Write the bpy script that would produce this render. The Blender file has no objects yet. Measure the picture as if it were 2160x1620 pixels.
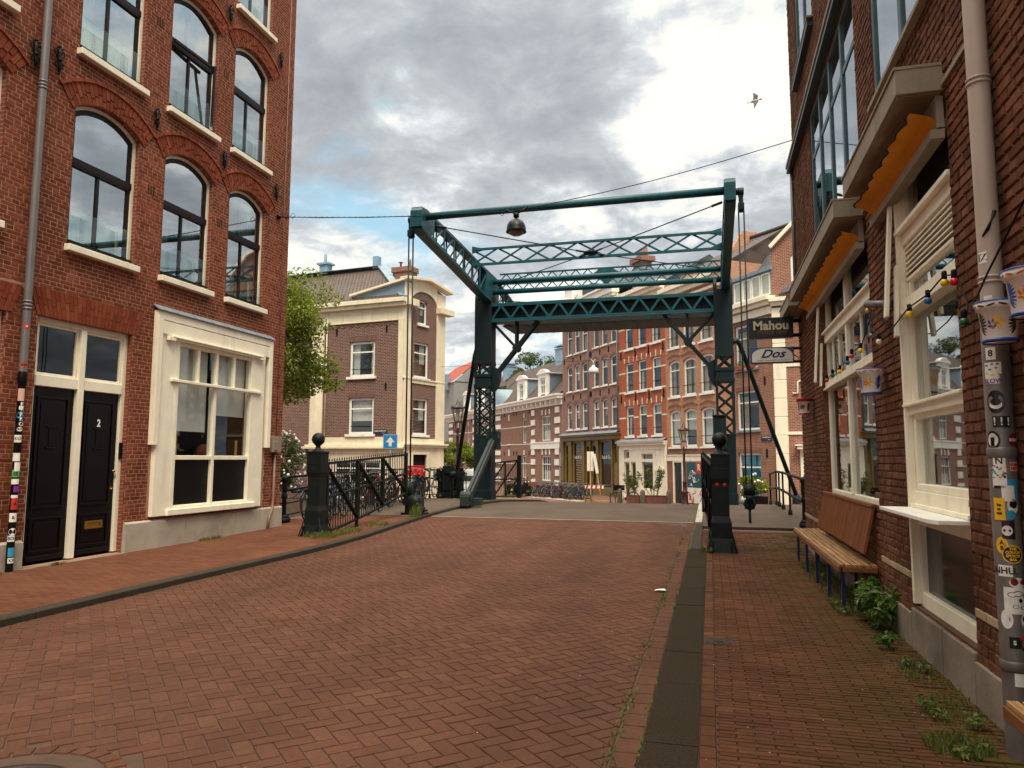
import bpy, bmesh, math, random
from math import sin, cos, pi, radians, sqrt, atan2
from mathutils import Vector, Matrix
from mathutils.geometry import tessellate_polygon
random.seed(7)
S = bpy.context.scene
COL = S.collection
# ---------------------------------------------------------------- camera
FPX, PIT, YAW, ROL = 1551.9, .10104, .26185, .0030
_f = Vector((-sin(YAW)*cos(PIT), cos(YAW)*cos(PIT), sin(PIT)))
_r = Vector((cos(YAW), sin(YAW), 0)); _u = _r.cross(_f)
_r2 = cos(ROL)*_r + sin(ROL)*_u; _u2 = -sin(ROL)*_r + cos(ROL)*_u
CAMP = Vector((0, 0, 1.6))
cam = bpy.data.objects.new('camera', bpy.data.cameras.new('camera')); COL.objects.link(cam)
mw = Matrix((_r2, _u2, -_f)).transposed().to_4x4(); mw.translation = CAMP
cam.matrix_world = mw
cam.data.sensor_width = 36; cam.data.lens = FPX/2160*36; cam.data.clip_start = .05; cam.data.clip_end = 2000
S.camera = cam
# ---------------------------------------------------------------- world, sun, exposure
SUN_EL, SUN_AZ = radians(58), radians(158)      # azimuth from +Y towards +X
W = bpy.data.worlds.new("World"); S.world = W; W.use_nodes = True
nt = W.node_tree; nt.nodes.clear()
def nd(t, k, **kw):
    n = t.nodes.new(k)
    for a, b in kw.items(): setattr(n, a, b)
    return n
out = nd(nt, 'ShaderNodeOutputWorld'); bg = nd(nt, 'ShaderNodeBackground'); bg.inputs[1].default_value = .1
sky = nd(nt, 'ShaderNodeTexSky', sky_type='NISHITA', sun_disc=False, sun_elevation=SUN_EL, sun_rotation=SUN_AZ)
tc = nd(nt, 'ShaderNodeTexCoord'); sx = nd(nt, 'ShaderNodeSeparateXYZ'); nt.links.new(tc.outputs['Generated'], sx.inputs[0])
def mth(t, op, a, b=None, c=None, clamp=False):
    n = nd(t, 'ShaderNodeMath', operation=op, use_clamp=clamp)
    for i, q in enumerate((a, b, c)):
        if q is None: continue
        if isinstance(q, (int, float)): n.inputs[i].default_value = q
        else: t.links.new(q, n.inputs[i])
    return n.outputs[0]
zz = mth(nt, 'ADD', mth(nt, 'MAXIMUM', sx.outputs[2], 0), .22)
cx = nd(nt, 'ShaderNodeCombineXYZ')
nt.links.new(mth(nt, 'DIVIDE', sx.outputs[0], zz), cx.inputs[0]); nt.links.new(mth(nt, 'DIVIDE', sx.outputs[1], zz), cx.inputs[1])
def wnoise(sc, det, rough, off, dist=0.0):
    mp = nd(nt, 'ShaderNodeMapping'); mp.inputs['Location'].default_value = off; nt.links.new(cx.outputs[0], mp.inputs[0])
    n = nd(nt, 'ShaderNodeTexNoise'); n.inputs['Scale'].default_value = sc; n.inputs['Detail'].default_value = det
    n.inputs['Roughness'].default_value = rough; n.inputs['Distortion'].default_value = dist
    nt.links.new(mp.outputs[0], n.inputs['Vector']); return n.outputs[0]
def ramp(t, fac, stops, interp='LINEAR'):
    r = nd(t, 'ShaderNodeValToRGB'); r.color_ramp.interpolation = interp
    e = r.color_ramp.elements
    while len(e) < len(stops): e.new(.5)
    for i, (p, c) in enumerate(stops):
        e[i].position = p; e[i].color = (c[0], c[1], c[2], 1) if isinstance(c, (tuple, list)) else (c, c, c, 1)
    t.links.new(fac, r.inputs[0]); return r.outputs[0]
def mixc(t, fac, a, b, bt='MIX'):
    m = nd(t, 'ShaderNodeMix', data_type='RGBA', blend_type=bt)
    for i, q in ((0, fac), (6, a), (7, b)):
        if isinstance(q, (int, float)): m.inputs[i].default_value = q
        elif isinstance(q, (tuple, list)): m.inputs[i].default_value = (q[0], q[1], q[2], 1)
        else: t.links.new(q, m.inputs[i])
    return m.outputs[2]
CL_OFF1 = (3.1, 1.7, 0); CL_OFF2 = (9.3, 4.1, 2)
sh1 = wnoise(1.5, 12, .60, CL_OFF1, .5); sh2 = wnoise(5.2, 10, .62, CL_OFF2, .3)
shade = mth(nt, 'ADD', mth(nt, 'MULTIPLY', sh1, .56), mth(nt, 'MULTIPLY', sh2, .44))                 # thick and thin parts of the cloud deck
cov = wnoise(1.9, 10, .6, CL_OFF2, .3)                     # gaps of blue
def blob(az, el, rad, amt):
    """a bank of cloud (or a gap) centred on a compass direction"""
    d = Vector((sin(az)*cos(el), cos(az)*cos(el), sin(el)))
    n = nd(nt, 'ShaderNodeVectorMath', operation='DISTANCE'); nt.links.new(tc.outputs['Generated'], n.inputs[0]); n.inputs[1].default_value = d
    m = nd(nt, 'ShaderNodeMapRange', interpolation_type='SMOOTHSTEP'); nt.links.new(n.outputs['Value'], m.inputs[0])
    m.inputs[1].default_value = rad; m.inputs[2].default_value = 0; m.inputs[3].default_value = 0; m.inputs[4].default_value = amt
    return m.outputs[0]
def addall(v, L):
    for q in L: v = mth(nt, 'ADD', v, q)
    return v
D_ = radians
SHD = [(-18, 32, .26, .05), (-10, 22, .18, .05), (-29, 25, .14, .07), (-12, 29, .12, .03), (-4, 14, .12, .03), (3, 27, .18, -.09), (-33, 20, .12, -.06), (-27, 13, .12, -.07), (-14, 12, .12, -.05), (3, 13, .14, -.02), (-38, 16, .10, .04), (-36, 33, .14, -.02)]
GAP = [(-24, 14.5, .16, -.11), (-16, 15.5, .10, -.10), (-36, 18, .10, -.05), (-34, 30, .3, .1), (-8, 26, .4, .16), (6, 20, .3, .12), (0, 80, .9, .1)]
shade = addall(shade, [blob(D_(a), D_(e), r, m) for a, e, r, m in SHD])
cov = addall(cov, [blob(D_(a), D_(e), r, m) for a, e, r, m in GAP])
ccol = ramp(nt, shade, [(.425, (6.4, 6.2, 5.5)), (.46, (5.4, 5.4, 5.15)), (.485, (4.2, 4.45, 4.6)), (.52, (3.3, 3.5, 3.65)), (.58, (2.7, 2.85, 3.05)), (.68, (2.0, 2.15, 2.35))])
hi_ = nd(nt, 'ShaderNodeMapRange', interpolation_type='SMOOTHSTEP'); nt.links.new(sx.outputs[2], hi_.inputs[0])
for i_, v_ in ((1, .62), (2, .92), (3, 1.0), (4, 5.5)): hi_.inputs[i_].default_value = v_   # unseen cloud overhead is brightened, then warmed, to add light to the scene
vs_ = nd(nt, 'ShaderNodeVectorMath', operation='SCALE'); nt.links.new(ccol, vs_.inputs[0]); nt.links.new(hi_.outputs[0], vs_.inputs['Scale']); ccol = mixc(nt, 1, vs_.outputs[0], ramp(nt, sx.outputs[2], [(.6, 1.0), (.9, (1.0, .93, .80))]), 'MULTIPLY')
blue = mixc(nt, .65, sky.outputs[0], (2.6, 4.6, 5.4))
gap = ramp(nt, cov, [(.34, .1), (.48, 1.0)])
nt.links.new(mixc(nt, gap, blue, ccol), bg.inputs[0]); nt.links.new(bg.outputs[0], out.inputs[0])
sl = bpy.data.lights.new('sun', 'SUN'); sl.energy = 2.0; sl.angle = radians(24); sl.color = (1, .88, .70)
sun = bpy.data.objects.new('sun', sl); COL.objects.link(sun)
sd = Vector((sin(SUN_AZ)*cos(SUN_EL), cos(SUN_AZ)*cos(SUN_EL), sin(SUN_EL)))
sun.rotation_euler = sd.to_track_quat('Z', 'Y').to_euler(); sun.location = sd*60
S.view_settings.view_transform = 'Standard'; S.view_settings.look = 'None'; S.view_settings.gamma = 1
S.view_settings.exposure = 0.84
S.render.engine = 'CYCLES'

# ---------------------------------------------------------------- materials
MC = {}
def mat_base(name):
    m = bpy.data.materials.new(name); m.use_nodes = True; t = m.node_tree; t.nodes.clear()
    o = nd(t, 'ShaderNodeOutputMaterial'); b = nd(t, 'ShaderNodeBsdfPrincipled'); t.links.new(b.outputs[0], o.inputs[0])
    return m, t, b, o
def tnoise(t, sc, det=4, rough=.55, vec=None, w=None):
    n = nd(t, 'ShaderNodeTexNoise'); n.inputs['Scale'].default_value = sc; n.inputs['Detail'].default_value = det
    n.inputs['Roughness'].default_value = rough
    if vec is None: vec = nd(t, 'ShaderNodeTexCoord').outputs['Object']
    t.links.new(vec, n.inputs['Vector']); return n.outputs[0]
def bump(t, b, h, dist=.01, st=.5):
    n = nd(t, 'ShaderNodeBump'); n.inputs['Strength'].default_value = st; n.inputs['Distance'].default_value = dist
    t.links.new(h, n.inputs['Height']); t.links.new(n.outputs[0], b.inputs['Normal']); return n
def M(name, col, rough=.6, metal=0, var=.15, sc=3, bmp=0, bsc=30, spec=.5, dirt=None, dsc=2, island=0, emit=0, streak=False):
    """painted / stone / metal surface: colour broken by noise, optional dirt colour in patches"""
    if name in MC: return MC[name]
    m, t, b, o = mat_base(name)
    n = tnoise(t, sc, 6)
    lo = tuple(c*(1-var) for c in col); hi = tuple(min(1, c*(1+var)) for c in col)
    c = ramp(t, n, [(.3, lo), (.7, hi)])
    if island:
        g = nd(t, 'ShaderNodeNewGeometry')
        v = ramp(t, g.outputs['Random Per Island'], [(0, 1-island), (1, 1+island)])
        mm = nd(t, 'ShaderNodeMix', data_type='RGBA', blend_type='MULTIPLY'); mm.inputs[0].default_value = 1
        t.links.new(c, mm.inputs[6]); t.links.new(v, mm.inputs[7]); c = mm.outputs[2]
    if dirt:
        if streak:
            tcc = nd(t, 'ShaderNodeTexCoord'); mp = nd(t, 'ShaderNodeMapping'); mp.inputs['Scale'].default_value = (3, 3, .5)
            t.links.new(tcc.outputs['Object'], mp.inputs[0]); d = tnoise(t, dsc, 5, .6, mp.outputs[0])
        else: d = tnoise(t, dsc, 8, .65)
        c = mixc(t, ramp(t, d, [(.5, 0.0), (.75, .35 if streak else .7)]), c, dirt)
    t.links.new(c, b.inputs['Base Color'])
    b.inputs['Roughness'].default_value = rough; b.inputs['Metallic'].default_value = metal
    b.inputs['Specular IOR Level'].default_value = spec
    if bmp: bump(t, b, tnoise(t, bsc, 6, .6), bmp, .6)
    if emit:
        t.links.new(c, b.inputs['Emission Color']); b.inputs['Emission Strength'].default_value = emit
    MC[name] = m; return m
def brickmat(name, c1, c2, mortar, bw=.21, bh=.0625, ms=.009, rough=.85, bdist=.006, grime=(.12, .09, .08), gamt=.4, soldier=False):
    if name in MC: return MC[name]
    m, t, b, o = mat_base(name)
    tcn = nd(t, 'ShaderNodeTexCoord'); s = nd(t, 'ShaderNodeSeparateXYZ'); t.links.new(tcn.outputs['Object'], s.inputs[0])
    c = nd(t, 'ShaderNodeCombineXYZ'); u = mth(t, 'ADD', s.outputs[0], s.outputs[1])
    if soldier: t.links.new(s.outputs[2], c.inputs[0]); t.links.new(u, c.inputs[1])
    else: t.links.new(u, c.inputs[0]); t.links.new(s.outputs[2], c.inputs[1])
    k = nd(t, 'ShaderNodeTexBrick', offset=.5)
    k.inputs['Scale'].default_value = 1; k.inputs['Brick Width'].default_value = bw; k.inputs['Row Height'].default_value = bh
    k.inputs['Mortar Size'].default_value = ms; k.inputs['Mortar Smooth'].default_value = .3; k.inputs['Bias'].default_value = 0
    for i, q in ((1, c1), (2, c2), (3, mortar)): k.inputs[i].default_value = (*q, 1)
    t.links.new(c.outputs[0], k.inputs[0])
    n = tnoise(t, 1.1, 7, .6); n2 = tnoise(t, 14, 4)
    col = mixc(t, ramp(t, n, [(.45, 0.0), (.75, gamt)]), k.outputs[0], grime)
    col = mixc(t, 1, col, ramp(t, n2, [(.2, .75), (.8, 1.2)]), 'MULTIPLY')
    t.links.new(col, b.inputs['Base Color']); b.inputs['Roughness'].default_value = rough
    b.inputs['Specular IOR Level'].default_value = .25
    h = mth(t, 'ADD', mth(t, 'MULTIPLY', k.outputs[1], -1.0), mth(t, 'MULTIPLY', n2, .35))
    bump(t, b, h, bdist, .8); MC[name] = m; return m
def islandbrick(name, cols, rough=.85, bsc=60, bd=.004, moss=None, dark=.3, smear=None):
    """real bricks: each island of the mesh takes its own tone"""
    if name in MC: return MC[name]
    m, t, b, o = mat_base(name)
    g = nd(t, 'ShaderNodeNewGeometry')
    c = ramp(t, g.outputs['Random Per Island'], [(i/(len(cols)-1), q) for i, q in enumerate(cols)])
    n = tnoise(t, .9, 8, .62); n2 = tnoise(t, bsc*.5, 5, .6)
    c = mixc(t, 1, c, ramp(t, n, [(.3, 1-dark), (.7, 1+dark*.5)]), 'MULTIPLY')
    c = mixc(t, 1, c, ramp(t, n2, [(.2, .72), (.8, 1.2)]), 'MULTIPLY')
    if smear:   # tyre tracks, damp and run-off: noise drawn out along one axis
        scl, amt, tone = smear; mp = nd(t, 'ShaderNodeMapping'); mp.inputs['Scale'].default_value = scl
        t.links.new(nd(t, 'ShaderNodeTexCoord').outputs['Object'], mp.inputs[0])
        c = mixc(t, mth(t, 'MULTIPLY', ramp(t, tnoise(t, 1, 6, .6, mp.outputs[0]), [(.42, 0.0), (.66, 1.0)]), amt), c, tone)
    if moss:
        mcol, axis, a0, a1 = moss
        s = nd(t, 'ShaderNodeSeparateXYZ'); t.links.new(nd(t, 'ShaderNodeTexCoord').outputs['Object'], s.inputs[0])
        mr = nd(t, 'ShaderNodeMapRange'); t.links.new(s.outputs[axis], mr.inputs[0]); mr.inputs[1].default_value = a0; mr.inputs[2].default_value = a1
        f = mth(t, 'MULTIPLY', mr.outputs[0], ramp(t, tnoise(t, 3.2, 8, .7), [(.38, 0.0), (.62, 1.0)]))
        c = mixc(t, mth(t, 'MULTIPLY', f, .75), c, mcol)
    t.links.new(c, b.inputs['Base Color']); b.inputs['Roughness'].default_value = rough; b.inputs['Specular IOR Level'].default_value = .12
    bump(t, b, tnoise(t, bsc, 6, .7), bd, .8); MC[name] = m; return m
def tilemat(name, c1, c2, w=.24, h=.32):
    if name in MC: return MC[name]
    m, t, b, o = mat_base(name)
    s = nd(t, 'ShaderNodeSeparateXYZ'); t.links.new(nd(t, 'ShaderNodeTexCoord').outputs['UV'], s.inputs[0])
    fu = mth(t, 'FRACT', mth(t, 'DIVIDE', s.outputs[0], w)); fv = mth(t, 'FRACT', mth(t, 'DIVIDE', s.outputs[1], h))
    hu = mth(t, 'ABSOLUTE', mth(t, 'SINE', mth(t, 'MULTIPLY', fu, pi)))
    hh = mth(t, 'ADD', mth(t, 'MULTIPLY', hu, .7), mth(t, 'MULTIPLY', mth(t, 'SUBTRACT', 1.0, fv), .6))
    n = tnoise(t, 1.5, 7, .65); n2 = tnoise(t, 20, 3)
    c = mixc(t, ramp(t, n, [(.3, 0.0), (.7, 1.0)]), c1, c2)
    c = mixc(t, 1, c, ramp(t, n2, [(.2, .7), (.8, 1.25)]), 'MULTIPLY')
    c = mixc(t, 1, c, ramp(t, hh, [(.15, .35), (.55, 1.0)]), 'MULTIPLY')
    t.links.new(c, b.inputs['Base Color']); b.inputs['Roughness'].default_value = .7
    bump(t, b, hh, .05, .9); MC[name] = m; return m
def glass(name, refl=.35, tint=(.9, .95, .95), rough=.015, wav=.0, fres=.5):
    if name in MC: return MC[name]
    m, t, b, o = mat_base(name); t.nodes.remove(b)
    tr = nd(t, 'ShaderNodeBsdfTransparent'); tr.inputs[0].default_value = (*tint, 1)
    gl = nd(t, 'ShaderNodeBsdfGlossy'); gl.inputs['Roughness'].default_value = rough; gl.inputs[0].default_value = (.92, .97, 1, 1)
    fr = nd(t, 'ShaderNodeLayerWeight'); fr.inputs[0].default_value = .3
    f = mth(t, 'ADD', mth(t, 'MULTIPLY', fr.outputs['Fresnel'], fres), refl, clamp=True)
    n = tnoise(t, .9, 2); bp = nd(t, 'ShaderNodeBump'); bp.inputs['Strength'].default_value = .12; bp.inputs['Distance'].default_value = .008+wav
    t.links.new(n, bp.inputs['Height']); t.links.new(bp.outputs[0], gl.inputs['Normal'])
    mx = nd(t, 'ShaderNodeMixShader'); t.links.new(f, mx.inputs[0]); t.links.new(tr.outputs[0], mx.inputs[1]); t.links.new(gl.outputs[0], mx.inputs[2])
    t.links.new(mx.outputs[0], o.inputs[0]); MC[name] = m; return m
def leafmat(name, cols, trans=.35):
    if name in MC: return MC[name]
    m, t, b, o = mat_base(name)
    g = nd(t, 'ShaderNodeNewGeometry')
    c = ramp(t, g.outputs['Random Per Island'], [(i/(len(cols)-1), q) for i, q in enumerate(cols)])
    c = mixc(t, 1, c, ramp(t, tnoise(t, .8, 4), [(.3, .65), (.7, 1.25)]), 'MULTIPLY')
    t.links.new(c, b.inputs['Base Color']); b.inputs['Roughness'].default_value = .5; b.inputs['Specular IOR Level'].default_value = .4
    tl = nd(t, 'ShaderNodeBsdfTranslucent'); t.links.new(c, tl.inputs[0])
    mx = nd(t, 'ShaderNodeMixShader'); mx.inputs[0].default_value = trans
    t.links.new(b.outputs[0], mx.inputs[1]); t.links.new(tl.outputs[0], mx.inputs[2]); t.links.new(mx.outputs[0], o.inputs[0])
    MC[name] = m; return m
def woodmat(name, c1, c2, axis=0, rough=.55):
    if name in MC: return MC[name]
    m, t, b, o = mat_base(name)
    mp = nd(t, 'ShaderNodeMapping'); sc = [22, 22, 22]; sc[axis] = 1.2; mp.inputs['Scale'].default_value = sc
    t.links.new(nd(t, 'ShaderNodeTexCoord').outputs['Object'], mp.inputs[0])
    n = tnoise(t, 1.6, 7, .6, mp.outputs[0]); g = nd(t, 'ShaderNodeNewGeometry')
    c = ramp(t, n, [(.3, c1), (.7, c2)])
    c = mixc(t, 1, c, ramp(t, g.outputs['Random Per Island'], [(0, .72), (1, 1.25)]), 'MULTIPLY')
    t.links.new(c, b.inputs['Base Color']); b.inputs['Roughness'].default_value = rough; bump(t, b, n, .003, .5); MC[name] = m; return m

# ---------------------------------------------------------------- mesh helpers
class MB:
    def __init__(s): s.v = []; s.f = []; s.sm = []; s.smooth = False; s.uv = {}
    def add(s, vs, fs, uvs=None):
        n = len(s.v); s.v += [tuple(v) for v in vs]
        for i, f in enumerate(fs):
            if uvs: s.uv[len(s.f)] = uvs[i]
            s.f.append([n+j for j in f]); s.sm.append(s.smooth)
        return s
    def box(s, x0, x1, y0, y1, z0, z1):
        return s.add([(x0,y0,z0),(x1,y0,z0),(x1,y1,z0),(x0,y1,z0),(x0,y0,z1),(x1,y0,z1),(x1,y1,z1),(x0,y1,z1)],
                     [(0,3,2,1),(4,5,6,7),(0,1,5,4),(1,2,6,5),(2,3,7,6),(3,0,4,7)])
    def frustum(s, c, a, b, z0, a2, b2, z1):
        x, y = c
        return s.add([(x-a,y-b,z0),(x+a,y-b,z0),(x+a,y+b,z0),(x-a,y+b,z0),(x-a2,y-b2,z1),(x+a2,y-b2,z1),(x+a2,y+b2,z1),(x-a2,y+b2,z1)],
                     [(0,3,2,1),(4,5,6,7),(0,1,5,4),(1,2,6,5),(2,3,7,6),(3,0,4,7)])
    def beam(s, p, q, w, h, up=(0, 0, 1)):
        p = Vector(p); q = Vector(q); d = (q-p).normalized(); up = Vector(up)
        if abs(d.dot(up)) > .98: up = Vector((0, 1, 0))
        a = d.cross(up).normalized()*w/2; c = a.cross(d).normalized()*h/2
        vs = [p-a-c, p+a-c, p+a+c, p-a+c, q-a-c, q+a-c, q+a+c, q-a+c]
        return s.add(vs, [(0,1,2,3),(4,7,6,5),(0,4,5,1),(1,5,6,2),(2,6,7,3),(3,7,4,0)])
    def tube(s, pts, r, n=8, cap=True, closed=False):
        pts = [Vector(p) for p in pts]; L = len(pts); rr = r if isinstance(r, (list, tuple)) else [r]*L
        vs = []; prev = None
        for i, p in enumerate(pts):
            if closed: d = (pts[(i+1) % L]-pts[i-1]).normalized()
            else: d = (pts[min(i+1, L-1)]-pts[max(i-1, 0)]).normalized()
            if prev is None:
                a = d.orthogonal().normalized()
            else:
                a = prev-d*prev.dot(d); a = a.normalized() if a.length > 1e-6 else d.orthogonal().normalized()
            prev = a; b = d.cross(a)
            for k in range(n):
                t = 2*pi*k/n; vs.append(p+(a*cos(t)+b*sin(t))*rr[i])
        fs = []
        R = L if closed else L-1
        for i in range(R):
            j = (i+1) % L
            for k in range(n):
                fs.append((i*n+k, i*n+(k+1) % n, j*n+(k+1) % n, j*n+k))
        if cap and not closed: fs += [tuple(range(n))[::-1], tuple((L-1)*n+k for k in range(n))]
        o = s.smooth; s.smooth = n > 5; s.add(vs, fs); s.smooth = o; return s
    def lathe(s, prof, c=(0, 0, 0), n=16, axis='z', smooth=True, a0=0, a1=2*pi):
        vs = []; full = abs(a1-a0-2*pi) < 1e-6; N = n if full else n+1
        for r, z in prof:
            for k in range(N):
                t = a0+(a1-a0)*k/n; x, y = r*cos(t), r*sin(t)
                p = (x, y, z) if axis == 'z' else ((z, x, y) if axis == 'x' else (x, z, y))
                vs.append((c[0]+p[0], c[1]+p[1], c[2]+p[2]))
        fs = []
        for i in range(len(prof)-1):
            for k in range(n):
                k2 = (k+1) % N; fs.append((i*N+k, i*N+k2, (i+1)*N+k2, (i+1)*N+k))
        o = s.smooth; s.smooth = smooth; s.add(vs, fs); s.smooth = o; return s
    def ball(s, c, r, n=14, sq=(1, 1, 1)):
        pr = [(max(r*sin(pi*i/n), 1e-4), -r*cos(pi*i/n)) for i in range(n+1)]
        k = len(s.v); s.lathe(pr, (0, 0, 0), n+4)
        for i in range(k, len(s.v)):
            v = s.v[i]; s.v[i] = (c[0]+v[0]*sq[0], c[1]+v[1]*sq[1], c[2]+v[2]*sq[2])
        return s
    def prism(s, pts, d0, d1, pl='xz'):
        """polygon extruded: 'xz' along y, 'xy' along z, 'yz' along x"""
        def P(a, b, d): return {'xz': (a, d, b), 'xy': (a, b, d), 'yz': (d, a, b)}[pl]
        n = len(pts); vs = [P(a, b, d0) for a, b in pts]+[P(a, b, d1) for a, b in pts]
        tri = tessellate_polygon([[Vector((a, b, 0)) for a, b in pts]]) if n > 4 else [tuple(range(n))]
        fs = [tuple(f) for f in tri]+[tuple(n+i for i in f)[::-1] for f in tri]
        fs += [(i, (i+1) % n, n+(i+1) % n, n+i) for i in range(n)]
        return s.add(vs, fs)
    def ring(s, outer, inner, y0, y1):
        """frame between two outlines of the same point count, in the xz plane"""
        n = len(outer)
        vs = [(a, y0, b) for a, b in outer]+[(a, y0, b) for a, b in inner]+[(a, y1, b) for a, b in outer]+[(a, y1, b) for a, b in inner]
        fs = []
        for i in range(n):
            j = (i+1) % n
            fs += [(i, j, n+j, n+i), (n+i, n+j, 3*n+j, 3*n+i), (2*n+i, 3*n+i, 3*n+j, 2*n+j), (i, 2*n+i, 2*n+j, j)]
        return s.add(vs, fs)
    def wall(s, outline, holes, y=0, depth=.12):
        polys = [[Vector((a, b, 0)) for a, b in outline]]+[[Vector((a, b, 0)) for a, b in h] for h in holes]
        flat = [p for q in polys for p in q]
        tri = tessellate_polygon(polys)
        s.add([(p.x, y, p.y) for p in flat], [tuple(f) for f in tri])
        for h in holes:
            n = len(h); vs = [(a, y, b) for a, b in h]+[(a, y+depth, b) for a, b in h]
            s.add(vs, [(i, (i+1) % n, n+(i+1) % n, n+i) for i in range(n)])
        return s
    def quad(s, a, b, c, d, uv=None): return s.add([a, b, c, d], [(0, 1, 2, 3)], [uv] if uv else None)
    def build(s, name, mat, parent=None, bevel=0, recalc=True, seg=2):
        me = bpy.data.meshes.new(name); me.from_pydata(s.v, [], s.f)
        me.polygons.foreach_set('use_smooth', s.sm)
        if s.uv:
            ul = me.uv_layers.new(name='UVMap')
            for fi, q in s.uv.items():
                for li, c in zip(me.polygons[fi].loop_indices, q): ul.data[li].uv = c
        if recalc:
            bm = bmesh.new(); bm.from_mesh(me); bmesh.ops.recalc_face_normals(bm, faces=bm.faces); bm.to_mesh(me); bm.free()
        if mat is not None: me.materials.append(mat)
        ob = bpy.data.objects.new(name, me); COL.objects.link(ob)
        if parent is not None: ob.parent = parent
        if bevel:
            b = ob.modifiers.new('bevel', 'BEVEL'); b.width = bevel; b.segments = seg; b.limit_method = 'ANGLE'; b.angle_limit = radians(40)
        return ob
def thing(name, label, cat, loc=(0, 0, 0), rz=0, group=None):
    o = bpy.data.objects.new(name, None); COL.objects.link(o); o.location = loc; o.rotation_euler = (0, 0, rz)
    o.empty_display_size = .2; o['label'] = label; o['category'] = cat
    if group: o['group'] = group
    return o
def tag(o, label, cat, group=None):
    o['label'] = label; o['category'] = cat
    if group: o['group'] = group
    return o
def struct(o): o['kind'] = 'structure'; return o
def stuff(o, label, cat): o['kind'] = 'stuff'; o['label'] = label; o['category'] = cat; return o
def dup(root, loc, rz, label, group=None, scale=None, swap=None):
    r = root.copy(); COL.objects.link(r); r.location = loc; r.rotation_euler = (0, 0, rz); r['label'] = label
    if group: r['group'] = group
    if scale: r.scale = (scale,)*3
    def rec(src, par):
        for ch in list(src.children):
            c = ch.copy(); COL.objects.link(c); c.parent = par
            if swap and ch.data.materials and ch.data.materials[0].name in swap:
                c.material_slots[0].link = 'OBJECT'; c.material_slots[0].material = MC[swap[ch.data.materials[0].name]]
            rec(ch, c)
    rec(root, r); return r
def text(name, s, size, mat, parent, loc=(0, 0, 0), rot=(pi/2, 0, 0), ext=.002, shear=0, off=0, wrap=None, sx=1, track=1):
    cu = bpy.data.curves.new(name, 'FONT'); cu.body = s; cu.size = size; cu.extrude = ext; cu.align_x = 'CENTER'; cu.align_y = 'CENTER'
    cu.shear = shear; cu.offset = off; cu.space_character = track; cu.resolution_u = 3
    tmp = bpy.data.objects.new('tmp_text', cu); COL.objects.link(tmp)
    dg = bpy.context.evaluated_depsgraph_get(); dg.update()
    me = bpy.data.meshes.new_from_object(tmp.evaluated_get(dg)); me.name = name
    bpy.data.objects.remove(tmp); bpy.data.curves.remove(cu)
    me.materials.clear(); me.materials.append(mat)
    for v in me.vertices: v.co.x *= sx
    if wrap:   # wrap = (radius, angle, z): lettering laid round a vertical pipe
        R, A, Z = wrap
        for v in me.vertices:
            a = A+v.co.x/R; v.co = Vector(((R+v.co.z)*cos(a), (R+v.co.z)*sin(a), Z+v.co.y))
        ob = bpy.data.objects.new(name, me)
    else:
        ob = bpy.data.objects.new(name, me); ob.location = loc; ob.rotation_euler = rot
    COL.objects.link(ob)
    if parent is not None: ob.parent = parent
    return ob
def rect(x0, x1, z0, z1): return [(x0, z0), (x1, z0), (x1, z1), (x0, z1)]
def archR(w, r): return (w*w/4+r*r)/(2*r)
def arch(x0, x1, z0, zs, rise, n=10):
    R = archR(x1-x0, rise); c = (x0+x1)/2; zc = zs+rise-R; a = math.asin((x1-x0)/2/R)
    return [(x0, z0), (x1, z0)]+[(c+R*sin(a-2*a*i/n), zc+R*cos(a-2*a*i/n)) for i in range(n+1)]
class Hole:
    """window or door opening in a facade; rise = 0 for a flat head"""
    def __init__(s, x0, x1, z0, z1, rise=0): s.x0, s.x1, s.z0, s.z1, s.rise = x0, x1, z0, z1, rise
    def pts(s, i=0, n=10):
        if not s.rise: return rect(s.x0+i, s.x1-i, s.z0+i, s.z1-i)
        w = s.x1-s.x0; r = s.rise*(w-2*i)/w
        return arch(s.x0+i, s.x1-i, s.z0+i, s.z1-i-r, r, n)
    def span(s, z, pad=0, ring=0):
        if z < s.z0-pad or z > s.z1+ring+pad: return None
        if not s.rise:
            return (s.x0-pad, s.x1+pad) if z < s.z1+pad+ring else None
        w = s.x1-s.x0; R = archR(w, s.rise); zs = s.z1-s.rise; c = (s.x0+s.x1)/2; zc = s.z1-R
        if z <= zs: return (s.x0-pad, s.x1+pad)
        q = (R+ring)**2-(z-zc)**2
        if q <= 0: return None
        h = sqrt(q)
        if not ring: h = min(h, w/2)
        else:
            h = min(h, (w/2)*(1+(z-zs)/max(.01, R)*1.0)+.02+(z-zs)*.25)
        return (c-h-pad, c+h+pad)
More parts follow.
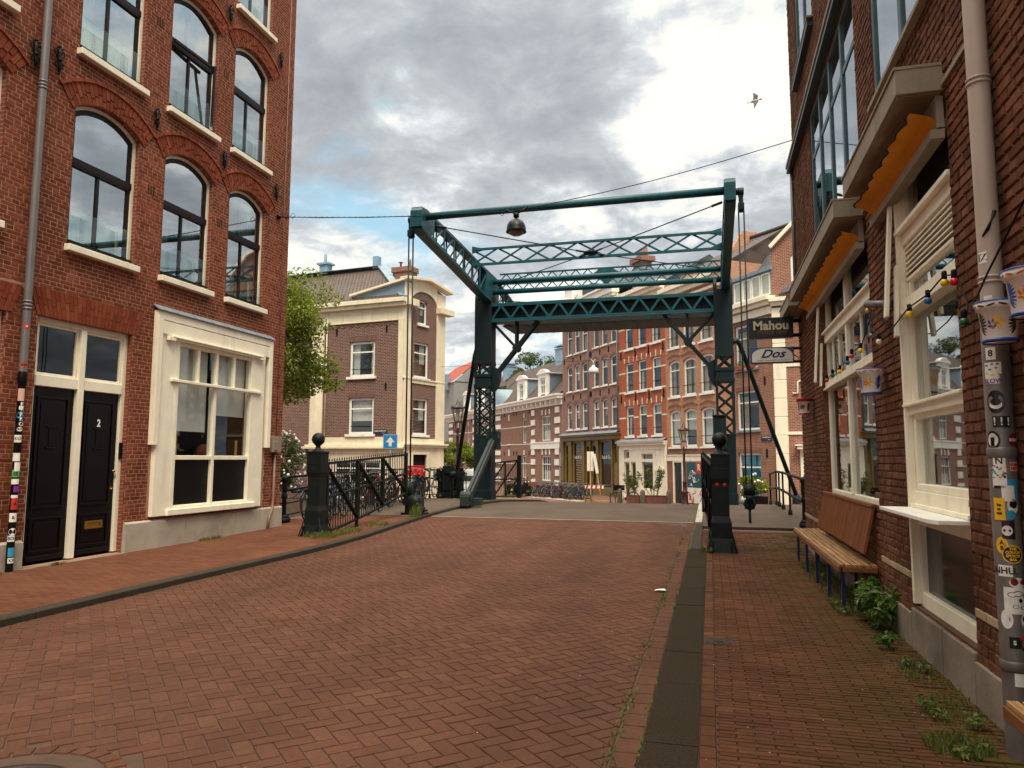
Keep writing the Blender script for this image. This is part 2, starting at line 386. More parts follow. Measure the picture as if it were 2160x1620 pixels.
def lay_bricks(mb, x0, x1, z0, z1, spans, bl=.215, bh=.0625, gap=.009, d=.008, jit=.0015, y=0, bond=True, e0=.003):
    """individual facing bricks between the openings; spans(z) gives closed intervals"""
    nrow = int((z1-z0)/bh+.5)
    for r in range(nrow):
        za = z0+r*bh+gap/2; zb = za+bh-gap; zc = (za+zb)/2
        blk = sorted(q for q in spans(zc) if q); free = []; cur = x0
        for a, b in blk:
            if a > cur: free.append((cur, min(a, x1)))
            cur = max(cur, b)
        if cur < x1: free.append((cur, x1))
        if bond and r % 2: w = (bl+gap)/2-gap+.0; step = bl/2+gap*.5
        else: step = bl+gap
        off = 0 if (r % 4 < 2) else step*.5
        for a, b in free:
            if b-a < .03: continue
            k = math.floor((a-x0-off)/step)
            x = x0+off+k*step
            while x < b:
                p, q = max(x+gap/2, a), min(x+step-gap/2, b)
                x += step
                if q-p < .018: continue
                j = random.uniform(-jit, jit); dd = d+random.uniform(-jit, jit); e = e0*random.uniform(.6, 1.5)
                zz0, zz1 = za+random.uniform(-.001, .001), zb+random.uniform(-.001, .001)
                mb.add([(p, y, zz0), (q, y, zz0), (q, y, zz1), (p, y, zz1), (p+e, y-dd-j, zz0+e), (q-e, y-dd, zz0+e), (q-e, y-dd+j, zz1-e), (p+e, y-dd, zz1-e)],
                       [(4, 5, 6, 7), (0, 1, 5, 4), (1, 2, 6, 5), (2, 3, 7, 6), (3, 0, 4, 7)])
def arch_bricks(mb, h, t0, t1, d=.02, w=.062, gap=.008, y=0, extra=0, deco=False):
    """voussoirs round the head of an arched opening, from radius R+t0 to R+t1"""
    W_ = h.x1-h.x0; R = archR(W_, h.rise); c = (h.x0+h.x1)/2; zc = h.z1-R; a = math.asin(min(1, (W_/2+extra)/R))
    n = int(2*a*(R+t0)/(w+gap)); da = 2*a/n
    def put(u0, u1, r0, r1, dd):
        P = lambda t, r, yy: (c+r*sin(t), yy, zc+r*cos(t))
        mb.add([P(u0, r0, y), P(u1, r0, y), P(u1, r1, y), P(u0, r1, y), P(u0, r0, y-dd), P(u1, r0, y-dd), P(u1, r1, y-dd), P(u0, r1, y-dd)],
               [(4, 5, 6, 7), (0, 1, 5, 4), (1, 2, 6, 5), (2, 3, 7, 6), (3, 0, 4, 7)])
    for i in range(n):
        u0 = -a+i*da+gap/2/R; u1 = -a+(i+1)*da-gap/2/R; T = t1-t0
        if deco:
            m = .42+.12*((i % 3)-1)
            put(u0, u1, R+t0, R+t0+T*(m-.04), d+random.uniform(-.003, .003))
            put(u0, u1, R+t0+T*(m+.04), R+t1, d+random.uniform(-.003, .003))
        else: put(u0, u1, R+t0, R+t1, d+random.uniform(-.003, .003))
def leaves(mb, c, rad, n, size, flat=0.0, up=.35):
    for _ in range(n):
        while True:
            p = Vector((random.uniform(-1, 1), random.uniform(-1, 1), random.uniform(-1, 1)))
            if .15 < p.length < 1: break
        q = Vector(c)+Vector((p.x*rad[0], p.y*rad[1], p.z*rad[2]))
        nrm = (p.normalized()*.6+Vector((random.gauss(0, .6), random.gauss(0, .6), random.gauss(up, .6)))).normalized()
        a = nrm.orthogonal().normalized(); a = Matrix.Rotation(random.uniform(0, 2*pi), 3, nrm) @ a; b = nrm.cross(a)
        s = size*random.uniform(.6, 1.3); fold = nrm*s*.18
        mb.add([q-a*s*.55, q-b*s*.26+fold, q+a*s*.55, q+b*s*.26+fold], [(0, 1, 2), (0, 2, 3)])
def gz(y):
    K = [(-60, 0), (12, 0), (15, .05), (18, .10), (22, .15), (24, .15), (27, .0), (31, -.30), (42, -1.05), (400, -1.1)]
    for (a, p), (b, q) in zip(K, K[1:]):
        if y <= b: return p+(q-p)*max(0, (y-a)/(b-a)) if y > a else p
    return -1.1
# ---------------------------------------------------------------- colour set
def C_(h):   # sRGB hex of a real-world base colour -> linear
    v = [int(h[i:i+2], 16)/255 for i in (0, 2, 4)]
    return tuple(c/12.92 if c <= .04045 else ((c+.055)/1.055)**2.4 for c in v)
m_cream = M('paint_cream', C_('efe6cf'), .5, var=.05, sc=4, bmp=.002, bsc=20, dirt=C_('b5a98c'), dsc=1.6, streak=True)
m_white = M('paint_white', C_('efece2'), .5, var=.05, sc=2, dirt=C_('bdb6a5'), dsc=2)
m_plaster = M('plaster_cream', C_('e3d6bb'), .8, var=.08, sc=1.5, bmp=.003, bsc=15, dirt=C_('a8977a'), dsc=1.2, streak=True)
m_black = M('paint_black', C_('0d0908'), .5, var=.2, sc=5, spec=.2)
m_door = M('door_paint', C_('0e0707'), .35, var=.15, sc=3, spec=.16, bmp=.001, bsc=8)
m_sash = M('sash_brown', C_('1c1213'), .45, var=.15, sc=6, spec=.2)
m_iron = M('iron_green_black', C_('101716'), .5, metal=0, var=.25, sc=7, spec=.22, bmp=.002, bsc=60, dirt=C_('1c1e1a'), dsc=5)
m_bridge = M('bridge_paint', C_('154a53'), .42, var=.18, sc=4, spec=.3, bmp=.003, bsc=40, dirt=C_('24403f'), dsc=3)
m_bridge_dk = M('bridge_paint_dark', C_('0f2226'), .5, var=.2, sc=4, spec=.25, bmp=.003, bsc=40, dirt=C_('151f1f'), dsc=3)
m_grey_iron = M('iron_grey', C_('2a3130'), .55, var=.15, sc=5, spec=.3, dirt=C_('262c2a'), dsc=4)
m_stone = M('plinth_stone', C_('a89c8c'), .85, var=.15, sc=2.5, bmp=.006, bsc=25, dirt=C_('6d6255'), dsc=1.5)
m_stone_dk = M('plinth_stone_dark', C_('7d7062'), .85, var=.2, sc=2, bmp=.008, bsc=22, dirt=C_('4a4036'), dsc=1.5)
m_kerb = M('kerb_stone', C_('3a322a'), .85, var=.25, sc=3, spec=.2, bmp=.008, bsc=40, dirt=C_('231d18'), dsc=3)
m_conc = M('concrete', C_('8f8371'), .9, var=.15, sc=3, bmp=.006, bsc=30, dirt=C_('5b5043'), dsc=1.6, streak=True)
m_asph = M('asphalt', C_('54483f'), .95, var=.15, sc=.8, spec=.15, bmp=.006, bsc=140, dirt=C_('40362f'), dsc=.7)
m_asph_dk = M('asphalt_dark', C_('322a20'), .95, var=.4, sc=60, spec=.08, bmp=.01, bsc=160, dirt=C_('2c2a18'), dsc=2)
m_joint = M('joint_sand', C_('4a362a'), .95, var=.3, sc=6)
m_mortarL = M('mortar_light', C_('a47d66'), .95, var=.12, sc=4)
m_mortarR = M('mortar_right', C_('6e5140'), .95, var=.25, sc=4)
m_pipe = M('zinc_pipe', C_('75706f'), .45, metal=.3, var=.12, sc=3, bmp=.001, dirt=C_('5b5552'), dsc=2, streak=True)
m_pipew = M('pipe_pale', C_('b3a294'), .5, var=.08, sc=2, dirt=C_('8a7868'), dsc=1.5, streak=True)
m_steel = M('steel_worn', C_('736c67'), .45, metal=.35, var=.3, sc=3, bmp=.002, bsc=20)
m_brass = M('brass', C_('a5803c'), .3, metal=.9, var=.2, sc=8)
m_lead = M('lead', C_('7e8288'), .55, metal=.2, var=.15, sc=4)
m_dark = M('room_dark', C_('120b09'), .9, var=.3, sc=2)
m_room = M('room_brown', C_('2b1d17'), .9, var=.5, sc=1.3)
m_curt = M('curtain_white', C_('cfc9bd'), .9, var=.12, sc=5)
m_curtb = M('curtain_beige', C_('a58f73'), .9, var=.25, sc=6)
m_curty = M('curtain_yellow', C_('b78a1e'), .9, var=.3, sc=9)
m_blindw = M('blind_white', C_('d8d3cb'), .9, var=.04, sc=2)
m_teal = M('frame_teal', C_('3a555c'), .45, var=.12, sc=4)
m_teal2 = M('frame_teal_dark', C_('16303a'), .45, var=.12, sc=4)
g_up = glass('glass_sky', .48, fres=.5); g_bal = glass('glass_balustrade', .06, (.90, .98, .95), fres=.25); g_shop = glass('glass_shop', .04, fres=.4)
g_far = glass('glass_far', .07, fres=.35); g_r = glass('glass_right', .30, fres=.6)
m_leafL = leafmat('leaf_lime', [(.06, .10, .010), (.15, .20, .015), (.32, .34, .03), (.10, .15, .012)], .4)
m_leafD = leafmat('leaf_green', [(.03, .06, .012), (.07, .11, .02), (.11, .14, .03)])
m_leafW = leafmat('leaf_weed', [(.05, .08, .015), (.12, .15, .03), (.2, .2, .05)])
m_bark = M('bark', C_('4a3b2c'), .9, var=.3, sc=6, bmp=.01, bsc=20)
m_roadb = islandbrick('road_brick', [C_('5a3a2d'), C_('604032'), C_('5c3d30'), C_('644434'), C_('56382b')], bsc=90, bd=.003, dark=.2, smear=((1.3, .16, 1), .6, C_('463026')))
m_pavL = islandbrick('pavement_brick', [C_('623c2b'), C_('6c4532'), C_('66402f'), C_('714a37')], bsc=90, bd=.003, dark=.22, smear=((.9, .5, 1), .4, C_('553528')))
m_pavR = islandbrick('pavement_brick_right', [C_('50311f'), C_('5c3a27'), C_('563524'), C_('63402c'), C_('492c1c')], bsc=90, bd=.004, dark=.3, moss=(C_('45401a'), 0, .35, 1.5), smear=((1.5, .6, 1), .5, C_('3f2b1e')))
m_brL = islandbrick('left_brick', [C_('7b3d28'), C_('8b4a32'), C_('82412c'), C_('97573c'), C_('703624'), C_('84452f')], bsc=70, bd=.003, dark=.3, smear=((2.2, 2.2, .3), .5, C_('4d2618')))
m_brLa = islandbrick('left_arch_brick', [C_('7b3a27'), C_('8b4932'), C_('743624'), C_('955238')], bsc=70, bd=.003, dark=.2)
m_brR = islandbrick('right_brick', [C_('63402d'), C_('7a503a'), C_('6f4733'), C_('875b43'), C_('5a3826')], bsc=60, bd=.005, dark=.35, smear=((2.5, 2.5, .4), .55, C_('3d2216')))
b_L = brickmat('left_reveal_brick', C_('743524'), C_('88432f'), C_('94705c'))
b_R = brickmat('right_reveal_brick', C_('653a26'), C_('804c34'), C_('55402f'), bdist=.012)

# ---------------------------------------------------------------- ground, canal, bridge deck
def paving(name, c1, c2, j, bw, bh):
    m, t, b, o = mat_base(name)
    s = nd(t, 'ShaderNodeSeparateXYZ'); t.links.new(nd(t, 'ShaderNodeTexCoord').outputs['Object'], s.inputs[0])
    c = nd(t, 'ShaderNodeCombineXYZ'); t.links.new(s.outputs[0], c.inputs[0]); t.links.new(s.outputs[1], c.inputs[1])
    k = nd(t, 'ShaderNodeTexBrick'); k.inputs['Scale'].default_value = 1; k.inputs['Brick Width'].default_value = bw
    k.inputs['Row Height'].default_value = bh; k.inputs['Mortar Size'].default_value = .006
    for i, q in ((1, c1), (2, c2), (3, j)): k.inputs[i].default_value = (*q, 1)
    t.links.new(c.outputs[0], k.inputs[0])
    col = mixc(t, 1, k.outputs[0], ramp(t, tnoise(t, .6, 8, .6), [(.3, .75), (.7, 1.15)]), 'MULTIPLY')
    t.links.new(col, b.inputs['Base Color']); b.inputs['Roughness'].default_value = .9
    bump(t, b, mth(t, 'MULTIPLY', k.outputs[1], -1.0), .005, .6); return m
m_ground = paving('street_paving', C_('684838'), C_('785342'), C_('3a2b23'), .22, .08)
def strip(mb, rows, z=0.0, thick=0):
    """rows of (y, x0, x1): a sheet that follows the ground height"""
    for (ya, a0, a1), (yb, b0, b1) in zip(rows, rows[1:]):
        mb.quad((a0, ya, gz(ya)+z), (a1, ya, gz(ya)+z), (b1, yb, gz(yb)+z), (b0, yb, gz(yb)+z))
        if thick:
            mb.quad((a0, ya, gz(ya)+z), (b0, yb, gz(yb)+z), (b0, yb, gz(yb)+z-thick), (a0, ya, gz(ya)+z-thick))
            mb.quad((a1, ya, gz(ya)+z), (b1, yb, gz(yb)+z), (b1, yb, gz(yb)+z-thick), (a1, ya, gz(ya)+z-thick))
    if thick:
        for y, a, b in (rows[0], rows[-1]):
            mb.quad((a, y, gz(y)+z), (b, y, gz(y)+z), (b, y, gz(y)+z-thick), (a, y, gz(y)+z-thick))
    return mb
YS = [-60, 0, 12, 15, 16.6]
mb = MB(); strip(mb, [(y, -300, 300) for y in YS]); strip(mb, [(y, -10.4, 3.4) for y in (16.6, 18, 22, 24, 27, 28.6)])
strip(mb, [(y, -300, 300) for y in (28.6, 31, 42, 120, 400, 900)])
struct(mb.build('ground', m_ground, recalc=False))
mq = M('quay_brick', C_('5f4a3c'), .9, var=.3, sc=3, bmp=.01, bsc=12, dirt=C_('3b3a25'), dsc=1)
mb = MB()
for y0, y1, zt in ((16.3, 16.6, .02), (28.6, 28.9, -.16)):
    mb.box(-300, -10.4, y0+.004, y1, -2.6, zt); mb.box(3.4, 300, y0+.004, y1, -2.6, zt)
mb.box(-10.4, -10.1, 16.6, 28.6, -.6, .02); mb.box(3.1, 3.4, 16.6, 28.6, -.6, .02)
struct(mb.build('quay_wall', mq))
m_water, t_, b_, o_ = mat_base('canal_water')
b_.inputs['Base Color'].default_value = (.035, .04, .02, 1); b_.inputs['Roughness'].default_value = .08
bump(t_, b_, tnoise(t_, 1.6, 4), .05, .5)
mb = MB(); mb.quad((-300, 16.5, -1.55), (300, 16.5, -1.55), (300, 28.8, -1.55), (-300, 28.8, -1.55)); struct(mb.build('water', m_water, recalc=False))
# stone coping along the near quay
mb = MB(); mb.box(-60, -10.4, 16.0, 16.62, .0, .115); mb.box(3.4, 60, 16.0, 16.62, .0, .115); struct(mb.build('quay_coping', m_stone, bevel=.01))
# herringbone carriageway of real bricks
KL = [(2, -6.42), (8, -6.5), (11, -6.5), (13.5, -6.58), (15.2, -6.75), (16.4, -6.86), (18, -7.0), (20, -7.08), (22.5, -6.95), (24.5, -6.62), (27.4, -6.2), (30.5, -6.6), (33, -8.2)]
def klx(y):
    for (a, p), (b, q) in zip(KL, KL[1:]):
        if y <= b: return p+(q-p)*max(0, (y-a))/(b-a)
    return KL[-1][1]
mb = MB(); strip(mb, [(y, klx(y), -.36) for y in (2, 5, 8, 11, 12, 13.5, 15, 16.4, 17.95)], z=.004); struct(mb.build('road_bed', m_joint, recalc=False))
mb = MB(); Wb = .108; G = .0035
def flag(mb, x0, x1, y0, y1, h=.012, e=.004, tilt=.0016, z0=.0):
    zs = [gz((y0+y1)/2)+z0+h+random.uniform(-tilt, tilt) for _ in range(4)]
    zb = gz((y0+y1)/2)+z0
    mb.add([(x0, y0, zb), (x1, y0, zb), (x1, y1, zb), (x0, y1, zb), (x0+e, y0+e, zs[0]), (x1-e, y0+e, zs[1]), (x1-e, y1-e, zs[2]), (x0+e, y1-e, zs[3])],
           [(4, 5, 6, 7), (0, 1, 5, 4), (1, 2, 6, 5), (2, 3, 7, 6), (3, 0, 4, 7)])
MANH = (-3.33, 2.93, .46)
def clip(P, f):
    """keep the part of polygon P where f >= 0"""
    out = []
    for i in range(len(P)):
        a, b = P[i-1], P[i]; fa, fb = f(a), f(b)
        if (fa >= 0) != (fb >= 0): t = fa/(fa-fb); out.append((a[0]+(b[0]-a[0])*t, a[1]+(b[1]-a[1])*t))
        if fb >= 0: out.append(b)
    return out
def polyflag(mb, P, h=.012, e=.004, z0=0):
    n = len(P); cx_, cy_ = sum(p[0] for p in P)/n, sum(p[1] for p in P)/n
    lo = [(x, y, gz(y)+z0) for x, y in P]; hi = []
    tx, ty, dz = random.uniform(-.012, .012), random.uniform(-.012, .012), random.uniform(-.001, .001)
    for x, y in P:
        d = sqrt((x-cx_)**2+(y-cy_)**2) or 1; k = 1-e*1.4/d; q = (cx_+(x-cx_)*k, cy_+(y-cy_)*k)
        hi.append((q[0], q[1], gz(q[1])+z0+h+dz+(x-cx_)*tx+(y-cy_)*ty))
    mb.add(lo+hi, [tuple(range(n, 2*n))]+[(i, (i+1) % n, n+(i+1) % n, n+i) for i in range(n)])
C45 = sqrt(.5); NN = 120
for i in range(-NN, NN):
    for j in range(-10, 2*NN):
        d = (i+j) % 4
        if d == 0: r4 = (i, i+2, j, j+1)
        elif d == 2: r4 = (i, i+1, j, j+2)
        else: continue
        u0, u1, v0, v1 = r4[0]*Wb+G, r4[1]*Wb-G, r4[2]*Wb+G, r4[3]*Wb-G
        mx, my = -3.4+((u0+u1)/2-(v0+v1)/2)*C45, 1.6+((u0+u1)/2+(v0+v1)/2)*C45
        if my < 2.0 or my > 18.1 or mx > -.4 or mx < -7.4: continue
        if (mx-MANH[0])**2+(my-MANH[1])**2 < .60**2: continue
        P = [(-3.4+(u-v)*C45, 1.6+(u+v)*C45) for u, v in ((u0, v0), (u1, v0), (u1, v1), (u0, v1))]
        if max(p[0] for p in P) > -.558: P = clip(P, lambda p: -.558-p[0])
        if len(P) > 2 and min(p[0]-klx(p[1]) for p in P) < .012: P = clip(P, lambda p: p[0]-klx(p[1])-.012)
        if len(P) > 2 and max(p[1] for p in P) > 17.9: P = clip(P, lambda p: 17.9-p[1])
        if len(P) < 3 or abs(sum(P[k-1][0]*P[k][1]-P[k][0]*P[k-1][1] for k in range(len(P))))/2 < .0006: continue
        polyflag(mb, P)
# ring of bricks round the inspection cover
for k in range(30):
    a0, a1 = 2*pi*k/30+.012, 2*pi*(k+1)/30-.012; polyflag(mb, [(MANH[0]+r*cos(a), MANH[1]+r*sin(a)) for a, r in ((a0, .465), (a1, .465), (a1, .56), (a0, .56))])
# gutter course along the right kerb
y = 2.1
while y < 17.9: flag(mb, -.55+G, -.405, y+G, y+.21-G); y += .21
struct(mb.build('road', m_roadb, recalc=False))
# asphalt on the bridge and beyond
mb = MB(); strip(mb, [(y, klx(y)+.0, -.38) for y in (18, 20, 22, 24, 25.5, 27, 28.5, 30, 31, 33)]+[(36, -12, 1.5), (40, -14, 2.5)], z=.013)
struct(mb.build('asphalt_road', m_asph, recalc=False))
mb = MB(); strip(mb, [(17.93, klx(17.9)+.05, -.4), (18.07, klx(18)+.05, -.4)], z=.017); struct(mb.build('road_edge_band', m_stone_dk, recalc=False))
# left kerb and pavement
mb = MB()
for (ya, xa), (yb, xb) in zip(KL, KL[1:]):
    n = max(1, int((yb-ya)/.9)); 
    for k in range(n):
        t0, t1 = k/n, (k+1)/n; y0, y1 = ya+(yb-ya)*t0, ya+(yb-ya)*t1-.008; x0, x1 = xa+(xb-xa)*t0, xa+(xb-xa)*t1
        h = .085; w = .16
        vs = [(x0, y0, gz(y0)-.05), (x0-w, y0, gz(y0)-.05), (x0-w, y0, gz(y0)+h), (x0-.012, y0, gz(y0)+h), (x0, y0, gz(y0)+h-.012),
              (x1, y1, gz(y1)-.05), (x1-w, y1, gz(y1)-.05), (x1-w, y1, gz(y1)+h), (x1-.012, y1, gz(y1)+h), (x1, y1, gz(y1)+h-.012)]
        mb.add(vs, [(0, 1, 2, 3, 4), (9, 8, 7, 6, 5), (0, 4, 9, 5), (4, 3, 8, 9), (3, 2, 7, 8), (2, 1, 6, 7)])
struct(mb.build('kerb', m_kerb))
mb = MB(); strip(mb, [(y, -9.3, klx(y)-.15) for y in (2, 5, 8, 11, 12, 13.5, 15, 16.4, 17.3)], z=.06); strip(mb, [(14.55, -40, -9.3), (16.0, -40, -9.3)], z=.06)
struct(mb.build('pavement_bed', m_joint, recalc=False))
mb = MB()
r = 0; y = 4.0
while y < 17.3:
    off = (r % 2)*.105; x = -9.2+off-.21
    while x < klx(y)-.17:
        a, b = max(x, -9.2), min(x+.21, klx(y)-.17)
        if b-a > .03: flag(mb, a+.003, b-.003, y+.003, y+.07-.003, z0=.06, h=.01, tilt=.0012)
        x += .21
    y += .07; r += 1
r = 0; y = 14.6
while y < 16.0:
    x = -20+(r % 2)*.105
    while x < -9.21: flag(mb, x+.003, x+.207, y+.003, y+.067, z0=.06, h=.01); x += .21
    y += .07; r += 1
struct(mb.build('pavement', m_pavL, recalc=False))
mb = MB(); strip(mb, [(y, -10.1, klx(y)-.15) for y in (17.3, 18, 20, 22, 24, 25.5, 27, 28.5)], z=.08, thick=.05)
strip(mb, [(y, -.2, 3.1) for y in (16.9, 18, 20, 22, 24, 25.5, 27, 28.5)], z=.06, thick=.05)
struct(mb.build('bridge_footway', m_asph))
mb = MB()
strip(mb, [(y, -.36, -.21) for y in (17.6, 18, 20, 22, 24, 27, 28.5)], z=.075, thick=.07); struct(mb.build('bridge_kerb', m_stone))
# right kerb strip and pavement
mb = MB(); y = 1.5
while y < 13.2:
    l = random.uniform(.85, 1.15); y2 = min(13.3, y+l); q = random.uniform(-.003, .003); strip(mb, [(y+.004, -.395+q, -.1), (y2-.004, -.395+q, -.1+q)], z=.034+q, thick=.04); y = y2
struct(mb.build('kerb_strip', m_asph_dk, bevel=.008))
mb = MB(); strip(mb, [(13.305, -.36, -.19), (15, -.36, -.19), (16.5, -.35, -.19), (17.6, -.34, -.19)], z=.04, thick=.04)
struct(mb.build('kerb_strip_far', m_kerb))
mb = MB(); strip(mb, [(y, -.19, 3.4) for y in (1.5, 5, 9, 12, 13.5, 15, 16.6)], z=.012); struct(mb.build('pavement_bed_right', m_joint, recalc=False))
mb = MB(); r = 0; y = 1.9
while y < 16.3:
    xl = -.095 if y < 13.3 else -.18
    w = .205; off = (r % 2)*w/2; x = xl+off-w
    xr = 1.64 if y < 14.35 else 3.2
    edge = r % 3 == 0
    if edge: flag(mb, xl+.002, xl+.093, y+.003, y+.165-.003, z0=.013, h=.012)
    while x < xr:
        a, b = max(x, xl+.095), min(x+w, xr)
        if b-a > .03:
            hh = .012+ (random.uniform(-.006, .008) if (x > 1.3 and random.random() < .5) else 0)
            flag(mb, a+.0025, b-.0025, y+.0025, y+.055-.0025, z0=.013, h=hh, tilt=.0022)
        x += w
    y += .055; r += 1
struct(mb.build('pavement_right', m_pavR, recalc=False))
# pedestrian dash marks and far pavement
m_mark = M('road_marking', C_('cfc8ba'), .8, var=.15, sc=6)
mb = MB()
A = Vector((-12.6, 50.3)); B = Vector((-8.2, 46.0)); d = (B-A); L = d.length; d.normalize(); nn = Vector((-d.y, d.x))
k = 0
while k*.5 < L:
    p = A+d*k*.5; q = p+d*.28
    P = [(p.x, p.y), (q.x, q.y), (q.x+nn.x*.9+d.x*.25, q.y+nn.y*.9+d.y*.25), (p.x+nn.x*.9+d.x*.25, p.y+nn.y*.9+d.y*.25)]
    mb.quad(*[(a, b, gz(b)+.012) for a, b in P]); k += 1
struct(mb.build('crossing_marks', m_mark, recalc=False))
# inspection cover and drain
m_cast = M('cast_iron', C_('2c2622'), .6, metal=.2, var=.3, sc=9)
t = thing('inspection_cover', 'round cast iron cover in the brick road beside a ring of skewed bricks', 'manhole cover', (MANH[0], MANH[1], 0))
mb = MB(); mb.lathe([(.30, .002), (.30, .016), (.27, .016), (.27, .010), (.001, .010)], n=40)
for i in range(-5, 6):
    w = sqrt(max(0, .26**2-(i*.048)**2))
    mb.box(-w, w, i*.048-.012, i*.048+.012, .010, .0155)
mb.build('lid', m_cast, t)
mb = MB(); mb.lathe([(.42, .002), (.42, .014), (.315, .014), (.315, .002)], n=40, smooth=False)
mb.build('collar', m_joint, t)
t = thing('drain_cover', 'small rectangular iron drain cover let into the right pavement beside the asphalt strip', 'drain', (.015, 6.83, gz(6.8)+.02))
mb = MB(); mb.box(-.1, .14, -.12, .12, .001, .009); mb.build('frame', m_kerb, t)
mb = MB()
for i in range(5): mb.box(-.085+i*.045, -.06+i*.045, -.1, .1, .01, .014)
mb.box(-.02, .06, -.04, .04, .0145, .017); mb.build('grate', m_kerb, t)

# ---------------------------------------------------------------- generic building pieces
def window(par, h, y=.10, fw=.07, fm=None, pm=None, trans=None, mull=0, sill=None, cm=None, curt=None, dk=.3, sm=None, bars=None, name='window', sash=None):
    """frame between opening and glass, bars, one pane behind, optional sill and curtain (x0f, x1f, z0f, z1f)"""
    fm = fm or m_white; pm = pm or g_far
    mb = MB(); o = h.pts(0); i = h.pts(fw); mb.ring(o, i, y, y+.07)
    x0, x1, z0, z1 = h.x0+fw, h.x1-fw, h.z0+fw, h.z1-fw
    def zt(x): return z1 if not h.rise else z1-h.rise*.25
    tr = []
    if trans is not None:
        tr = trans if isinstance(trans, (list, tuple)) else [trans]
        for q in tr: zz_ = h.z0+(h.z1-h.z0)*q; mb.box(x0, x1, y+.004, y+.072, zz_-.035, zz_+.035)
    if mull:
        for k in range(mull):
            xc = x0+(x1-x0)*(k+1)/(mull+1); mb.box(xc-.025, xc+.025, y+.008, y+.068, z0, zt(xc)-.01)
    if bars:
        nx, za, zb_ = bars
        for k in range(1, nx):
            xc = x0+(x1-x0)*k/nx; mb.box(xc-.012, xc+.012, y+.02, y+.06, h.z0+(h.z1-h.z0)*za, h.z0+(h.z1-h.z0)*zb_)
    w = mb.build(name, fm, par, bevel=.006 if fw > .05 else 0, seg=1)
    if sash:   # darker inner sash lining
        mb = MB(); mb.ring(h.pts(fw-.005), h.pts(fw+sash[0]), y+.03, y+.075)
        if tr:
            for q in tr: zz_ = h.z0+(h.z1-h.z0)*q; mb.box(x0, x1, y+.0, y+.078, zz_-.05, zz_+.05)
        mb.build('sash', sash[1], w)
    mb = MB(); n = len(i); P = h.pts(fw*.6)
    tri = tessellate_polygon([[Vector((a, b, 0)) for a, b in P]]); mb.add([(a, y+.045, b) for a, b in P], [tuple(f) for f in tri])
    mb.build('pane', pm, w, recalc=False)
    if curt:
        mb = MB()
        for a, b, c, d in (curt if isinstance(curt[0], (list, tuple)) else [curt]):
            X0, X1 = x0+(x1-x0)*a, x0+(x1-x0)*b; Z0, Z1 = z0+(z1-z0)*c, z0+(z1-z0)*d
            n = max(2, int((X1-X0)/.05)); pr = []
            for k in range(n+1): pr.append((X0+(X1-X0)*k/n, y+dk*.55+(.02 if k % 2 else 0)))
            for (p, q), (r_, s_) in zip(pr, pr[1:]): mb.quad((p, q, Z0), (r_, s_, Z0), (r_, s_, Z1), (p, q, Z1))
        mb.build('curtain', cm or m_curt, w, recalc=False)
    if sill:
        ov, hh, dd = sill; mb = MB(); mb.box(h.x0-ov, h.x1+ov, -dd, y+.02, h.z0-hh, h.z0)
        mb.build('sill', sm or fm, w, bevel=.006, seg=1)
    return w
# ================================================================ LEFT BRICK BUILDING (local x = world y, local y = into the wall)
LB = thing('brick_house', 'tall red brick house with arched windows, black doors and a cream shop window', 'building', (-9.2, 0, 0), pi/2)
cols = [(6.16, 7.50), (8.62, 9.95), (10.55, 11.86), (12.36, 13.62)]
HU = [Hole(a, b, z, z+2.36, .22) for z in (4.76, 7.83, 10.90) for a, b in cols]
HD = [Hole(8.23, 10.0, .08, 3.62), Hole(5.95, 7.74, .08, 3.58)]
HB = Hole(11.0, 13.3, .70, 3.66)
mb = MB(); mb.wall(rect(5.6, 14.53, -.3, 13.7), [h.pts() for h in HU+HD+[HB]], 0, .14)
mb.build('wall', m_mortarL, LB, recalc=False)
mb = MB(); mb.wall([(14.53, -.3), (23, -.3), (23, 13.7), (14.53, 13.7)], [], 0, 0)
mb = MB()    # reveals get their own brick skin
for h in HU+HD:
    P = h.pts(); n = len(P); Q = h.pts(.002)
    for i in range(n):
        if P[i][1] == h.z0 and P[(i+1) % n][1] == h.z0: continue
        j = (i+1) % n; mb.quad((Q[i][0], -.008, Q[i][1]), (Q[j][0], -.008, Q[j][1]), (Q[j][0], .13, Q[j][1]), (Q[i][0], .13, Q[i][1]))
mb.build('reveal', b_L, LB, recalc=False)
mb = MB(); mb.box(-6, 5.6, 0, 9, -.3, 13.7); mb.box(5.6, 14.53, .6, 9, -.3, 13.7); mb.box(14.23, 14.53, .002, .6, -.3, 13.7); mb.box(5.6, 14.23, .002, .6, 13.4, 13.7)
mb.build('side_wall', b_L, LB)
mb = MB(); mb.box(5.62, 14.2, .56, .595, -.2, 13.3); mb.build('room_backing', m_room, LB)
ARW = .34
def spansL(z):
    out = []
    for h in HU:
        s = h.span(z, 0.0, ARW+.055)
        if s: out.append(s if z < h.z1-h.rise else s)
        if h.z1-h.rise-.02 < z <= h.z1-h.rise+.36:
            q = (z-(h.z1-h.rise))*.32; out.append((h.x0-q-.02, h.x1+q+.02)) if z < h.z1+ARW-.25 else None
    for h in HD+[HB]:
        s = h.span(z, 0)
        if s: out.append(s)
    for x0, x1, zt in ((8.2, 10.1, 3.62), (5.9, 7.82, 3.58)):
        if zt-.01 < z < zt+.42: q = (z-zt)*.35; out.append((x0-q, x1+q))
    if .6 < z < 4.22: out.append((10.52, 13.88))
    return out
mb = MB(); lay_bricks(mb, 5.6, 14.53, .40, 13.5, spansL, gap=.0125, d=.004, y=0, jit=.001); mb.build('facing_bricks', m_brL, LB, recalc=False)
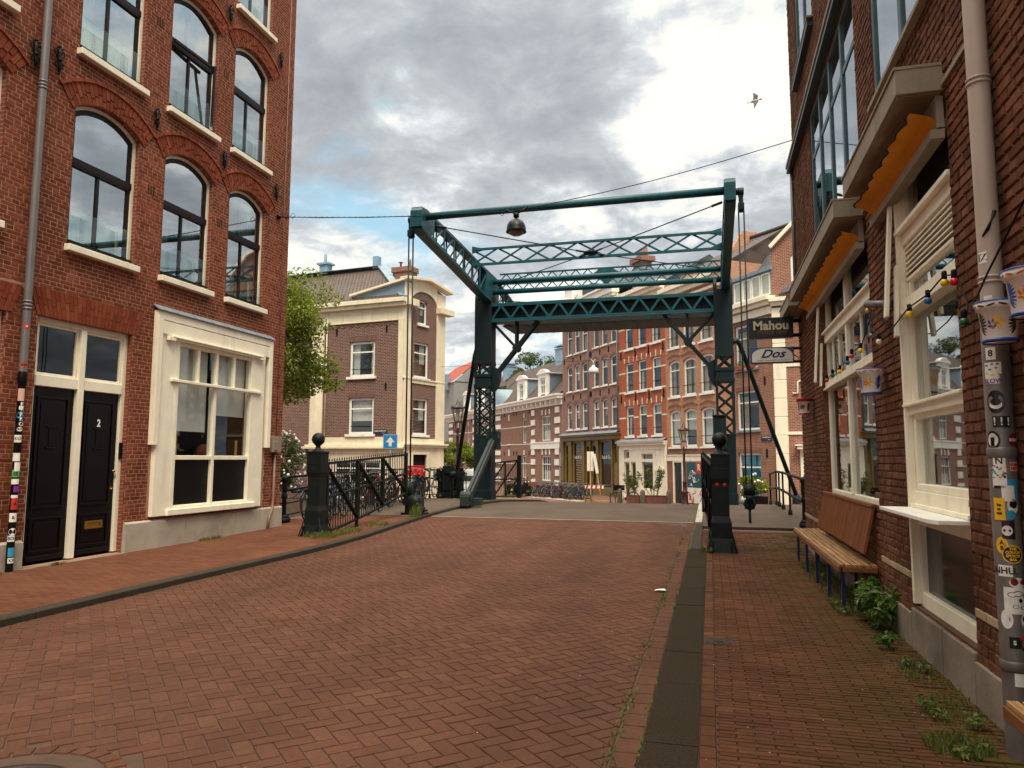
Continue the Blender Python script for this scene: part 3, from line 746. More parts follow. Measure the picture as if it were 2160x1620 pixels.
for h in HU:
    mb = MB()
    arch_bricks(mb, h, .012, ARW, d=.022, w=.058, gap=.009, extra=.05, deco=True)
    R = archR(h.x1-h.x0, h.rise); c = (h.x0+h.x1)/2; zc = h.z1-R; a = math.asin(((h.x1-h.x0)/2+.06)/R)
    n = 9
    for i in range(n):
        u0 = -a+2*a*i/n+.004; u1 = -a+2*a*(i+1)/n-.004; P = lambda t, r, yy: (c+r*sin(t), yy, zc+r*cos(t)); r0, r1 = R+ARW+.008, R+ARW+.06
        mb.add([P(u0, r0, 0), P(u1, r0, 0), P(u1, r1, 0), P(u0, r1, 0), P(u0, r0, -.04), P(u1, r0, -.04), P(u1, r1, -.03), P(u0, r1, -.03)], [(4, 5, 6, 7), (0, 1, 5, 4), (1, 2, 6, 5), (2, 3, 7, 6), (3, 0, 4, 7)])
    mb.build('arch_bricks', m_brLa, LB, recalc=False)
for x0, x1, zt in ((8.2, 10.12, 3.62), (5.9, 7.82, 3.58)):
    mb = MB(); n = int((x1-x0)/.07)
    for i in range(n):
        t0, t1 = (i+.06)/n, (i+.94)/n
        X = lambda t, z: x0+(x1-x0)*t+(t-.5)*2*(z-zt)*.35
        for za, zb in ((zt+.004, zt+.20+(.05 if i % 2 else -.05)), (zt+.21+(.05 if i % 2 else -.05), zt+.40)):
            dd = .013+random.uniform(-.002, .002)
            mb.add([(X(t0, za), 0, za), (X(t1, za), 0, za), (X(t1, zb), 0, zb), (X(t0, zb), 0, zb), (X(t0, za), -dd, za), (X(t1, za), -dd, za), (X(t1, zb), -dd, zb), (X(t0, zb), -dd, zb)], [(4, 5, 6, 7), (0, 1, 5, 4), (1, 2, 6, 5), (2, 3, 7, 6), (3, 0, 4, 7)])
    mb.build('arch_bricks', m_brLa, LB, recalc=False)
for k, h in enumerate(HU):
    w = window(LB, h, y=.08, fw=.05, fm=m_cream, pm=g_up, trans=.575, sill=(.04, .10, .11), cm=m_curt, dk=.28, sash=(.075, m_sash),
               curt=[(.0, .33, .0, .52), (.62, 1, .0, .52)] if k % 3 else [(.0, .45, 0, .95), (.52, 1, 0, .95)])
    mb = MB(); xm = (h.x0+h.x1)/2-.05; zt = h.z0+2.36*.575
    mb.box(h.x0+.1, h.x1-.1, .085, .17, zt-.09, zt+.05); mb.box(xm-.028, xm+.028, .10, .16, h.z0+.05, zt-.09)
    mb.build('glazing_bar', m_sash, w, bevel=.005, seg=1)
    mb = MB(); mb.quad((h.x0+.03, 0, h.z0+.10), (h.x1-.1, 0, h.z0+.10), (h.x1-.1, 0, h.z0+.56), (h.x0+.03, 0, h.z0+.56)); mb.box(h.x0+.03, h.x1-.1, -.004, .004, h.z0+.556, h.z0+.562); b = mb.build('glass_guard', g_bal, w, recalc=False)
    mb = MB(); mb.box(h.x0+.03, h.x1-.06, -.012, .03, h.z0+.055, h.z0+.085); mb.build('guard_rail', m_black, w)
# one upper sash stands open
mb = MB(); mb.beam((11.75, .02, 8.0), (11.62, -.10, 9.15), .05, .03); mb.beam((10.65, .02, 9.15), (11.70, -.06, 9.12), .05, .05); mb.build('open_sash', m_sash, LB)
# doors
for k, h in enumerate(HD):
    mb = MB(); y0, y1 = .07, .15; xm = (h.x0+h.x1)/2-.02
    mb.box(h.x0, h.x0+.085, y0, y1, .10, h.z1); mb.box(h.x1-.085, h.x1, y0, y1, .10, h.z1); mb.box(h.x0+.085, h.x1-.085, y0, y1, h.z1-.085, h.z1); mb.box(xm-.05, xm+.055, y0-.03, y1-.002, .10, h.z1-.085); mb.box(h.x0+.08, h.x1-.08, y0-.015, y1-.004, 2.62, 2.78)
    for a, b in ((h.x0+.085, xm-.05), (xm+.055, h.x1-.085)): mb.ring(rect(a, b, 2.78, h.z1-.085), rect(a+.04, b-.04, 2.82, h.z1-.125), y0+.02, y1-.01)
    fr = mb.build('door_frame', m_cream, LB, bevel=.008)
    mb = MB(); mb.quad((h.x0+.1, .12, 2.8), (h.x1-.1, .12, 2.8), (h.x1-.1, .12, h.z1-.1), (h.x0+.1, .12, h.z1-.1)); mb.build('fanlight', g_shop, fr, recalc=False)
    for a, b in ((h.x0+.085, xm-.05), (xm+.055, h.x1-.085)):
        mb = MB(); mb.box(a, b, .115, .15, .12, 2.62)
        w = b-a
        for za, zb in ((.24, .74), (.86, 2.48)):
            mb.ring(rect(a+.09, b-.09, za, zb), rect(a+.125, b-.125, za+.035, zb-.035), .098, .12)
            mb.box(a+.16, b-.16, .106, .12, za+.07, zb-.07)
        d = mb.build('door', m_door, LB, bevel=.006)
        xc = (a+b)/2
        mb = MB(); mb.box(xc-.085, xc+.085, .088, .11, 1.72, 1.745); mb.box(xc-.1, xc+.1, .088, .11, 2.03, 2.05); mb.box(xc-.05, xc+.05, .098, .108, 1.76, 2.02); mb.build('letter_flap', m_door, d, bevel=.004)
        mb = MB(); mb.box(a+.06, b-.06, .09, .12, .13, .20); mb.build('kick_rail', m_black, d, bevel=.01)
        if k == 0 and a > 9:
            mb = MB(); mb.ring(rect(xc-.17, xc+.17, .50, .62), rect(xc-.13, xc+.13, .53, .59), .085, .108); mb.box(xc-.13, xc+.13, .095, .106, .53, .59); mb.build('letter_box', m_brass, d, bevel=.003)
            mb = MB(); mb.ball((b-.06, .075, 1.38), .028); mb.lathe([(.03, 0), (.03, .008), (.001, .008)], (b-.06, .105, 1.12), 12, 'y'); mb.tube([(b-.06, .11, 1.38), (b-.06, .08, 1.38)], .012); mb.build('knob', m_brass, d)
            text('door_number', '2', .16, m_white, d, (xc+.0, .1035, 2.13), ext=.002, off=.004, sx=.85)
mb = MB(); mb.box(9.93, 9.985, .045, .075, 1.58, 1.84); mb.build('intercom', m_black, LB, bevel=.004)
mb = MB(); mb.box(5.9, 7.78, -.06, .2, -.2, .075); mb.box(8.16, 10.06, -.10, .2, -.2, .075); mb.build('doorstep', m_stone_dk, LB, bevel=.01)
for a, b, z in ((10.03, 11.45, .52), (11.455, 12.9, .52), (12.905, 14.56, .52), (7.76, 8.2, .43), (5.0, 5.93, .43)):
    mb = MB(); mb.box(a, b, -.055, .05, -.3, z); mb.add([(a, -.055, z), (b, -.055, z), (b, 0, z+.03), (a, 0, z+.03)], [(0, 1, 2, 3)])
    mb.build('plinth', m_stone, LB, bevel=.008)
# shop window with its wide surround
sw = MB()
sw.ring(rect(10.57, 13.70, .60, 4.10), rect(10.98, 13.32, .74, 3.70), -.075, .0)
sw.prism([(10.48, 1.81), (10.60, 1.81), (10.60, 3.98), (13.80, 3.98), (13.80, 1.81), (13.93, 1.81), (13.93, 4.13), (10.48, 4.13)], -.11, .0)
sw.box(10.60, 13.80, -.105, -.074, 3.74, 3.97)
sw.box(10.80, 13.52, -.155, -.07, 3.70, 3.735); sw.box(10.84, 13.48, -.13, -.072, 3.665, 3.70)
for x in (10.74, 13.46): sw.box(x-.03, x+.14, -.15, -.072, 3.64, 3.72)
sw.box(10.86, 13.56, -.12, -.02, 2.93, 2.985); sw.box(10.90, 13.45, -.125, .02, .595, .70)
for x in (10.98, 13.22): sw.box(x, x+.10, -.078, .06, .70, 3.70)
sw.box(11.08, 13.22, -.06, .055, 1.56, 1.64); sw.box(12.08, 12.16, -.062, .058, .70, 2.93)
for i in range(1, 4): x = 11.08+(13.22-11.08)*i/4; sw.box(x-.035, x+.035, -.058, .052, 2.985, 3.64)
sw.box(11.08, 13.22, -.061, .056, .70, .76); sw.box(11.08, 13.22, -.06, .05, 3.6, 3.67)
S1 = sw.build('shop_window', m_cream, LB, bevel=.009)
mb = MB(); mb.quad((11.0, -.005, 1.6), (13.3, -.005, 1.6), (13.3, -.005, 3.66), (11.0, -.005, 3.66)); mb.build('pane', g_shop, S1, recalc=False)
mb = MB(); mb.box(11.0, 13.3, .0, .02, .7, 1.58); mb.build('dark_panel', m_black, S1)
mb = MB(); mb.box(11.06, 12.06, .10, .108, 2.08, 3.62); mb.box(12.18, 13.24, .10, .108, 2.42, 3.62); mb.build('blind', m_blindw, S1)
mb = MB()
for i in range(9):
    x = 11.06+i*.04; mb.quad((x, .16+.02*(i % 2), 1.6), (x+.04, .16+.02*((i+1) % 2), 1.6), (x+.04, .16+.02*((i+1) % 2), 2.3), (x, .16+.02*(i % 2), 2.3))
for i in range(3):
    x = 13.08+i*.04; mb.quad((x, .16+.02*(i % 2), 1.6), (x+.04, .16+.02*((i+1) % 2), 1.6), (x+.04, .16+.02*((i+1) % 2), 1.95), (x, .16+.02*(i % 2), 1.95))
mb.build('curtain', m_curty, S1, recalc=False)
mb = MB(); mb.ball((12.45, .38, 1.68), .24, 10, (1.3, .5, .8)); mb.build('cushion', M('cushion', C_('8c4a32'), .9, var=.4, sc=9), S1)
mb = MB(); mb.add([(10.44, -.14, 4.13), (13.96, -.14, 4.13), (13.96, 0, 4.22), (10.44, 0, 4.22), (10.44, -.14, 4.15), (13.96, -.14, 4.15), (13.96, 0, 4.245), (10.44, 0, 4.245)], [(4, 5, 6, 7), (0, 1, 5, 4), (0, 3, 7, 4), (1, 2, 6, 5), (0, 1, 2, 3)])
for i in range(7): x = 10.9+i*.48; mb.beam((x, -.142, 4.152), (x, 0, 4.247), .02, .012)
mb.build('lead_flashing', m_lead, LB)
# wall anchors and shade strips for slots
def anchor(mb, x, z, s=1):
    P = lambda a, b, c=-.05: (x+a*s, c, z+b*s)
    mb.smooth = True
    mb.tube([P(0, -.17), P(.015, -.08), P(-.01, .0), P(0, .1), P(.0, .16)], [.014, .03, .022, .03, .018], 7)
    for sg in (-1, 1):
        mb.tube([P(.01*sg, .02), P(.055*sg, .05), P(.075*sg, .10), P(.05*sg, .14), P(.025*sg, .115), P(.04*sg, .09)], .011, 6)
        mb.tube([P(.01*sg, -.12), P(.05*sg, -.09), P(.06*sg, -.045), P(.035*sg, -.02), P(.02*sg, -.05)], .010, 6)
        mb.ball(P(.035*sg, .16), .018, 6)
    mb.ball(P(0, .0, -.06), .032, 8); mb.ball(P(0, .18), .022, 7); mb.ball(P(0, -.18), .018, 7); mb.smooth = False
for z in (7.46, 10.53):
    for x in (10.25, 12.10, 13.92):
        mb = MB(); anchor(mb, x, z); mb.build('wall_anchor', m_black, LB, recalc=False)
for x, z in ((7.86, 7.32), (8.25, 7.44)):
    mb = MB(); anchor(mb, x, z, 1.15); mb.build('wall_anchor', m_black, LB, recalc=False)
mb = MB()
for z in (6.1, 9.17):
    for x in (10.25, 12.10):
        for i in range(3): mb.box(x-.07+i*.06, x-.052+i*.06, -.0095, -.001, z, z+.17)
mb.build('slot_shade', m_dark, LB)  # dark strips proud of the brick, coloured as the shade inside recessed slots
mb = MB(); mb.box(14.05, 14.36, -.11, -.008, 1.72, 2.06); mb.box(14.08, 14.2, -.125, -.11, 1.76, 1.96); bx = mb.build('meter_box', M('box_grey', C_('8b7a6c'), .6, var=.15), LB, bevel=.01)
mb = MB(); mb.smooth = True; mb.tube([(14.22, -.04, 1.72), (14.22, -.04, .75), (14.16, -.06, .5), (14.02, -.09, .35), (13.98, -.09, .1)], .028, 8); mb.tube([(14.27, -.03, 2.06), (14.28, -.025, 12.9)], .008, 6); mb.build('conduit', M('conduit', C_('7d6253'), .5), LB, recalc=False)
# drainpipe on the left building
def sticker(par, R, ang, z, w, h, mat, tx=None, tcol=None, rnd=False, size=.05, off=.0012, name='sticker', tz=0):
    mb = MB(); n = 8; da = w/R; rr = R+off
    if rnd:
        pts = [(cos(2*pi*i/20)*w/2, sin(2*pi*i/20)*h/2) for i in range(20)]
        vs = [((rr)*cos(ang), rr*sin(ang), z)]+[(rr*cos(ang+a/R), rr*sin(ang+a/R), z+b) for a, b in pts]
        mb.add(vs, [(0, 1+i, 1+(i+1) % 20) for i in range(20)])
    else:
        vs = []
        for i in range(n+1):
            a = ang-da/2+da*i/n; vs += [(rr*cos(a), rr*sin(a), z-h/2), (rr*cos(a), rr*sin(a), z+h/2)]
        mb.add(vs, [(2*i, 2*i+2, 2*i+3, 2*i+1) for i in range(n)])
    ob = mb.build(name, mat, par, recalc=False)
    if tx:
        lines = tx.split('\n'); lh = size*1.0
        for k, ln in enumerate(lines): text('lettering', ln, size, tcol or m_black, ob, ext=.0005, off=.001, wrap=(rr+.001, ang, z+tz+(len(lines)-1)*lh/2-k*lh))
    return ob
sw_ = M('sticker_white', C_('e6e1d6'), .5, var=.08, sc=20, dirt=C_('aaa294'), dsc=9); sb_ = M('sticker_black', C_('14110f'), .4, var=.1)
sr_ = M('sticker_red', C_('b52a20'), .5, var=.1); sy_ = M('sticker_yellow', C_('e8b41c'), .5, var=.08); sblu = M('sticker_blue', C_('2b8fb8'), .5, var=.1)
sg_ = M('sticker_green', C_('58a35a'), .5); sp_ = M('sticker_pink', C_('d9a79a'), .5, var=.1); sm_ = M('sticker_maroon', C_('7c1620'), .4); spur = M('sticker_purple', C_('7a2a8c'), .5)
PL = thing('drainpipe', 'grey drainpipe with black stickered lower half on the red brick house', 'drainpipe', (-9.115, 7.98, 0))
mb = MB(); mb.smooth = True
mb.lathe([(.052, 2.62), (.052, 6.2), (.052, 13.4)], n=18)
for z in (3.65, 6.86, 9.9):
    for dz in (0, .05, .1): mb.lathe([(.052, z+dz-.012), (.062, z+dz-.006), (.062, z+dz+.012), (.052, z+dz+.018)], n=18)
mb.build('upper_pipe', m_pipe, PL, recalc=False)
mb = MB(); mb.smooth = True; mb.lathe([(.047, -.05), (.047, 2.6), (.058, 2.62), (.060, 2.74), (.050, 2.78)], n=18); lo = mb.build('lower_pipe', m_black, PL, recalc=False)
A0 = -.55
rs = random.Random(3)
defs = [(2.40, .085, .17, sp_, None, 0), (2.22, .05, .05, sw_, None, 0), (2.12, .09, .09, sblu, None, 1), (1.94, .11, .10, sb_, None, 1), (1.93, .07, .06, sw_, None, 1), (1.80, .10, .10, sw_, 'XO', 0), (1.55, .1, .11, sw_, None, 0),
        (1.42, .08, .12, sw_, None, 0), (1.33, .10, .10, sg_, '@', 0), (1.22, .11, .07, sw_, None, 0), (1.12, .07, .08, spur, None, 0), (1.02, .09, .04, sw_, None, 0), (.92, .10, .15, sr_, 'A', 0), (.74, .1, .12, sw_, '&', 0), (.55, .10, .10, sw_, 'V', 1), (.46, .09, .08, sw_, 'BD', 0), (.28, .08, .12, sblu, None, 0), (.17, .09, .07, sw_, 'XX', 0)]
for z, w, h, m, tx, r in defs: sticker(lo, .047, A0+rs.uniform(-.35, .35), z+.05, w, h, m, tx, m_black, bool(r), .06)
for k, ch in enumerate('KEKKO'): text('lettering', ch, .075, sw_, lo, ext=.0005, off=.003, wrap=(.0485, A0+.35, 2.32-k*.068))
up = [c for c in PL.children if c.name.startswith('upper')][0]
sticker(up, .052, A0, 2.86, .09, .09, sr_, 'XXX', sb_, True, .035); sticker(up, .052, A0, 3.4, .06, .08, sr_, 'X', sw_, False, .04)
# ================================================================ RIGHT CAFE BUILDING (local x = -world y, local y = into the wall)
RB = thing('cafe_building', 'dark brown brick cafe building with cream ground floor windows and teal upper windows', 'building', (1.65, 0, 0), -pi/2)
def HY(a, b, z0, z1): return Hole(-b, -a, z0, z1)
W1 = HY(5.50, 7.05, .38, 4.16); W2 = HY(8.20, 11.60, 1.12, 4.14); W3 = HY(8.40, 11.95, 4.42, 6.98); W4 = HY(5.60, 7.60, 5.08, 7.3); W5 = HY(11.3, 13.2, 8.2, 10.6); W6 = HY(8.4, 9.9, 8.2, 10.6)
HR = [W1, W2, W3, W4, W5, W6]
mb = MB(); mb.wall(rect(-14.35, 3, -.3, 12.6), [h.pts() for h in HR], 0, .0); mb.build('wall', m_mortarR, RB, recalc=False)
mb = MB()
for h in HR:
    P = h.pts(.001); n = len(P)
    for i in range(n): j = (i+1) % n; mb.quad((P[i][0], -.01, P[i][1]), (P[j][0], -.01, P[j][1]), (P[j][0], .16, P[j][1]), (P[i][0], .16, P[i][1]))
mb.build('reveal', b_R, RB, recalc=False)
mb = MB(); mb.box(-14.35, -14.1, .003, 8, -.3, 12.6); mb.box(-14.1, 3, .7, 8, -.3, 12.6); mb.box(2.75, 3, .003, .7, -.3, 12.6); mb.box(-14.1, 2.75, .003, .7, 12.4, 12.6); mb.box(-14.1, 2.75, .17, .7, 4.2, 4.3)
mb.build('side_wall', b_R, RB)
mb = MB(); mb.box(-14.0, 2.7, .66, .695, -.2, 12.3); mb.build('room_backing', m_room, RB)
def spansR(z):
    out = [h.span(z) for h in HR if h.span(z)]
    if z < .30: out.append((-14.4, 3))
    return out
mb = MB(); lay_bricks(mb, -14.35, -1.2, .30, 12.4, spansR, bl=.215, bh=.07, gap=.011, d=.014, jit=.003, e0=.006)
mb.build('facing_bricks', m_brR, RB, recalc=False, bevel=0)
mb = MB(); mb.wall([(-1.2, .3), (3, .3), (3, 12.4), (-1.2, 12.4)], [], -.011, 0); mb.build('plain_wall', b_R, RB, recalc=False)
for a, b, zt in ((-14.38, -11.6, .3), (-11.6, -8.2, .22), (-8.2, -7.62, .31), (-7.61, -7.05, .31), (-7.05, -6.2, .36), (-6.19, -5.5, .36), (-5.5, -4.3, .31), (-4.29, -3.0, .31), (-2.99, -1, .31)):
    mb = MB(); mb.box(a+.003, b-.003, -.035, .05, -.3, zt)
    mb.build('plinth', m_stone_dk, RB, bevel=.008)
for a, b in ((-14.36, -11.62), (-8.19, -7.06), (-5.49, -1.2)):
    x = a; mb = MB()
    while x < b: mb.box(x, min(x+.2, b), -.018, -.0, .595, .65); x += .212
    mb.build('pale_course', M('pale_brick', C_('a08a6c'), .85, var=.2, bmp=.005, island=.2), RB, bevel=.005)
# ---- window 1 (hatch with shelf)
x0, x1 = W1.x0, W1.x1
mb = MB(); mb.ring(W1.pts(), rect(x0+.09, x1-.07, .50, 4.05), .04, .13)
mb.box(x0+.02, x1-.02, .0, .12, 1.98, 2.06); mb.box(x0+.02, x1-.02, -.03, .10, 2.05, 2.075)
mb.box(x0+.05, x1-.05, .02, .12, 1.22, 1.34); mb.box(x0+.05, x1-.05, -.01, .1, 1.20, 1.235); mb.box(x0+.09, x1-.07, .03, .12, 1.06, 1.19)
mb.box(x0+.02, x1-.02, .01, .12, 2.86, 2.98); mb.box(x0+.02, x1-.02, -.02, .10, 2.83, 2.87)
mb.box(x0+.05, x1-.05, .02, .12, 3.46, 3.56); mb.box(x0+.02, x1-.02, -.03, .11, 3.56, 3.60); mb.box(x0+.05, x1-.05, .04, .12, 3.14, 3.17)
mb.ring(rect(x0+.12, x1-.07, 1.34, 1.98), rect(x0+.18, x1-.12, 1.40, 1.94), .03, .11)
mb.ring(rect(x0+.12, x1-.07, 2.98, 3.14), rect(x0+.15, x1-.1, 3.0, 3.13), .05, .10)
mb.box(x0+.015, x0+.07, -.02, .04, .40, 4.1)
f1 = mb.build('hatch_window', m_cream, RB, bevel=.006)
mb = MB()
for i in range(6): z = 3.19+i*.045; mb.add([(x0+.09, .03, z), (x1-.07, .03, z), (x1-.07, .10, z+.03), (x0+.09, .10, z+.03), (x0+.09, .03, z+.012), (x1-.07, .03, z+.012), (x1-.07, .10, z+.042), (x0+.09, .10, z+.042)], [(0, 1, 2, 3), (7, 6, 5, 4), (0, 4, 5, 1), (1, 5, 6, 2), (2, 6, 7, 3), (3, 7, 4, 0)])
mb.build('louvre', m_cream, f1)
mb = MB()
for za, zb in ((1.38, 1.96), (2.06, 2.86), (2.97, 3.14), (3.56, 4.06)): mb.quad((x0+.08, .085, za), (x1-.06, .085, za), (x1-.06, .085, zb), (x0+.08, .085, zb))
mb.build('pane', g_r, f1, recalc=False)
mb = MB(); mb.box(x0+.08, x1-.06, .09, .10, .48, 1.1); mb.build('lower_panel', M('black_glass', C_('11151a'), .12, var=.2, sc=1), f1)
mb = MB(); mb.box(x0+.10, x0+.24, .13, .2, 1.36, 3.1); mb.build('inner_lining', m_cream, f1)
mb = MB(); mb.prism([(x0-.04, -.235), (x0+.02, -.01), (x1-.003, -.01), (x1-.003, -.20), (x1-.12, -.235)], 1.170, 1.20, 'xy'); mb.build('serving_shelf', m_white, f1, bevel=.004)
# timber flap hinged above the hatch, and flanking strips on both windows
for (a, b, c, dd) in ((x0-.02, -.02, 3.98, 2.84), (W2.x0-.02, -.02, 3.98, 2.72)):
    mb = MB(); mb.beam((a, -.03, c), (a+.09, -.13, dd), .03, .075, (1, 0, 0)); mb.build('awning_arm', m_cream, RB, bevel=.003)
    mb = MB(); mb.beam((a+.05, -.02, 3.3), (a+.11, -.06, 2.66), .03, .07, (1, 0, 0)); mb.build('awning_strip', m_cream, RB, bevel=.003)
# ---- window 2 (large front)
x0, x1 = W2.x0, W2.x1
mb = MB(); mb.ring(W2.pts(), rect(x0+.08, x1-.08, 1.18, 4.06), .05, .14)
xm = -9.95
mb.box(xm-.05, xm+.05, .04, .13, 1.18, 4.06); mb.box(x0+.03, x1-.03, .01, .13, 2.62, 2.72); mb.box(x0+.03, x1-.03, -.02, .10, 2.60, 2.63)
mb.box(x0+.03, x1-.03, .02, .13, 3.30, 3.42); mb.box(x0+.03, x1-.03, -.02, .10, 3.42, 3.45)
for x in (-11.2, -10.7, -9.2): mb.box(x, x+.04, .07, .12, 2.7, 3.32)
f2 = mb.build('front_window', m_cream, RB, bevel=.006)
mb = MB(); mb.quad((x0+.05, .085, 1.15), (x1-.05, .085, 1.15), (x1-.05, .085, 4.08), (x0+.05, .085, 4.08)); mb.build('pane', g_r, f2, recalc=False)
# ---- upper windows
for h, nm in ((W3, 4), (W4, 2), (W5, 2), (W6, 2)):
    mb = MB(); mb.ring(h.pts(), h.pts(.075), .0, .12); w = h.x1-h.x0
    for k in range(1, nm): x = h.x0+w*k/nm; mb.box(x-.05, x+.05, .0, .09, h.z0+.07, h.z1-.07)
    mb.box(h.x0+.07, h.x1-.07, .01, .10, h.z1-.75, h.z1-.67)
    fr = mb.build('window', m_teal, RB, bevel=.006)
    mb = MB(); mb.quad((h.x0+.05, .022, h.z0+.05), (h.x1-.05, .022, h.z0+.05), (h.x1-.05, .022, h.z1-.05), (h.x0+.05, .022, h.z1-.05)); mb.build('pane', g_up, fr, recalc=False)
    mb = MB()
    for k in range(nm):
        a = h.x0+w*k/nm+.1; mb.box(a, a+w/nm*.35, .2, .215, h.z0+.1, h.z1-.1)
    mb.build('curtain', m_curt, fr)
mb = MB(); mb.box(-14.42, -8.72, -.09, -.0, 7.05, 7.10); mb.box(-14.45, -8.70, -.13, -.0, 7.10, 7.16); mb.build('ledge', m_conc, RB, bevel=.006)
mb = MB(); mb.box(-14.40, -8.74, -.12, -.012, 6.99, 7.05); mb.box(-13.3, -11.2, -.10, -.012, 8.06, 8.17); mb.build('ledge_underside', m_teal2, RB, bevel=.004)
for q in ((-7.64, -2.4, -.07, .02, 5.0, 5.045), (-13.35, -11.15, -.11, .02, 8.17, 8.2), (-5.53, -4.75, -.03, .0, 4.20, 4.24), (-8.3, -7.69, -.03, .0, 4.20, 4.24)): mb = MB(); mb.box(*q); mb.build('sill', m_conc, RB, bevel=.004)
# ---- canopies and awnings
for (a, b) in ((-7.69, -5.53), (-12.69, -8.29), (-14.5, -13.0)):
    mb = MB(); mb.box(a, b, -.313, .003, 4.18, 4.36); mb.box(a-.004, b+.004, -.325, .0, 4.36, 4.385)
    mb.box(a+.03, b-.03, -.28, -.02, 4.172, 4.18)
    mb.build('canopy', m_conc, RB, bevel=.008)
m_aw = M('awning_orange', C_('dc9018'), .9, var=.12, sc=3, dirt=C_('b8740f'), dsc=3); m_awt = M('awning_trim', C_('2c1a16'), .9)
def awning(a, b):
    A = MB(); B = MB(); n = int((b-a)/.04); sc = .27
    T = []
    for i in range(n+1):
        x = a+(b-a)*i/n; e = .035*abs(sin(pi*(x-a)/sc))+.01*sin(9*x)
        T.append((x, -.20-e, 4.065-.25*e))
    for p, q in zip(T, T[1:]):
        A.quad((p[0], .0, 3.93), (q[0], .0, 3.93), (q[0], -.10, 4.02), (p[0], -.10, 4.02)); A.quad((p[0], -.10, 4.02), (q[0], -.10, 4.02), q, p)
        B.beam((p[0], p[1], p[2]), (q[0], q[1], q[2]), .016, .008)
    o = A.build('awning', m_aw, RB, recalc=False); B.build('trim', m_awt, o)
    m = MB(); m.box(a, b, -.09, -.0, 3.85, 3.92); m.box(a, b, -.05, -.0, 3.93, 4.17); m.build('awning_cassette', m_conc, o, bevel=.005)
awning(-7.66, -5.58); awning(-12.6, -8.4)
mb = MB(); mb.smooth = True; mb.tube([(-14.25, -.05, 7.0), (-14.25, -.05, 4.4)], .03, 8); mb.build('corner_pipe', m_steel, RB, recalc=False); mb = MB(); mb.smooth = True; mb.tube([(-7.2, -.03, 3.0), (-7.42, -.2, 3.05)], .035, 8); mb.tube([(-7.42, -.2, 3.05), (-7.5, -.12, 2.95), (-7.4, -.02, 2.85)], .012, 6)
mb.build('wall_spotlight', m_steel, RB, recalc=False)

# ================================================================ drainpipe with stickers
PR = thing('drainpipe', 'pale drainpipe covered in stickers on the dark brick cafe wall', 'drainpipe', (1.565, 4.66, 0))
mb = MB(); mb.smooth = True; mb.lathe([(.058, 2.30), (.058, 4.0), (.058, 12)], n=24)
for z in (3.78, 2.60):
    for dz in (0, .028): mb.lathe([(.058, z+dz-.008), (.066, z+dz-.004), (.066, z+dz+.006), (.058, z+dz+.01)], n=24)
UP = mb.build('upper_pipe', m_pipew, PR, recalc=False)
mb = MB(); mb.smooth = True; mb.lathe([(.068, .02), (.068, 2.34), (.060, 2.36)], n=24)
for z in (1.64, .50): mb.lathe([(.068, z-.03), (.075, z-.02), (.073, z), (.075, z+.02), (.068, z+.03)], n=24)
LO = mb.build('lower_pipe', m_steel, PR, recalc=False)
AC = radians(251.5); RR = .068
def st(px, z, w, h, m, tx=None, tc=None, rnd=False, size=.03, off=.0012, tz=0, par=None, nm='sticker'):
    a = AC+math.asin(max(-.9, min(.9, (px-2113-(1.5-z)*12)/24.0))); return sticker(par or LO, RR, a, z+.02, w, h, m, tx, tc, rnd, size, off, nm, tz)
s1 = st(2099, 2.06, .085, .12, sw_, 'SLOW', spur, False, .034, tz=-.045)
for (dx, dz, c) in ((-.012, .02, sblu), (.018, .028, sblu), (-.03, .045, sr_), (.025, .05, sm_), (-.03, .0, sy_), (.03, -.005, sy_), (0, -.01, sy_), (.0, .05, sblu)):
    a = AC+math.asin((2099-2113+6.7)/24)+dx/RR; sticker(s1, RR, a, 2.08+dz, .017, .011, c, rnd=True, off=.002, name='eye_print')
st(2103, 1.90, .09, .13, sb_, None, None, True); st(2103, 1.885, .06, .05, sw_, None, None, True, off=.002); st(2103, 1.90, .05, .04, sb_, None, None, True, off=.003)
st(2118, 2.02, .05, .07, m_steel, rnd=False)
st(2112, 1.79, .085, .062, sb_, '! ! !', sw_, False, .06); st(2097, 1.69, .075, .10, sb_, None, None, True); st(2097, 1.69, .055, .075, sw_, None, None, True, off=.002); st(2097, 1.68, .02, .05, sb_, None, None, False, off=.003)
st(2131, 1.69, .075, .072, sm_, 'Bellond', sw_, True, .022); st(2106, 1.575, .06, .05, sw_, 'N', sb_, False, .05); st(2131, 1.545, .055, .05, sp_, 'HUMA\nNITY', sr_, False, .021)
c1 = st(2106, 1.49, .07, .12, sw_)
rs = random.Random(5)
for i in range(26):
    st(2106+rs.uniform(-11, 11), 1.515+rs.uniform(-.03, .035), .012, .01, rs.choice([sr_, sblu, sy_, sb_, sm_, sp_, sg_]), rnd=True, off=.002)
st(2106, 1.435, .055, .012, sb_, None, None, False, off=.002)
st(2127, 1.425, .05, .10, sblu); st(2120, 1.40, .06, .085, sw_, None, None, False, off=.002)
st(2105, 1.315, .055, .12, sy_, 'be\nat\nme', sb_, False, .022, off=.0022); st(2127, 1.335, .055, .09, sw_, None, None, True, off=.001); st(2128, 1.345, .04, .05, sb_, None, None, True, off=.002); st(2124, 1.285, .04, .05, sblu, None, None, True, off=.003)
st(2119, 1.205, .06, .10, sb_); st(2117, 1.20, .05, .055, sw_, None, None, True, off=.002); st(2108, 1.12, .06, .09, sy_, 'A\nB', sb_, True, .03)
st(2125, 1.075, .098, .098, sy_, None, None, True, off=.003); st(2125, 1.075, .086, .086, sb_, 'THE\nCOUCH\nSPORTS\nBAR', sy_, True, .019, off=.004)
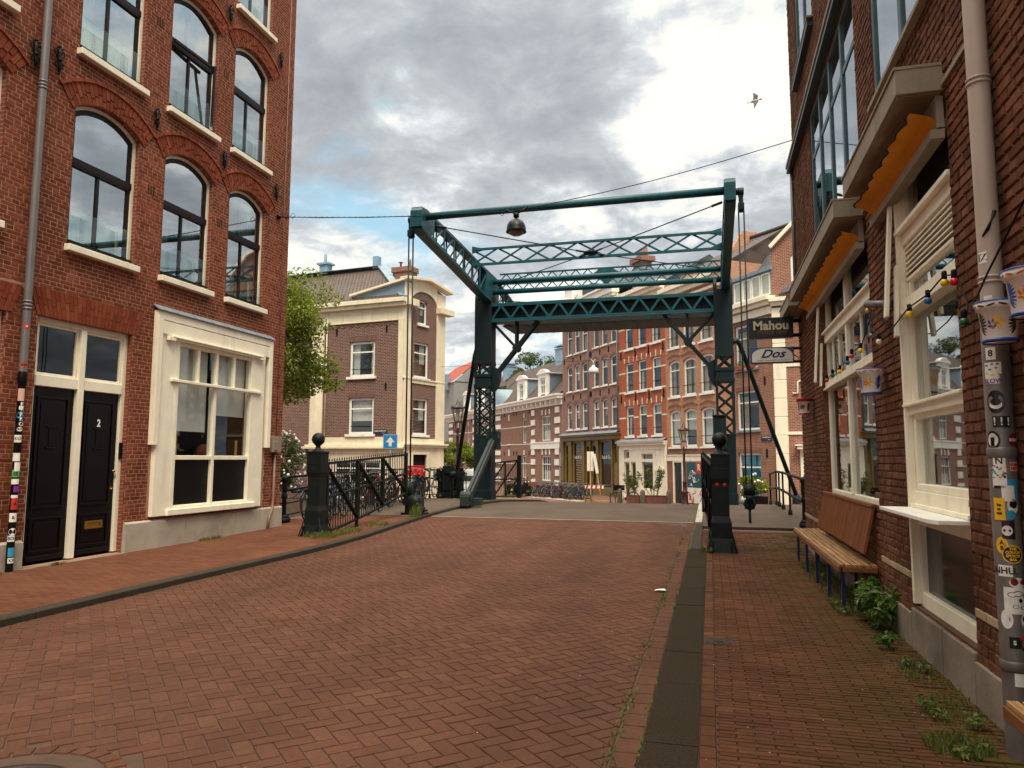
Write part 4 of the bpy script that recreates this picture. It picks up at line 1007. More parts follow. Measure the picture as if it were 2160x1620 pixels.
st(2112, .985, .07, .06, sw_, 'NHU.', sb_, False, .05, off=.001); st(2132, .925, .085, .055, sw_, None, None, True, off=.002); st(2126, .93, .035, .04, sm_, None, None, True, off=.003); st(2140, .93, .035, .035, sm_, None, None, True, off=.003)
q = st(2130, .83, .12, .14, sw_)
for (px, z, w, h) in ((2122, .862, .04, .028), (2132, .868, .045, .03), (2143, .858, .035, .028), (2128, .80, .03, .02), (2140, .795, .04, .02)):
    st(px, z, w, h, sb_, rnd=True, off=.002); st(px, z, w*.8, h*.78, sw_, rnd=True, off=.003)
st(2135, .832, .018, .022, sb_, None, None, True, off=.0035)
st(2113, .73, .06, .10, sw_, None, None, True); st(2143, .725, .065, .09, sw_, None, None, True, off=.002); st(2143, .735, .052, .045, sb_, None, None, True, off=.003); st(2143, .735, .036, .03, m_steel, None, None, True, off=.004); st(2143, .70, .045, .03, m_steel, None, None, True, off=.003)
st(2125, .61, .05, .06, sb_, 'S', sw_, False, .03, off=.001); st(2145, .605, .095, .095, sb_, 'NAMCO', sr_, True, .026, off=.002, tz=.028)
st(2146, .595, .034, .034, sw_, None, None, True, off=.004); st(2142, .60, .014, .02, sb_, None, None, True, off=.005)
st(2132, .43, .05, .09, sw_)
st(2084, 2.72, .06, .065, sw_, 'IZ', sb_, False, .06, par=UP, off=-.0085); st(2093, 2.47, .05, .06, sw_, '~', sb_, False, .05, par=UP, off=-.0085); st(2096, 2.17, .05, .07, sw_, '8', sb_, False, .05)
mb = MB(); mb.smooth = True; mb.tube([(-.045, -.045, 2.86), (-.02, -.062, 2.9), (.0, -.064, 2.95), (.02, -.06, 3.0)], [.004, .01, .004, .012], 6); mb.build('torn_tape', m_black, PR, recalc=False)

# ================================================================ painted flower pots on the cafe wall
m_pot = M('pot_glaze', C_('e9e2d6'), .22, var=.05, sc=3); m_pblue = M('pot_blue', C_('1d3f93'), .25, var=.2, sc=20); m_pred = M('pot_red', C_('a3191e'), .3); m_pgr = M('pot_green', C_('1f2b16'), .3, var=.3); m_pyel = M('pot_yellow', C_('d9a21a'), .3, var=.2, sc=20); m_por = M('pot_orange', C_('c9581a'), .3, var=.2, sc=20)
def pot(loc, label, s, kind, face):
    t = thing('wall_pot', label, 'flower pot', loc, 0, 'painted pots hung on the cafe wall')
    H = .245*s; Rb, Rt = .085*s, .118*s
    mb = MB(); mb.smooth = True
    mb.lathe([(.001, 0), (Rb, 0), (Rb+.003, .012*s), (Rt-.012*s, H*.78), (Rt, H*.80), (Rt+.012*s, H*.99), (Rt+.004*s, H), (Rt-.012*s, H*.99), (Rt-.02*s, H*.6), (.001, H*.55)], n=36)
    mb.build('bowl', m_pot, t, recalc=False)
    RA = lambda z: Rb+(Rt-.012*s-Rb)*(z/(H*.78)) if z < H*.78 else Rt+.012*s*(z-H*.8)/(H*.2)
    mb = MB(); mb.smooth = True
    rimm = {'blue': m_pblue, 'red': m_pred, 'yel': m_pblue}[kind]
    mb.lathe([(Rb+.004, -.004), (Rb+.012, .002), (Rb+.010, .014), (Rb+.003, .016)], n=36); mb.lathe([(Rt+.0125*s, H*.965), (Rt+.014*s, H*.985), (Rt+.006*s, H*1.012), (Rt-.006*s, H*1.0)], n=36)
    if kind == 'red': mb.lathe([(Rt+.002, H*.81), (Rt+.0145*s, H*.99)], n=36)
    mb.build('rim_band', rimm, t, recalc=False)
    def petal(mm, ang, z, ln, wd, th):
        pts = [(ln/2*cos(2*pi*k/12), wd/2*sin(2*pi*k/12)) for k in range(12)]
        vs = []
        for a, b in [(0, 0)]+pts:
            u = a*cos(th)-b*sin(th); v = a*sin(th)+b*cos(th); R = RA(z+v)+.0016
            vs.append((R*cos(ang+u/R), R*sin(ang+u/R), z+v))
        mm.add(vs, [(0, 1+k, 1+(k+1) % 12) for k in range(12)])
    A = MB(); B = MB(); C2 = MB()
    for c0 in (-1.15, 1.15, 2.8):
        for k in range(9):
            th = -.9+k*.28; petal(A, face+c0+.035/Rt*cos(th)*(1 if c0 < 0 else -1)*s*1.0, H*.42+.055*s*sin(th)*1.0, .055*s, .013*s, th if c0 < 0 else pi-th)
    for k in range(6): petal(B, face+.03*cos(k)/Rt*s, H*.45+.026*s*sin(k*1.05), .04*s, .02*s, k*1.05)
    for k in range(5): petal(C2, face-.25+.02*cos(k*1.3)/Rt, H*.42+.02*sin(k*1.3)*s, .03*s, .014*s, k)
    for k in range(6): petal(C2 if kind != 'blue' else A, face-1.2+k*.5, H*.88, .05*s, .011*s, .25*(-1)**k)
    A.build('leaf_motif', m_pgr if kind != 'yel' else m_pblue, t, recalc=False); B.build('flower_motif', m_pyel if kind != 'red' else m_pgr, t, recalc=False); C2.build('painted_strokes', {'blue': m_pblue, 'red': m_pred, 'yel': m_por}[kind], t, recalc=False)
    mb = MB(); mb.lathe([(.001, H*.86), (Rt-.012*s, H*.86)], n=24); mb.build('soil', m_joint, t, recalc=False)
    return t
FA = radians(245)
pot((1.50, 4.39, 2.22), 'large white painted pot with blue rim hanging in front of the stickered drainpipe', .88, 'blue', FA)
pot((1.47, 3.90, 2.27), 'white painted pot with orange and green flowers at the right picture edge', .9, 'yel', FA)
pot((1.50, 7.62, 2.22), 'white pot with yellow flowers hanging on the pier between the cafe windows', .98, 'yel', FA)
pot((1.50, 12.7, 2.33), 'small red rimmed painted pot hanging on the far brick pier of the cafe', 1.0, 'red', FA)
# ================================================================ string of coloured bulbs
cab = MB(); cab.smooth = True
cp = [(1.60, 10.95, 2.70), (1.57, 10.3, 2.72), (1.58, 9.7, 2.74), (1.57, 9.15, 2.76), (1.57, 8.8, 2.80), (1.57, 8.35, 2.80), (1.58, 7.95, 3.0), (1.56, 7.9, 3.12), (1.56, 7.78, 2.88), (1.57, 7.49, 2.76), (1.55, 7.1, 2.70), (1.54, 6.75, 2.74), (1.55, 6.38, 2.80), (1.56, 5.87, 2.80), (1.56, 5.6, 2.83), (1.56, 5.47, 2.84), (1.57, 5.27, 2.80), (1.60, 5.18, 2.6), (1.58, 5.13, 2.52), (1.55, 4.9, 2.48), (1.44, 4.55, 2.47), (1.40, 4.2, 2.56), (1.36, 3.6, 2.74)]
cab.tube(cp, .006, 6); o = cab.build('light_cable', m_black, None, recalc=False); tag(o, 'black cable of the party lights looped along the cafe front', 'cable')
bulbs = [(10.7, 2.65, 'red', 'far end of the string, above the back window jamb'), (10.21, 2.66, 'green', 'second from the far end of the string'), (9.67, 2.65, 'yellow', 'on the big window bar beyond the blue bulb'), (9.14, 2.69, 'blue', 'in the middle of the big front window'), (8.86, 2.73, 'red', 'beside the blue one in the big window'), (8.35, 2.72, 'yellow', 'at the near side of the big window'), (7.9, 3.06, 'yellow', 'highest on the brick pier'), (7.49, 2.68, 'white', 'on the brick pier above the painted pot'), (6.38, 2.73, 'yellow', 'at the far corner of the hatch window'), (5.87, 2.73, 'blue', 'above the hatch window'), (5.47, 2.77, 'yellow', 'near end of the hatch window'), (5.27, 2.73, 'red', 'at the edge of the near brick pier'), (5.13, 2.44, 'green', 'hanging on the near pier left of the large pot')]
bc = {'red': sr_, 'green': M('bulb_green', C_('1c5a35'), .25), 'yellow': M('bulb_yellow', C_('e8b81e'), .25), 'blue': M('bulb_blue', C_('1f5f94'), .25), 'white': M('bulb_white', C_('e8dcc8'), .25)}
MC['bulb_red'] = bc['red'] = M('bulb_red', C_('c81e28'), .22)
for y, z, c, d in bulbs:
    t = thing('party_bulb', c+' party bulb '+d, 'light bulb', (1.56, y, z+.05), 0, 'coloured bulbs strung along the cafe')
    mb = MB(); mb.smooth = True; mb.lathe([(.001, .055), (.013, .052), (.018, .04), (.018, .0), (.014, -.008), (.001, -.008)], n=12); mb.build('socket', m_black, t, recalc=False)
    mb = MB(); mb.smooth = True; mb.ball((0, 0, -.028), .027, 10, (1, 1, 1.05)); mb.build('globe', bc[c], t, recalc=False)
# ================================================================ hanging signs
SG = thing('hanging_sign', 'black rectangular hanging sign reading Mahou above the white sign', 'sign', (1.12, 14.0, 3.975))
m_sgn = M('sign_black', C_('15191b'), .35, var=.1); m_sgw = M('sign_face', C_('e0ded8'), .35, var=.03); m_gold = M('sign_lettering', C_('c2b394'), .5); m_dim = M('sign_dim', C_('7a4a3c'), .5)
mb = MB(); mb.box(-.385, .385, -.07, .07, -.19, .19); mb.build('panel', m_sgn, SG, bevel=.006)
text('lettering', 'Mahou', .225, m_gold, SG, (0, -.072, .035), ext=.003, off=.007, sx=.98, track=1.02); text('small_lettering', 'DESDE 1890', .085, m_dim, SG, (0.02, -.072, -.09), ext=.002, sx=1.05, track=1.1)
mb = MB(); mb.box(.385, .56, -.02, .02, .09, .15); mb.box(.385, .56, -.02, .02, -.17, -.11); mb.tube([(.50, 0, .6), (.52, 0, .15)], .01); mb.build('bracket', m_black, SG)
SD = thing('hanging_sign', 'white rectangular hanging sign with blue corners reading Dos below the black one', 'sign', (1.13, 14.0, 3.475))
mb = MB(); mb.box(-.37, .37, -.055, .055, -.145, .145); mb.build('panel', m_sgn, SD, bevel=.005)
mb = MB(); mb.box(-.35, .35, -.06, .06, -.125, .125); f = mb.build('face', m_sgw, SD)
text('lettering', 'Dos', .21, M('lettering_navy', C_('10163a'), .5), SD, (-.0, -.0625, .02), ext=.002, shear=.45, off=.004, sx=1.15); text('small_lettering', 'CAFES TAPAS RESTAURANTE', .032, sb_, SD, (0, -.0625, -.095), ext=.001, sx=1.15, track=1.15)
for sg in (-1, 1):
    mb = MB(); pts = [(sg*.348, .123), (sg*.348, -.01)]+[(sg*(.348-.19*(1-cos(a))-.0), -.01+.133*sin(a)) for a in [i*pi/12 for i in range(1, 7)]]
    mb.prism(pts, -.0625, -.060, 'xz'); mb.build('corner_ornament', M('tile_blue', C_('33478f'), .4, var=.4, sc=60), SD)
mb = MB(); mb.box(.37, .56, -.02, .02, .10, .14); mb.box(.37, .56, -.02, .02, -.14, -.10); mb.smooth = True; mb.tube([(.37, 0, .0), (.43, 0, -.03), (.46, 0, -.08), (.52, 0, -.07), (.56, 0, 0)], .008, 6); mb.build('bracket', m_black, SD)
# ================================================================ benches
m_slat = woodmat('bench_wood', C_('6e4a2a'), C_('b58a5c'), 1); m_back = woodmat('bench_back_wood', C_('6a3812'), C_('945520'), 2, .5); m_leg = M('leg_blue', C_('1b2152'), .4, var=.15)
def bench(y0, y1, legs, label, back):
    t = thing('bench', label, 'bench', (1.25, y0, .02)); L = y1-y0
    mb = MB()
    for k in range(6):
        x = .0+k*.062
        for a, b in ((0, L*.5-.004), (L*.5+.004, L)): mb.box(x, x+.048, a, b, .49, .515)
    mb.build('seat', m_slat, t, bevel=.003)
    mb = MB(); mb.box(-.012, .012, -.01, L+.01, .435, .4885); mb.box(.03, .36, -.01, .015, .44, .4885); mb.build('apron', woodmat('bench_apron', C_('5a3214'), C_('8a5426'), 1), t, bevel=.003)
    for y in legs:
        for x in (.045, .33):
            mb = MB(); mb.box(x-.017, x+.017, y-.017, y+.017, 0, .45); mb.build('leg', m_leg, t, bevel=.003)
        mb = MB(); mb.box(.045, .33, y-.015, y+.015, .43, .46); mb.build('cross_bar', m_leg, t)
    if back:
        mb = MB(); n = int((back[1]-back[0])/.034)
        for k in range(n):
            y = back[0]+k*.034; mb.beam((.25, y, .62), (.355, y, 1.09), .026, .016, (0, 1, 0))
        bk = mb.build('backrest', m_back, t)
        mb = MB(); mb.box(.33, .385, back[0]-.02, back[1]-.01, 1.09, 1.125); mb.build('top_rail', m_back, bk, bevel=.004)
        mb = MB(); mb.beam((.268, back[0], .64), (.268, back[1]-.03, .64), .02, .05); mb.beam((.37, back[0], 1.05), (.37, back[1]-.03, 1.05), .02, .05); mb.build('back_support', m_black, bk)
    return t
bench(8.27, 12.45, (.1, 1.05, 2.05, 3.05, 4.1), 'long slatted bench with dark blue legs and tall backrest under the cafe window', (.05, 3.42))
bench(2.2, 3.86, (.1, 1.55), 'wooden slatted bench with one blue leg showing at the bottom right corner', None)
# ================================================================ right footbridge railing
def newel(loc, label, s=1.0, grp=None):
    t = thing('railing_post', label, 'post', loc, 0, grp)
    mb = MB(); mb.smooth = True
    mb.frustum((0, 0), .10*s, .10*s, 0, .10*s, .10*s, .12); mb.frustum((0, 0), .085*s, .085*s, .12, .06*s, .06*s, .18)
    mb.lathe([(.05*s, .18), (.045*s, .55), (.065*s, .58), (.065*s, .64), (.045*s, .67), (.055*s, .72), (.06*s, .86), (.05*s, .95), (.075*s, .98), (.075*s, 1.04), (.04*s, 1.08), (.001, 1.1)], n=12)
    mb.build('shaft', m_iron, t, recalc=False); return t
for (x, y, s, l) in ((1.92, 16.9, 1.1, 'ornate black newel post nearest the cafe corner'), (2.02, 16.2, 1.0, 'ornate black newel post half hidden behind the cafe pier')):
    newel((x, y, gz(y)+.06), l, s, 'newel posts of the right railing')
RL = thing('railing', 'black tubular railing with slim posts along the right side of the bridge', 'railing', (1.95, 17, 0))
mb = MB(); mb.smooth = True
ys = [-.1, 3.2, 5.0, 6.2, 7.1, 9.5]
for zt in (1.02, .52):
    mb.tube([(0, y, gz(17+y)+.06+zt) for y in ys], .032, 10)
    mb.tube([(.05, -.9, gz(16)+.05+zt), (0, -.1, gz(17)+.06+zt)], .032, 10); mb.tube([(.05, -.9, gz(16)+.05+zt), (1.6, -.95, gz(16)+.05+zt)], .03, 10)
mb.build('rail', m_iron, RL, recalc=False)
for y in ys[1:]:
    z = gz(17+y)+.06; mb = MB(); mb.smooth = True; mb.lathe([(.055, z), (.055, z+.1), (.03, z+.14), (.026, z+.48), (.045, z+.50), (.045, z+.55), (.026, z+.57), (.026, z+.98), (.045, z+1.0), (.045, z+1.05), (.001, z+1.06)], (0, y, 0), 10); mb.build('post', m_iron, RL, recalc=False)
# ================================================================ DRAWBRIDGE
BO = Vector((-3.45, 24, .15))
BR = thing('drawbridge', 'blue green riveted iron drawbridge portal with raised balance frame over the road', 'drawbridge', BO)
def bb(mb, name, mat, par=None, org=BO, **k):
    mb.v = [(v[0]-org[0], v[1]-org[1], v[2]-org[2]) for v in mb.v]; return mb.build(name, mat, par or BR, **k)
def lerp(a, b, t): return Vector(a)*(1-t)+Vector(b)*t
def truss(mb, b0, b1, t0, t1, n, w=.05, d=.02, mode='X', up=(0, 1, 0)):
    for i in range(n):
        s0, s1 = i/n, (i+1)/n
        if mode in 'XV': mb.beam(lerp(b0, b1, s0), lerp(t0, t1, s1), w, d, up); mb.beam(lerp(t0, t1, s0)+Vector(up)*d*1.2, lerp(b0, b1, s1)+Vector(up)*d*1.2, w, d, up)
        else:
            m = (s0+s1)/2; mb.beam(lerp(b0, b1, s0), lerp(t0, t1, m), w, d, up); mb.beam(lerp(t0, t1, m), lerp(b0, b1, s1), w, d, up)
        if mode == 'V': mb.beam(lerp(b0, b1, s0), lerp(t0, t1, s0), w, d, up)
def rivets(mb, pts, r=.014, axis=(0, -1, 0)):
    ax = Vector(axis); a = ax.orthogonal().normalized(); b = ax.cross(a)
    for p in pts:
        p = Vector(p); mb.add([p+a*r, p+b*r, p-a*r, p-b*r, p+ax*r*.7], [(0, 1, 4), (1, 2, 4), (2, 3, 4), (3, 0, 4)])
for side in (-1, 1):
    x0, x1 = (-7.69, -7.09) if side < 0 else (.23, .79); y0, y1 = 23.72, 24.28; xc = (x0+x1)/2
    mb = MB()
    mb.box(x0, x1, y0, y1, .1, 2.35); mb.box(x0-.03, x1+.03, y0-.03, y1+.03, .1, .55)
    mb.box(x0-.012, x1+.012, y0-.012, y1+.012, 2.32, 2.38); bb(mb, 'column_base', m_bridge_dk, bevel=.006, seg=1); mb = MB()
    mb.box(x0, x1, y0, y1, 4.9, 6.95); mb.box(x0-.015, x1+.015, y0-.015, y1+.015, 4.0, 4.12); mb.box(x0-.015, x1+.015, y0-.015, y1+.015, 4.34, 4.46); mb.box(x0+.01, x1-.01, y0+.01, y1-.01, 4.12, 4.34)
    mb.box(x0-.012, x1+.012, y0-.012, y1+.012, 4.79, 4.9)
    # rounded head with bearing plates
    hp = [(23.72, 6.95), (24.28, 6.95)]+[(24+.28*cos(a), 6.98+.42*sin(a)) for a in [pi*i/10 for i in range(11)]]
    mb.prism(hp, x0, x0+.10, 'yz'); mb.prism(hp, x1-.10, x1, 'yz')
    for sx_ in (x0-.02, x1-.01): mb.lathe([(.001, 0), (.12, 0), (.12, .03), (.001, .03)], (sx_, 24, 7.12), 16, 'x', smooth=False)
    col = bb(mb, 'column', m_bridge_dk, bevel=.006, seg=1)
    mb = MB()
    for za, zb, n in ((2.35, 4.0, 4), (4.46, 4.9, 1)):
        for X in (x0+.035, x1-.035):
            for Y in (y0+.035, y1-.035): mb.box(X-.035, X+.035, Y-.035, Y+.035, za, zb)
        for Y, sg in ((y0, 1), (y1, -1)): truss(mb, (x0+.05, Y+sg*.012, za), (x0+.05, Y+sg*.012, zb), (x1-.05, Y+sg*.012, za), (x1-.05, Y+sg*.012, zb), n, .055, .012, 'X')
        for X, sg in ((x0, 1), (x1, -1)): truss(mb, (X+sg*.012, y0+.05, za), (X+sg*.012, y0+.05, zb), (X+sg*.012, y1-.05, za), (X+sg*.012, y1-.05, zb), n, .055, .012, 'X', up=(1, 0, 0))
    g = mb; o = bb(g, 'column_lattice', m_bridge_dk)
    o.parent = col; 
    mb = MB(); P = []
    for X in (x0+.035, x1-.035):
        z = .62
        while z < 7.0:
            P.append((X, y0-.001, z)); z += .11
    for z in (4.06, 4.4, 2.38): P += [(x0+.1+i*.1, y0-.018, z) for i in range(5)]
    rivets(mb, P)
    sgx = x1 if side < 0 else x0; ax = (1, 0, 0) if side < 0 else (-1, 0, 0)
    P = [(sgx+ax[0]*.002, y, .62+.11*i) for i in range(58) for y in (y0+.04, y1-.04)]; rivets(mb, P, .014, ax)
    o = bb(mb, 'rivets', m_grey_iron, recalc=False); o.parent = col
    # knee brace
    s = -side; xi = x1 if side < 0 else x0
    A = Vector((xi-.02*s, 24, 4.3)); Bq = Vector((xi+s*1.58, 24, 6.25)); Mid = lerp(A, Bq, .53)
    mb = MB()
    for dy in (-.14, .14):
        o_ = Vector((0, dy, 0)); mb.beam(A+o_, Bq+o_, .10, .05, (0, 1, 0)); mb.beam(Mid+o_, (xi, 24+dy, 6.22), .07, .04, (0, 1, 0)); mb.beam(Mid+o_, (Mid.x, 24+dy, 6.25), .07, .04, (0, 1, 0))
    mb.lathe([(.001, -.17), (.13, -.17), (.13, .17), (.001, .17)], (Mid.x, 24, Mid.z), 8, 'y', smooth=False)
    pts = [(xi-.01*s, 3.85), (xi+s*.14, 4.0), (xi+s*.22, 4.25), (xi+s*.24, 4.6), (xi-.01*s, 4.75)]; mb.prism(pts, 23.82, 24.18, 'xz')
    bb(mb, 'knee_brace', m_bridge_dk, bevel=.004, seg=1)
# portal girder
mb = MB(); xa, xb = -7.1, .24
for y in (23.80, 24.20):
    mb.box(xa, xb, y-.03, y+.03, 6.77, 6.87); mb.box(xa, xb, y-.03, y+.03, 6.25, 6.35)
mb.box(xa, xb, 23.77, 24.23, 6.86, 6.885); mb.box(xa, xb, 23.72, 24.28, 6.225, 6.255)
truss(mb, (xa, 23.79, 6.33), (xb, 23.79, 6.33), (xa, 23.79, 6.80), (xb, 23.79, 6.80), 11, .075, .03, 'W')
truss(mb, (xa, 24.21, 6.33), (xb, 24.21, 6.33), (xa, 24.21, 6.80), (xb, 24.21, 6.80), 11, .075, .03, 'W')
bb(mb, 'girder', m_bridge, bevel=.004, seg=1)
mb = MB(); mb.box(xa, xb, 23.98, 24.02, 6.3, 6.82); bb(mb, 'girder_plate', m_bridge_dk)
mb = MB(); rivets(mb, [(xa+.05+i*.1, 23.768, z) for i in range(73) for z in (6.30, 6.82)], .013); bb(mb, 'girder_rivets', m_bridge_dk, recalc=False)
# balance arms
for side in (-1, 1):
    x0, x1 = (-7.42, -7.12) if side < 0 else (.48, .72); xc = (x0+x1)/2
    T = [(17.45, 8.12), (18.3, 8.13), (20.5, 8.05), (23.4, 7.90), (24.6, 7.86), (28.4, 7.30)]
    Bt = [(17.45, 7.62), (17.8, 7.56), (20.6, 7.30), (23.3, 7.02), (24.6, 6.98), (28.4, 6.75)]
    mb = MB()
    for (a, p), (b, q) in zip(T, T[1:]): mb.beam((xc, a, p), (xc, b, q), x1-x0, .09, (0, 0, 1))
    for (a, p), (b, q) in zip(Bt, Bt[1:]): mb.beam((xc, a, p), (xc, b, q), x1-x0, .10, (0, 0, 1))
    def zat(K, y):
        for (a, p), (b, q) in zip(K, K[1:]):
            if y <= b: return p+(q-p)*(y-a)/(b-a)
        return K[-1][1]
    n = 0; ys = [18.35+.84*i for i in range(7)]+[24.7+.74*i for i in range(5)]
    for X in (x0+.03, x1-.03):
        for y, yn in zip(ys, ys[1:]+[None]):
            mb.beam((X, y, zat(Bt, y)), (X, y, zat(T, y)), .07, .03, (1, 0, 0))
            if yn: mb.beam((X, y, zat(Bt, y)), (X, yn, zat(T, yn)), .06, .02, (1, 0, 0))
    mb.prism([(17.38, 7.62), (17.38, 8.05), (17.45, 8.15), (17.8, 8.19), (18.2, 8.17), (18.35, 8.05), (18.25, 7.62), (17.9, 7.55)], x0-.01, x1+.01, 'yz')
    mb.prism([(23.2, 7.0), (23.2, 7.95), (24.7, 7.9), (24.7, 6.98), (24.2, 6.9)], x0-.012, x1+.012, 'yz')
    if side > 0: mb.box(x0-.004, x1+.004, 17.5, 28.3, 7.0, 7.02) if False else None
    arm = bb(mb, 'balance_arm', m_bridge, bevel=.005, seg=1)
    mb = MB(); rivets(mb, [(x0+.04+q*(x1-x0-.08)/2, 17.378, 7.68+k*.09) for q in range(3) for k in range(5)], .013)
    sgx = x1+.0125 if side < 0 else x0-.0125; rivets(mb, [(sgx, 17.5+.1*k, z) for k in range(8) for z in (7.66, 7.85, 8.05)], .013, (-side, 0, 0)); rivets(mb, [(sgx, 23.3+.12*k, z) for k in range(12) for z in (7.08, 7.82)], .013, (-side, 0, 0))
    rivets(mb, [(sgx-(-side)*.012, 18.4+.12*k, zat(Bt, 18.4+.12*k)) for k in range(40)], .012, (-side, 0, 0)); o = bb(mb, 'arm_rivets', m_bridge_dk, recalc=False); o.parent = arm
    # suspension head and rods
    xr = x0-.12 if side < 0 else x1+.13
    mb = MB(); mb.smooth = True
    mb.tube([(xc, 17.72, 7.92), (xr+side*.07, 17.72, 7.92)], .085, 12); mb.lathe([(.001, -.06), (.11, -.06), (.11, .06), (.001, .06)], (xr, 17.72, 7.90), 14, 'x'); mb.smooth = False
    mb.box(xr-.05, xr+.05, 17.65, 17.79, 7.42, 7.85); mb.box(xr-.07, xr+.07, 17.62, 17.82, 7.45, 7.62)
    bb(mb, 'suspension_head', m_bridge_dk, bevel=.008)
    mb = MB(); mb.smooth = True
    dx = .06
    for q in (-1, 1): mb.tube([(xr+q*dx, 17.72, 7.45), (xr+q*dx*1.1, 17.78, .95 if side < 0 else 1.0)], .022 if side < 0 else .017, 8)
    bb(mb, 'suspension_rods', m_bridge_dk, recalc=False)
    mb = MB(); mb.smooth = True
    if side > 0:
        mb.box(xr-.12, xr+.12, 17.7, 17.86, .78, 1.02); mb.box(xr-.08, xr+.08, 17.7, 17.86, .62, .80); mb.lathe([(.001, -.05), (.13, -.05), (.13, .05), (.001, .05)], (xr, 17.78, .58), 14, 'y'); mb.tube([(xr, 17.78, .5), (xr, 17.78, .12)], .028, 8)
        for q in range(8): a = q*pi/4; mb.ball((xr+.12*cos(a), 17.78, .58+.12*sin(a)), .03, 5)
    else:
        mb.box(xr-.12, xr+.12, 17.66, 17.9, .62, 1.0); mb.tube([(xr, 17.78, .7), (xr, 17.78, .1)], .05, 8)
    bb(mb, 'hanger_shoe', m_bridge_dk)
mb = MB(); mb.smooth = True; mb.tube([(-7.4, 17.75, 7.98), (.7, 17.75, 7.98)], .098, 16); bb(mb, 'front_tube', m_bridge, recalc=False)
mb = MB(); mb.smooth = True
for z in (7.68, 7.32): mb.tube([(-7.1, 24, z), (.48, 24, z)], .088, 16)
bb(mb, 'axle_tube', m_bridge, recalc=False)
mb = MB(); A0_, B0_ = (-7.12, 21.65, 7.68), (.48, 21.65, 7.68); A1_, B1_ = (-7.12, 21.65, 8.17), (.48, 21.65, 8.17)
mb.beam(A0_, B0_, .06, .075); mb.beam(A1_, B1_, .06, .07); truss(mb, A0_, B0_, A1_, B1_, 9, .055, .02, 'X')
for x, s in ((-7.12, 1), (.48, -1)):
    mb.prism([(x, 7.6), (x+s*.3, 7.66), (x+s*.3, 7.72), (x, 7.85)], 21.63, 21.67); mb.prism([(x, 8.28), (x+s*.35, 8.19), (x+s*.35, 8.13), (x, 8.05)], 21.63, 21.67)
bb(mb, 'front_lattice', m_bridge)
mb = MB()
for za, zb in ((8.16, 7.93), (7.80, 7.58)):
    mb.beam((-7.12, 24.85, za), (.48, 24.85, za), .06, .05); mb.beam((-7.12, 24.85, zb), (.48, 24.85, zb), .06, .05)
    truss(mb, (-7.1, 24.85, zb), (.46, 24.85, zb), (-7.1, 24.85, za), (.46, 24.85, za), 18, .035, .02, 'W')
mb.prism([(-3.9, 7.9), (-2.7, 7.9), (-2.9, 8.02), (-3.1, 8.14), (-3.5, 8.14), (-3.7, 8.02)], 24.82, 24.88); mb.prism([(-3.6, 7.8), (-3.0, 7.8), (-3.3, 7.6)], 24.82, 24.88)
bb(mb, 'rear_lattice', m_bridge)
# tie rods and hub
mb = MB(); mb.smooth = True; H = Vector((-3.3, 21.35, 7.72))
for p in ((-7.05, 18.25, 7.88), (.42, 18.1, 7.82), (-7.0, 24.2, 7.6), (.42, 24.4, 7.72)):
    p = Vector(p); d = (H-p).normalized(); mb.tube([p, H-d*.2], .016, 6); mb.tube([p, p+d*.3], .035, 7); mb.tube([H-d*.5, H-d*.18], .028, 7)
mb.lathe([(.001, -.03), (.05, -.03), (.05, -.02), (.21, -.025), (.21, .025), (.001, .03)], H, 20)
H2 = Vector((-3.3, 27.2, 7.30))
for p in ((-7.0, 24.4, 7.1), (.42, 24.4, 7.1), (-7.0, 28.0, 7.2), (.42, 28.0, 7.2)): mb.tube([p, H2], .016, 6)
mb.lathe([(.001, -.03), (.25, -.02), (.25, .02), (.001, .03)], H2, 18)
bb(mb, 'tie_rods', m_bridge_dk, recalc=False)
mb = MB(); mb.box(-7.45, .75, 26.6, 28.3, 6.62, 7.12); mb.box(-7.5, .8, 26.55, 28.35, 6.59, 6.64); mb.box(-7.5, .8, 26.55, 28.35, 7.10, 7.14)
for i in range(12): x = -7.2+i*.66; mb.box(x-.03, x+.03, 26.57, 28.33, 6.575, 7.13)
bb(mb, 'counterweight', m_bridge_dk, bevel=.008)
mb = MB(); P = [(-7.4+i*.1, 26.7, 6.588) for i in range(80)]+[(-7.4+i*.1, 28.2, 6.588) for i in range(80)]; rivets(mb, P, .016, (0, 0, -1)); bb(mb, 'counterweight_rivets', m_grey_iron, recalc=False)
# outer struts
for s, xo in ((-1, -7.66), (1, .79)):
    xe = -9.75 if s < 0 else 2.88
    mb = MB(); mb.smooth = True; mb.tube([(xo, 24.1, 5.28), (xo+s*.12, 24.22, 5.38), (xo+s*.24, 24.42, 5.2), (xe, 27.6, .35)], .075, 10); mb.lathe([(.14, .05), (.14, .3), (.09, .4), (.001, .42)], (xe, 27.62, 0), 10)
    bb(mb, 'outer_strut', m_bridge_dk, recalc=False)
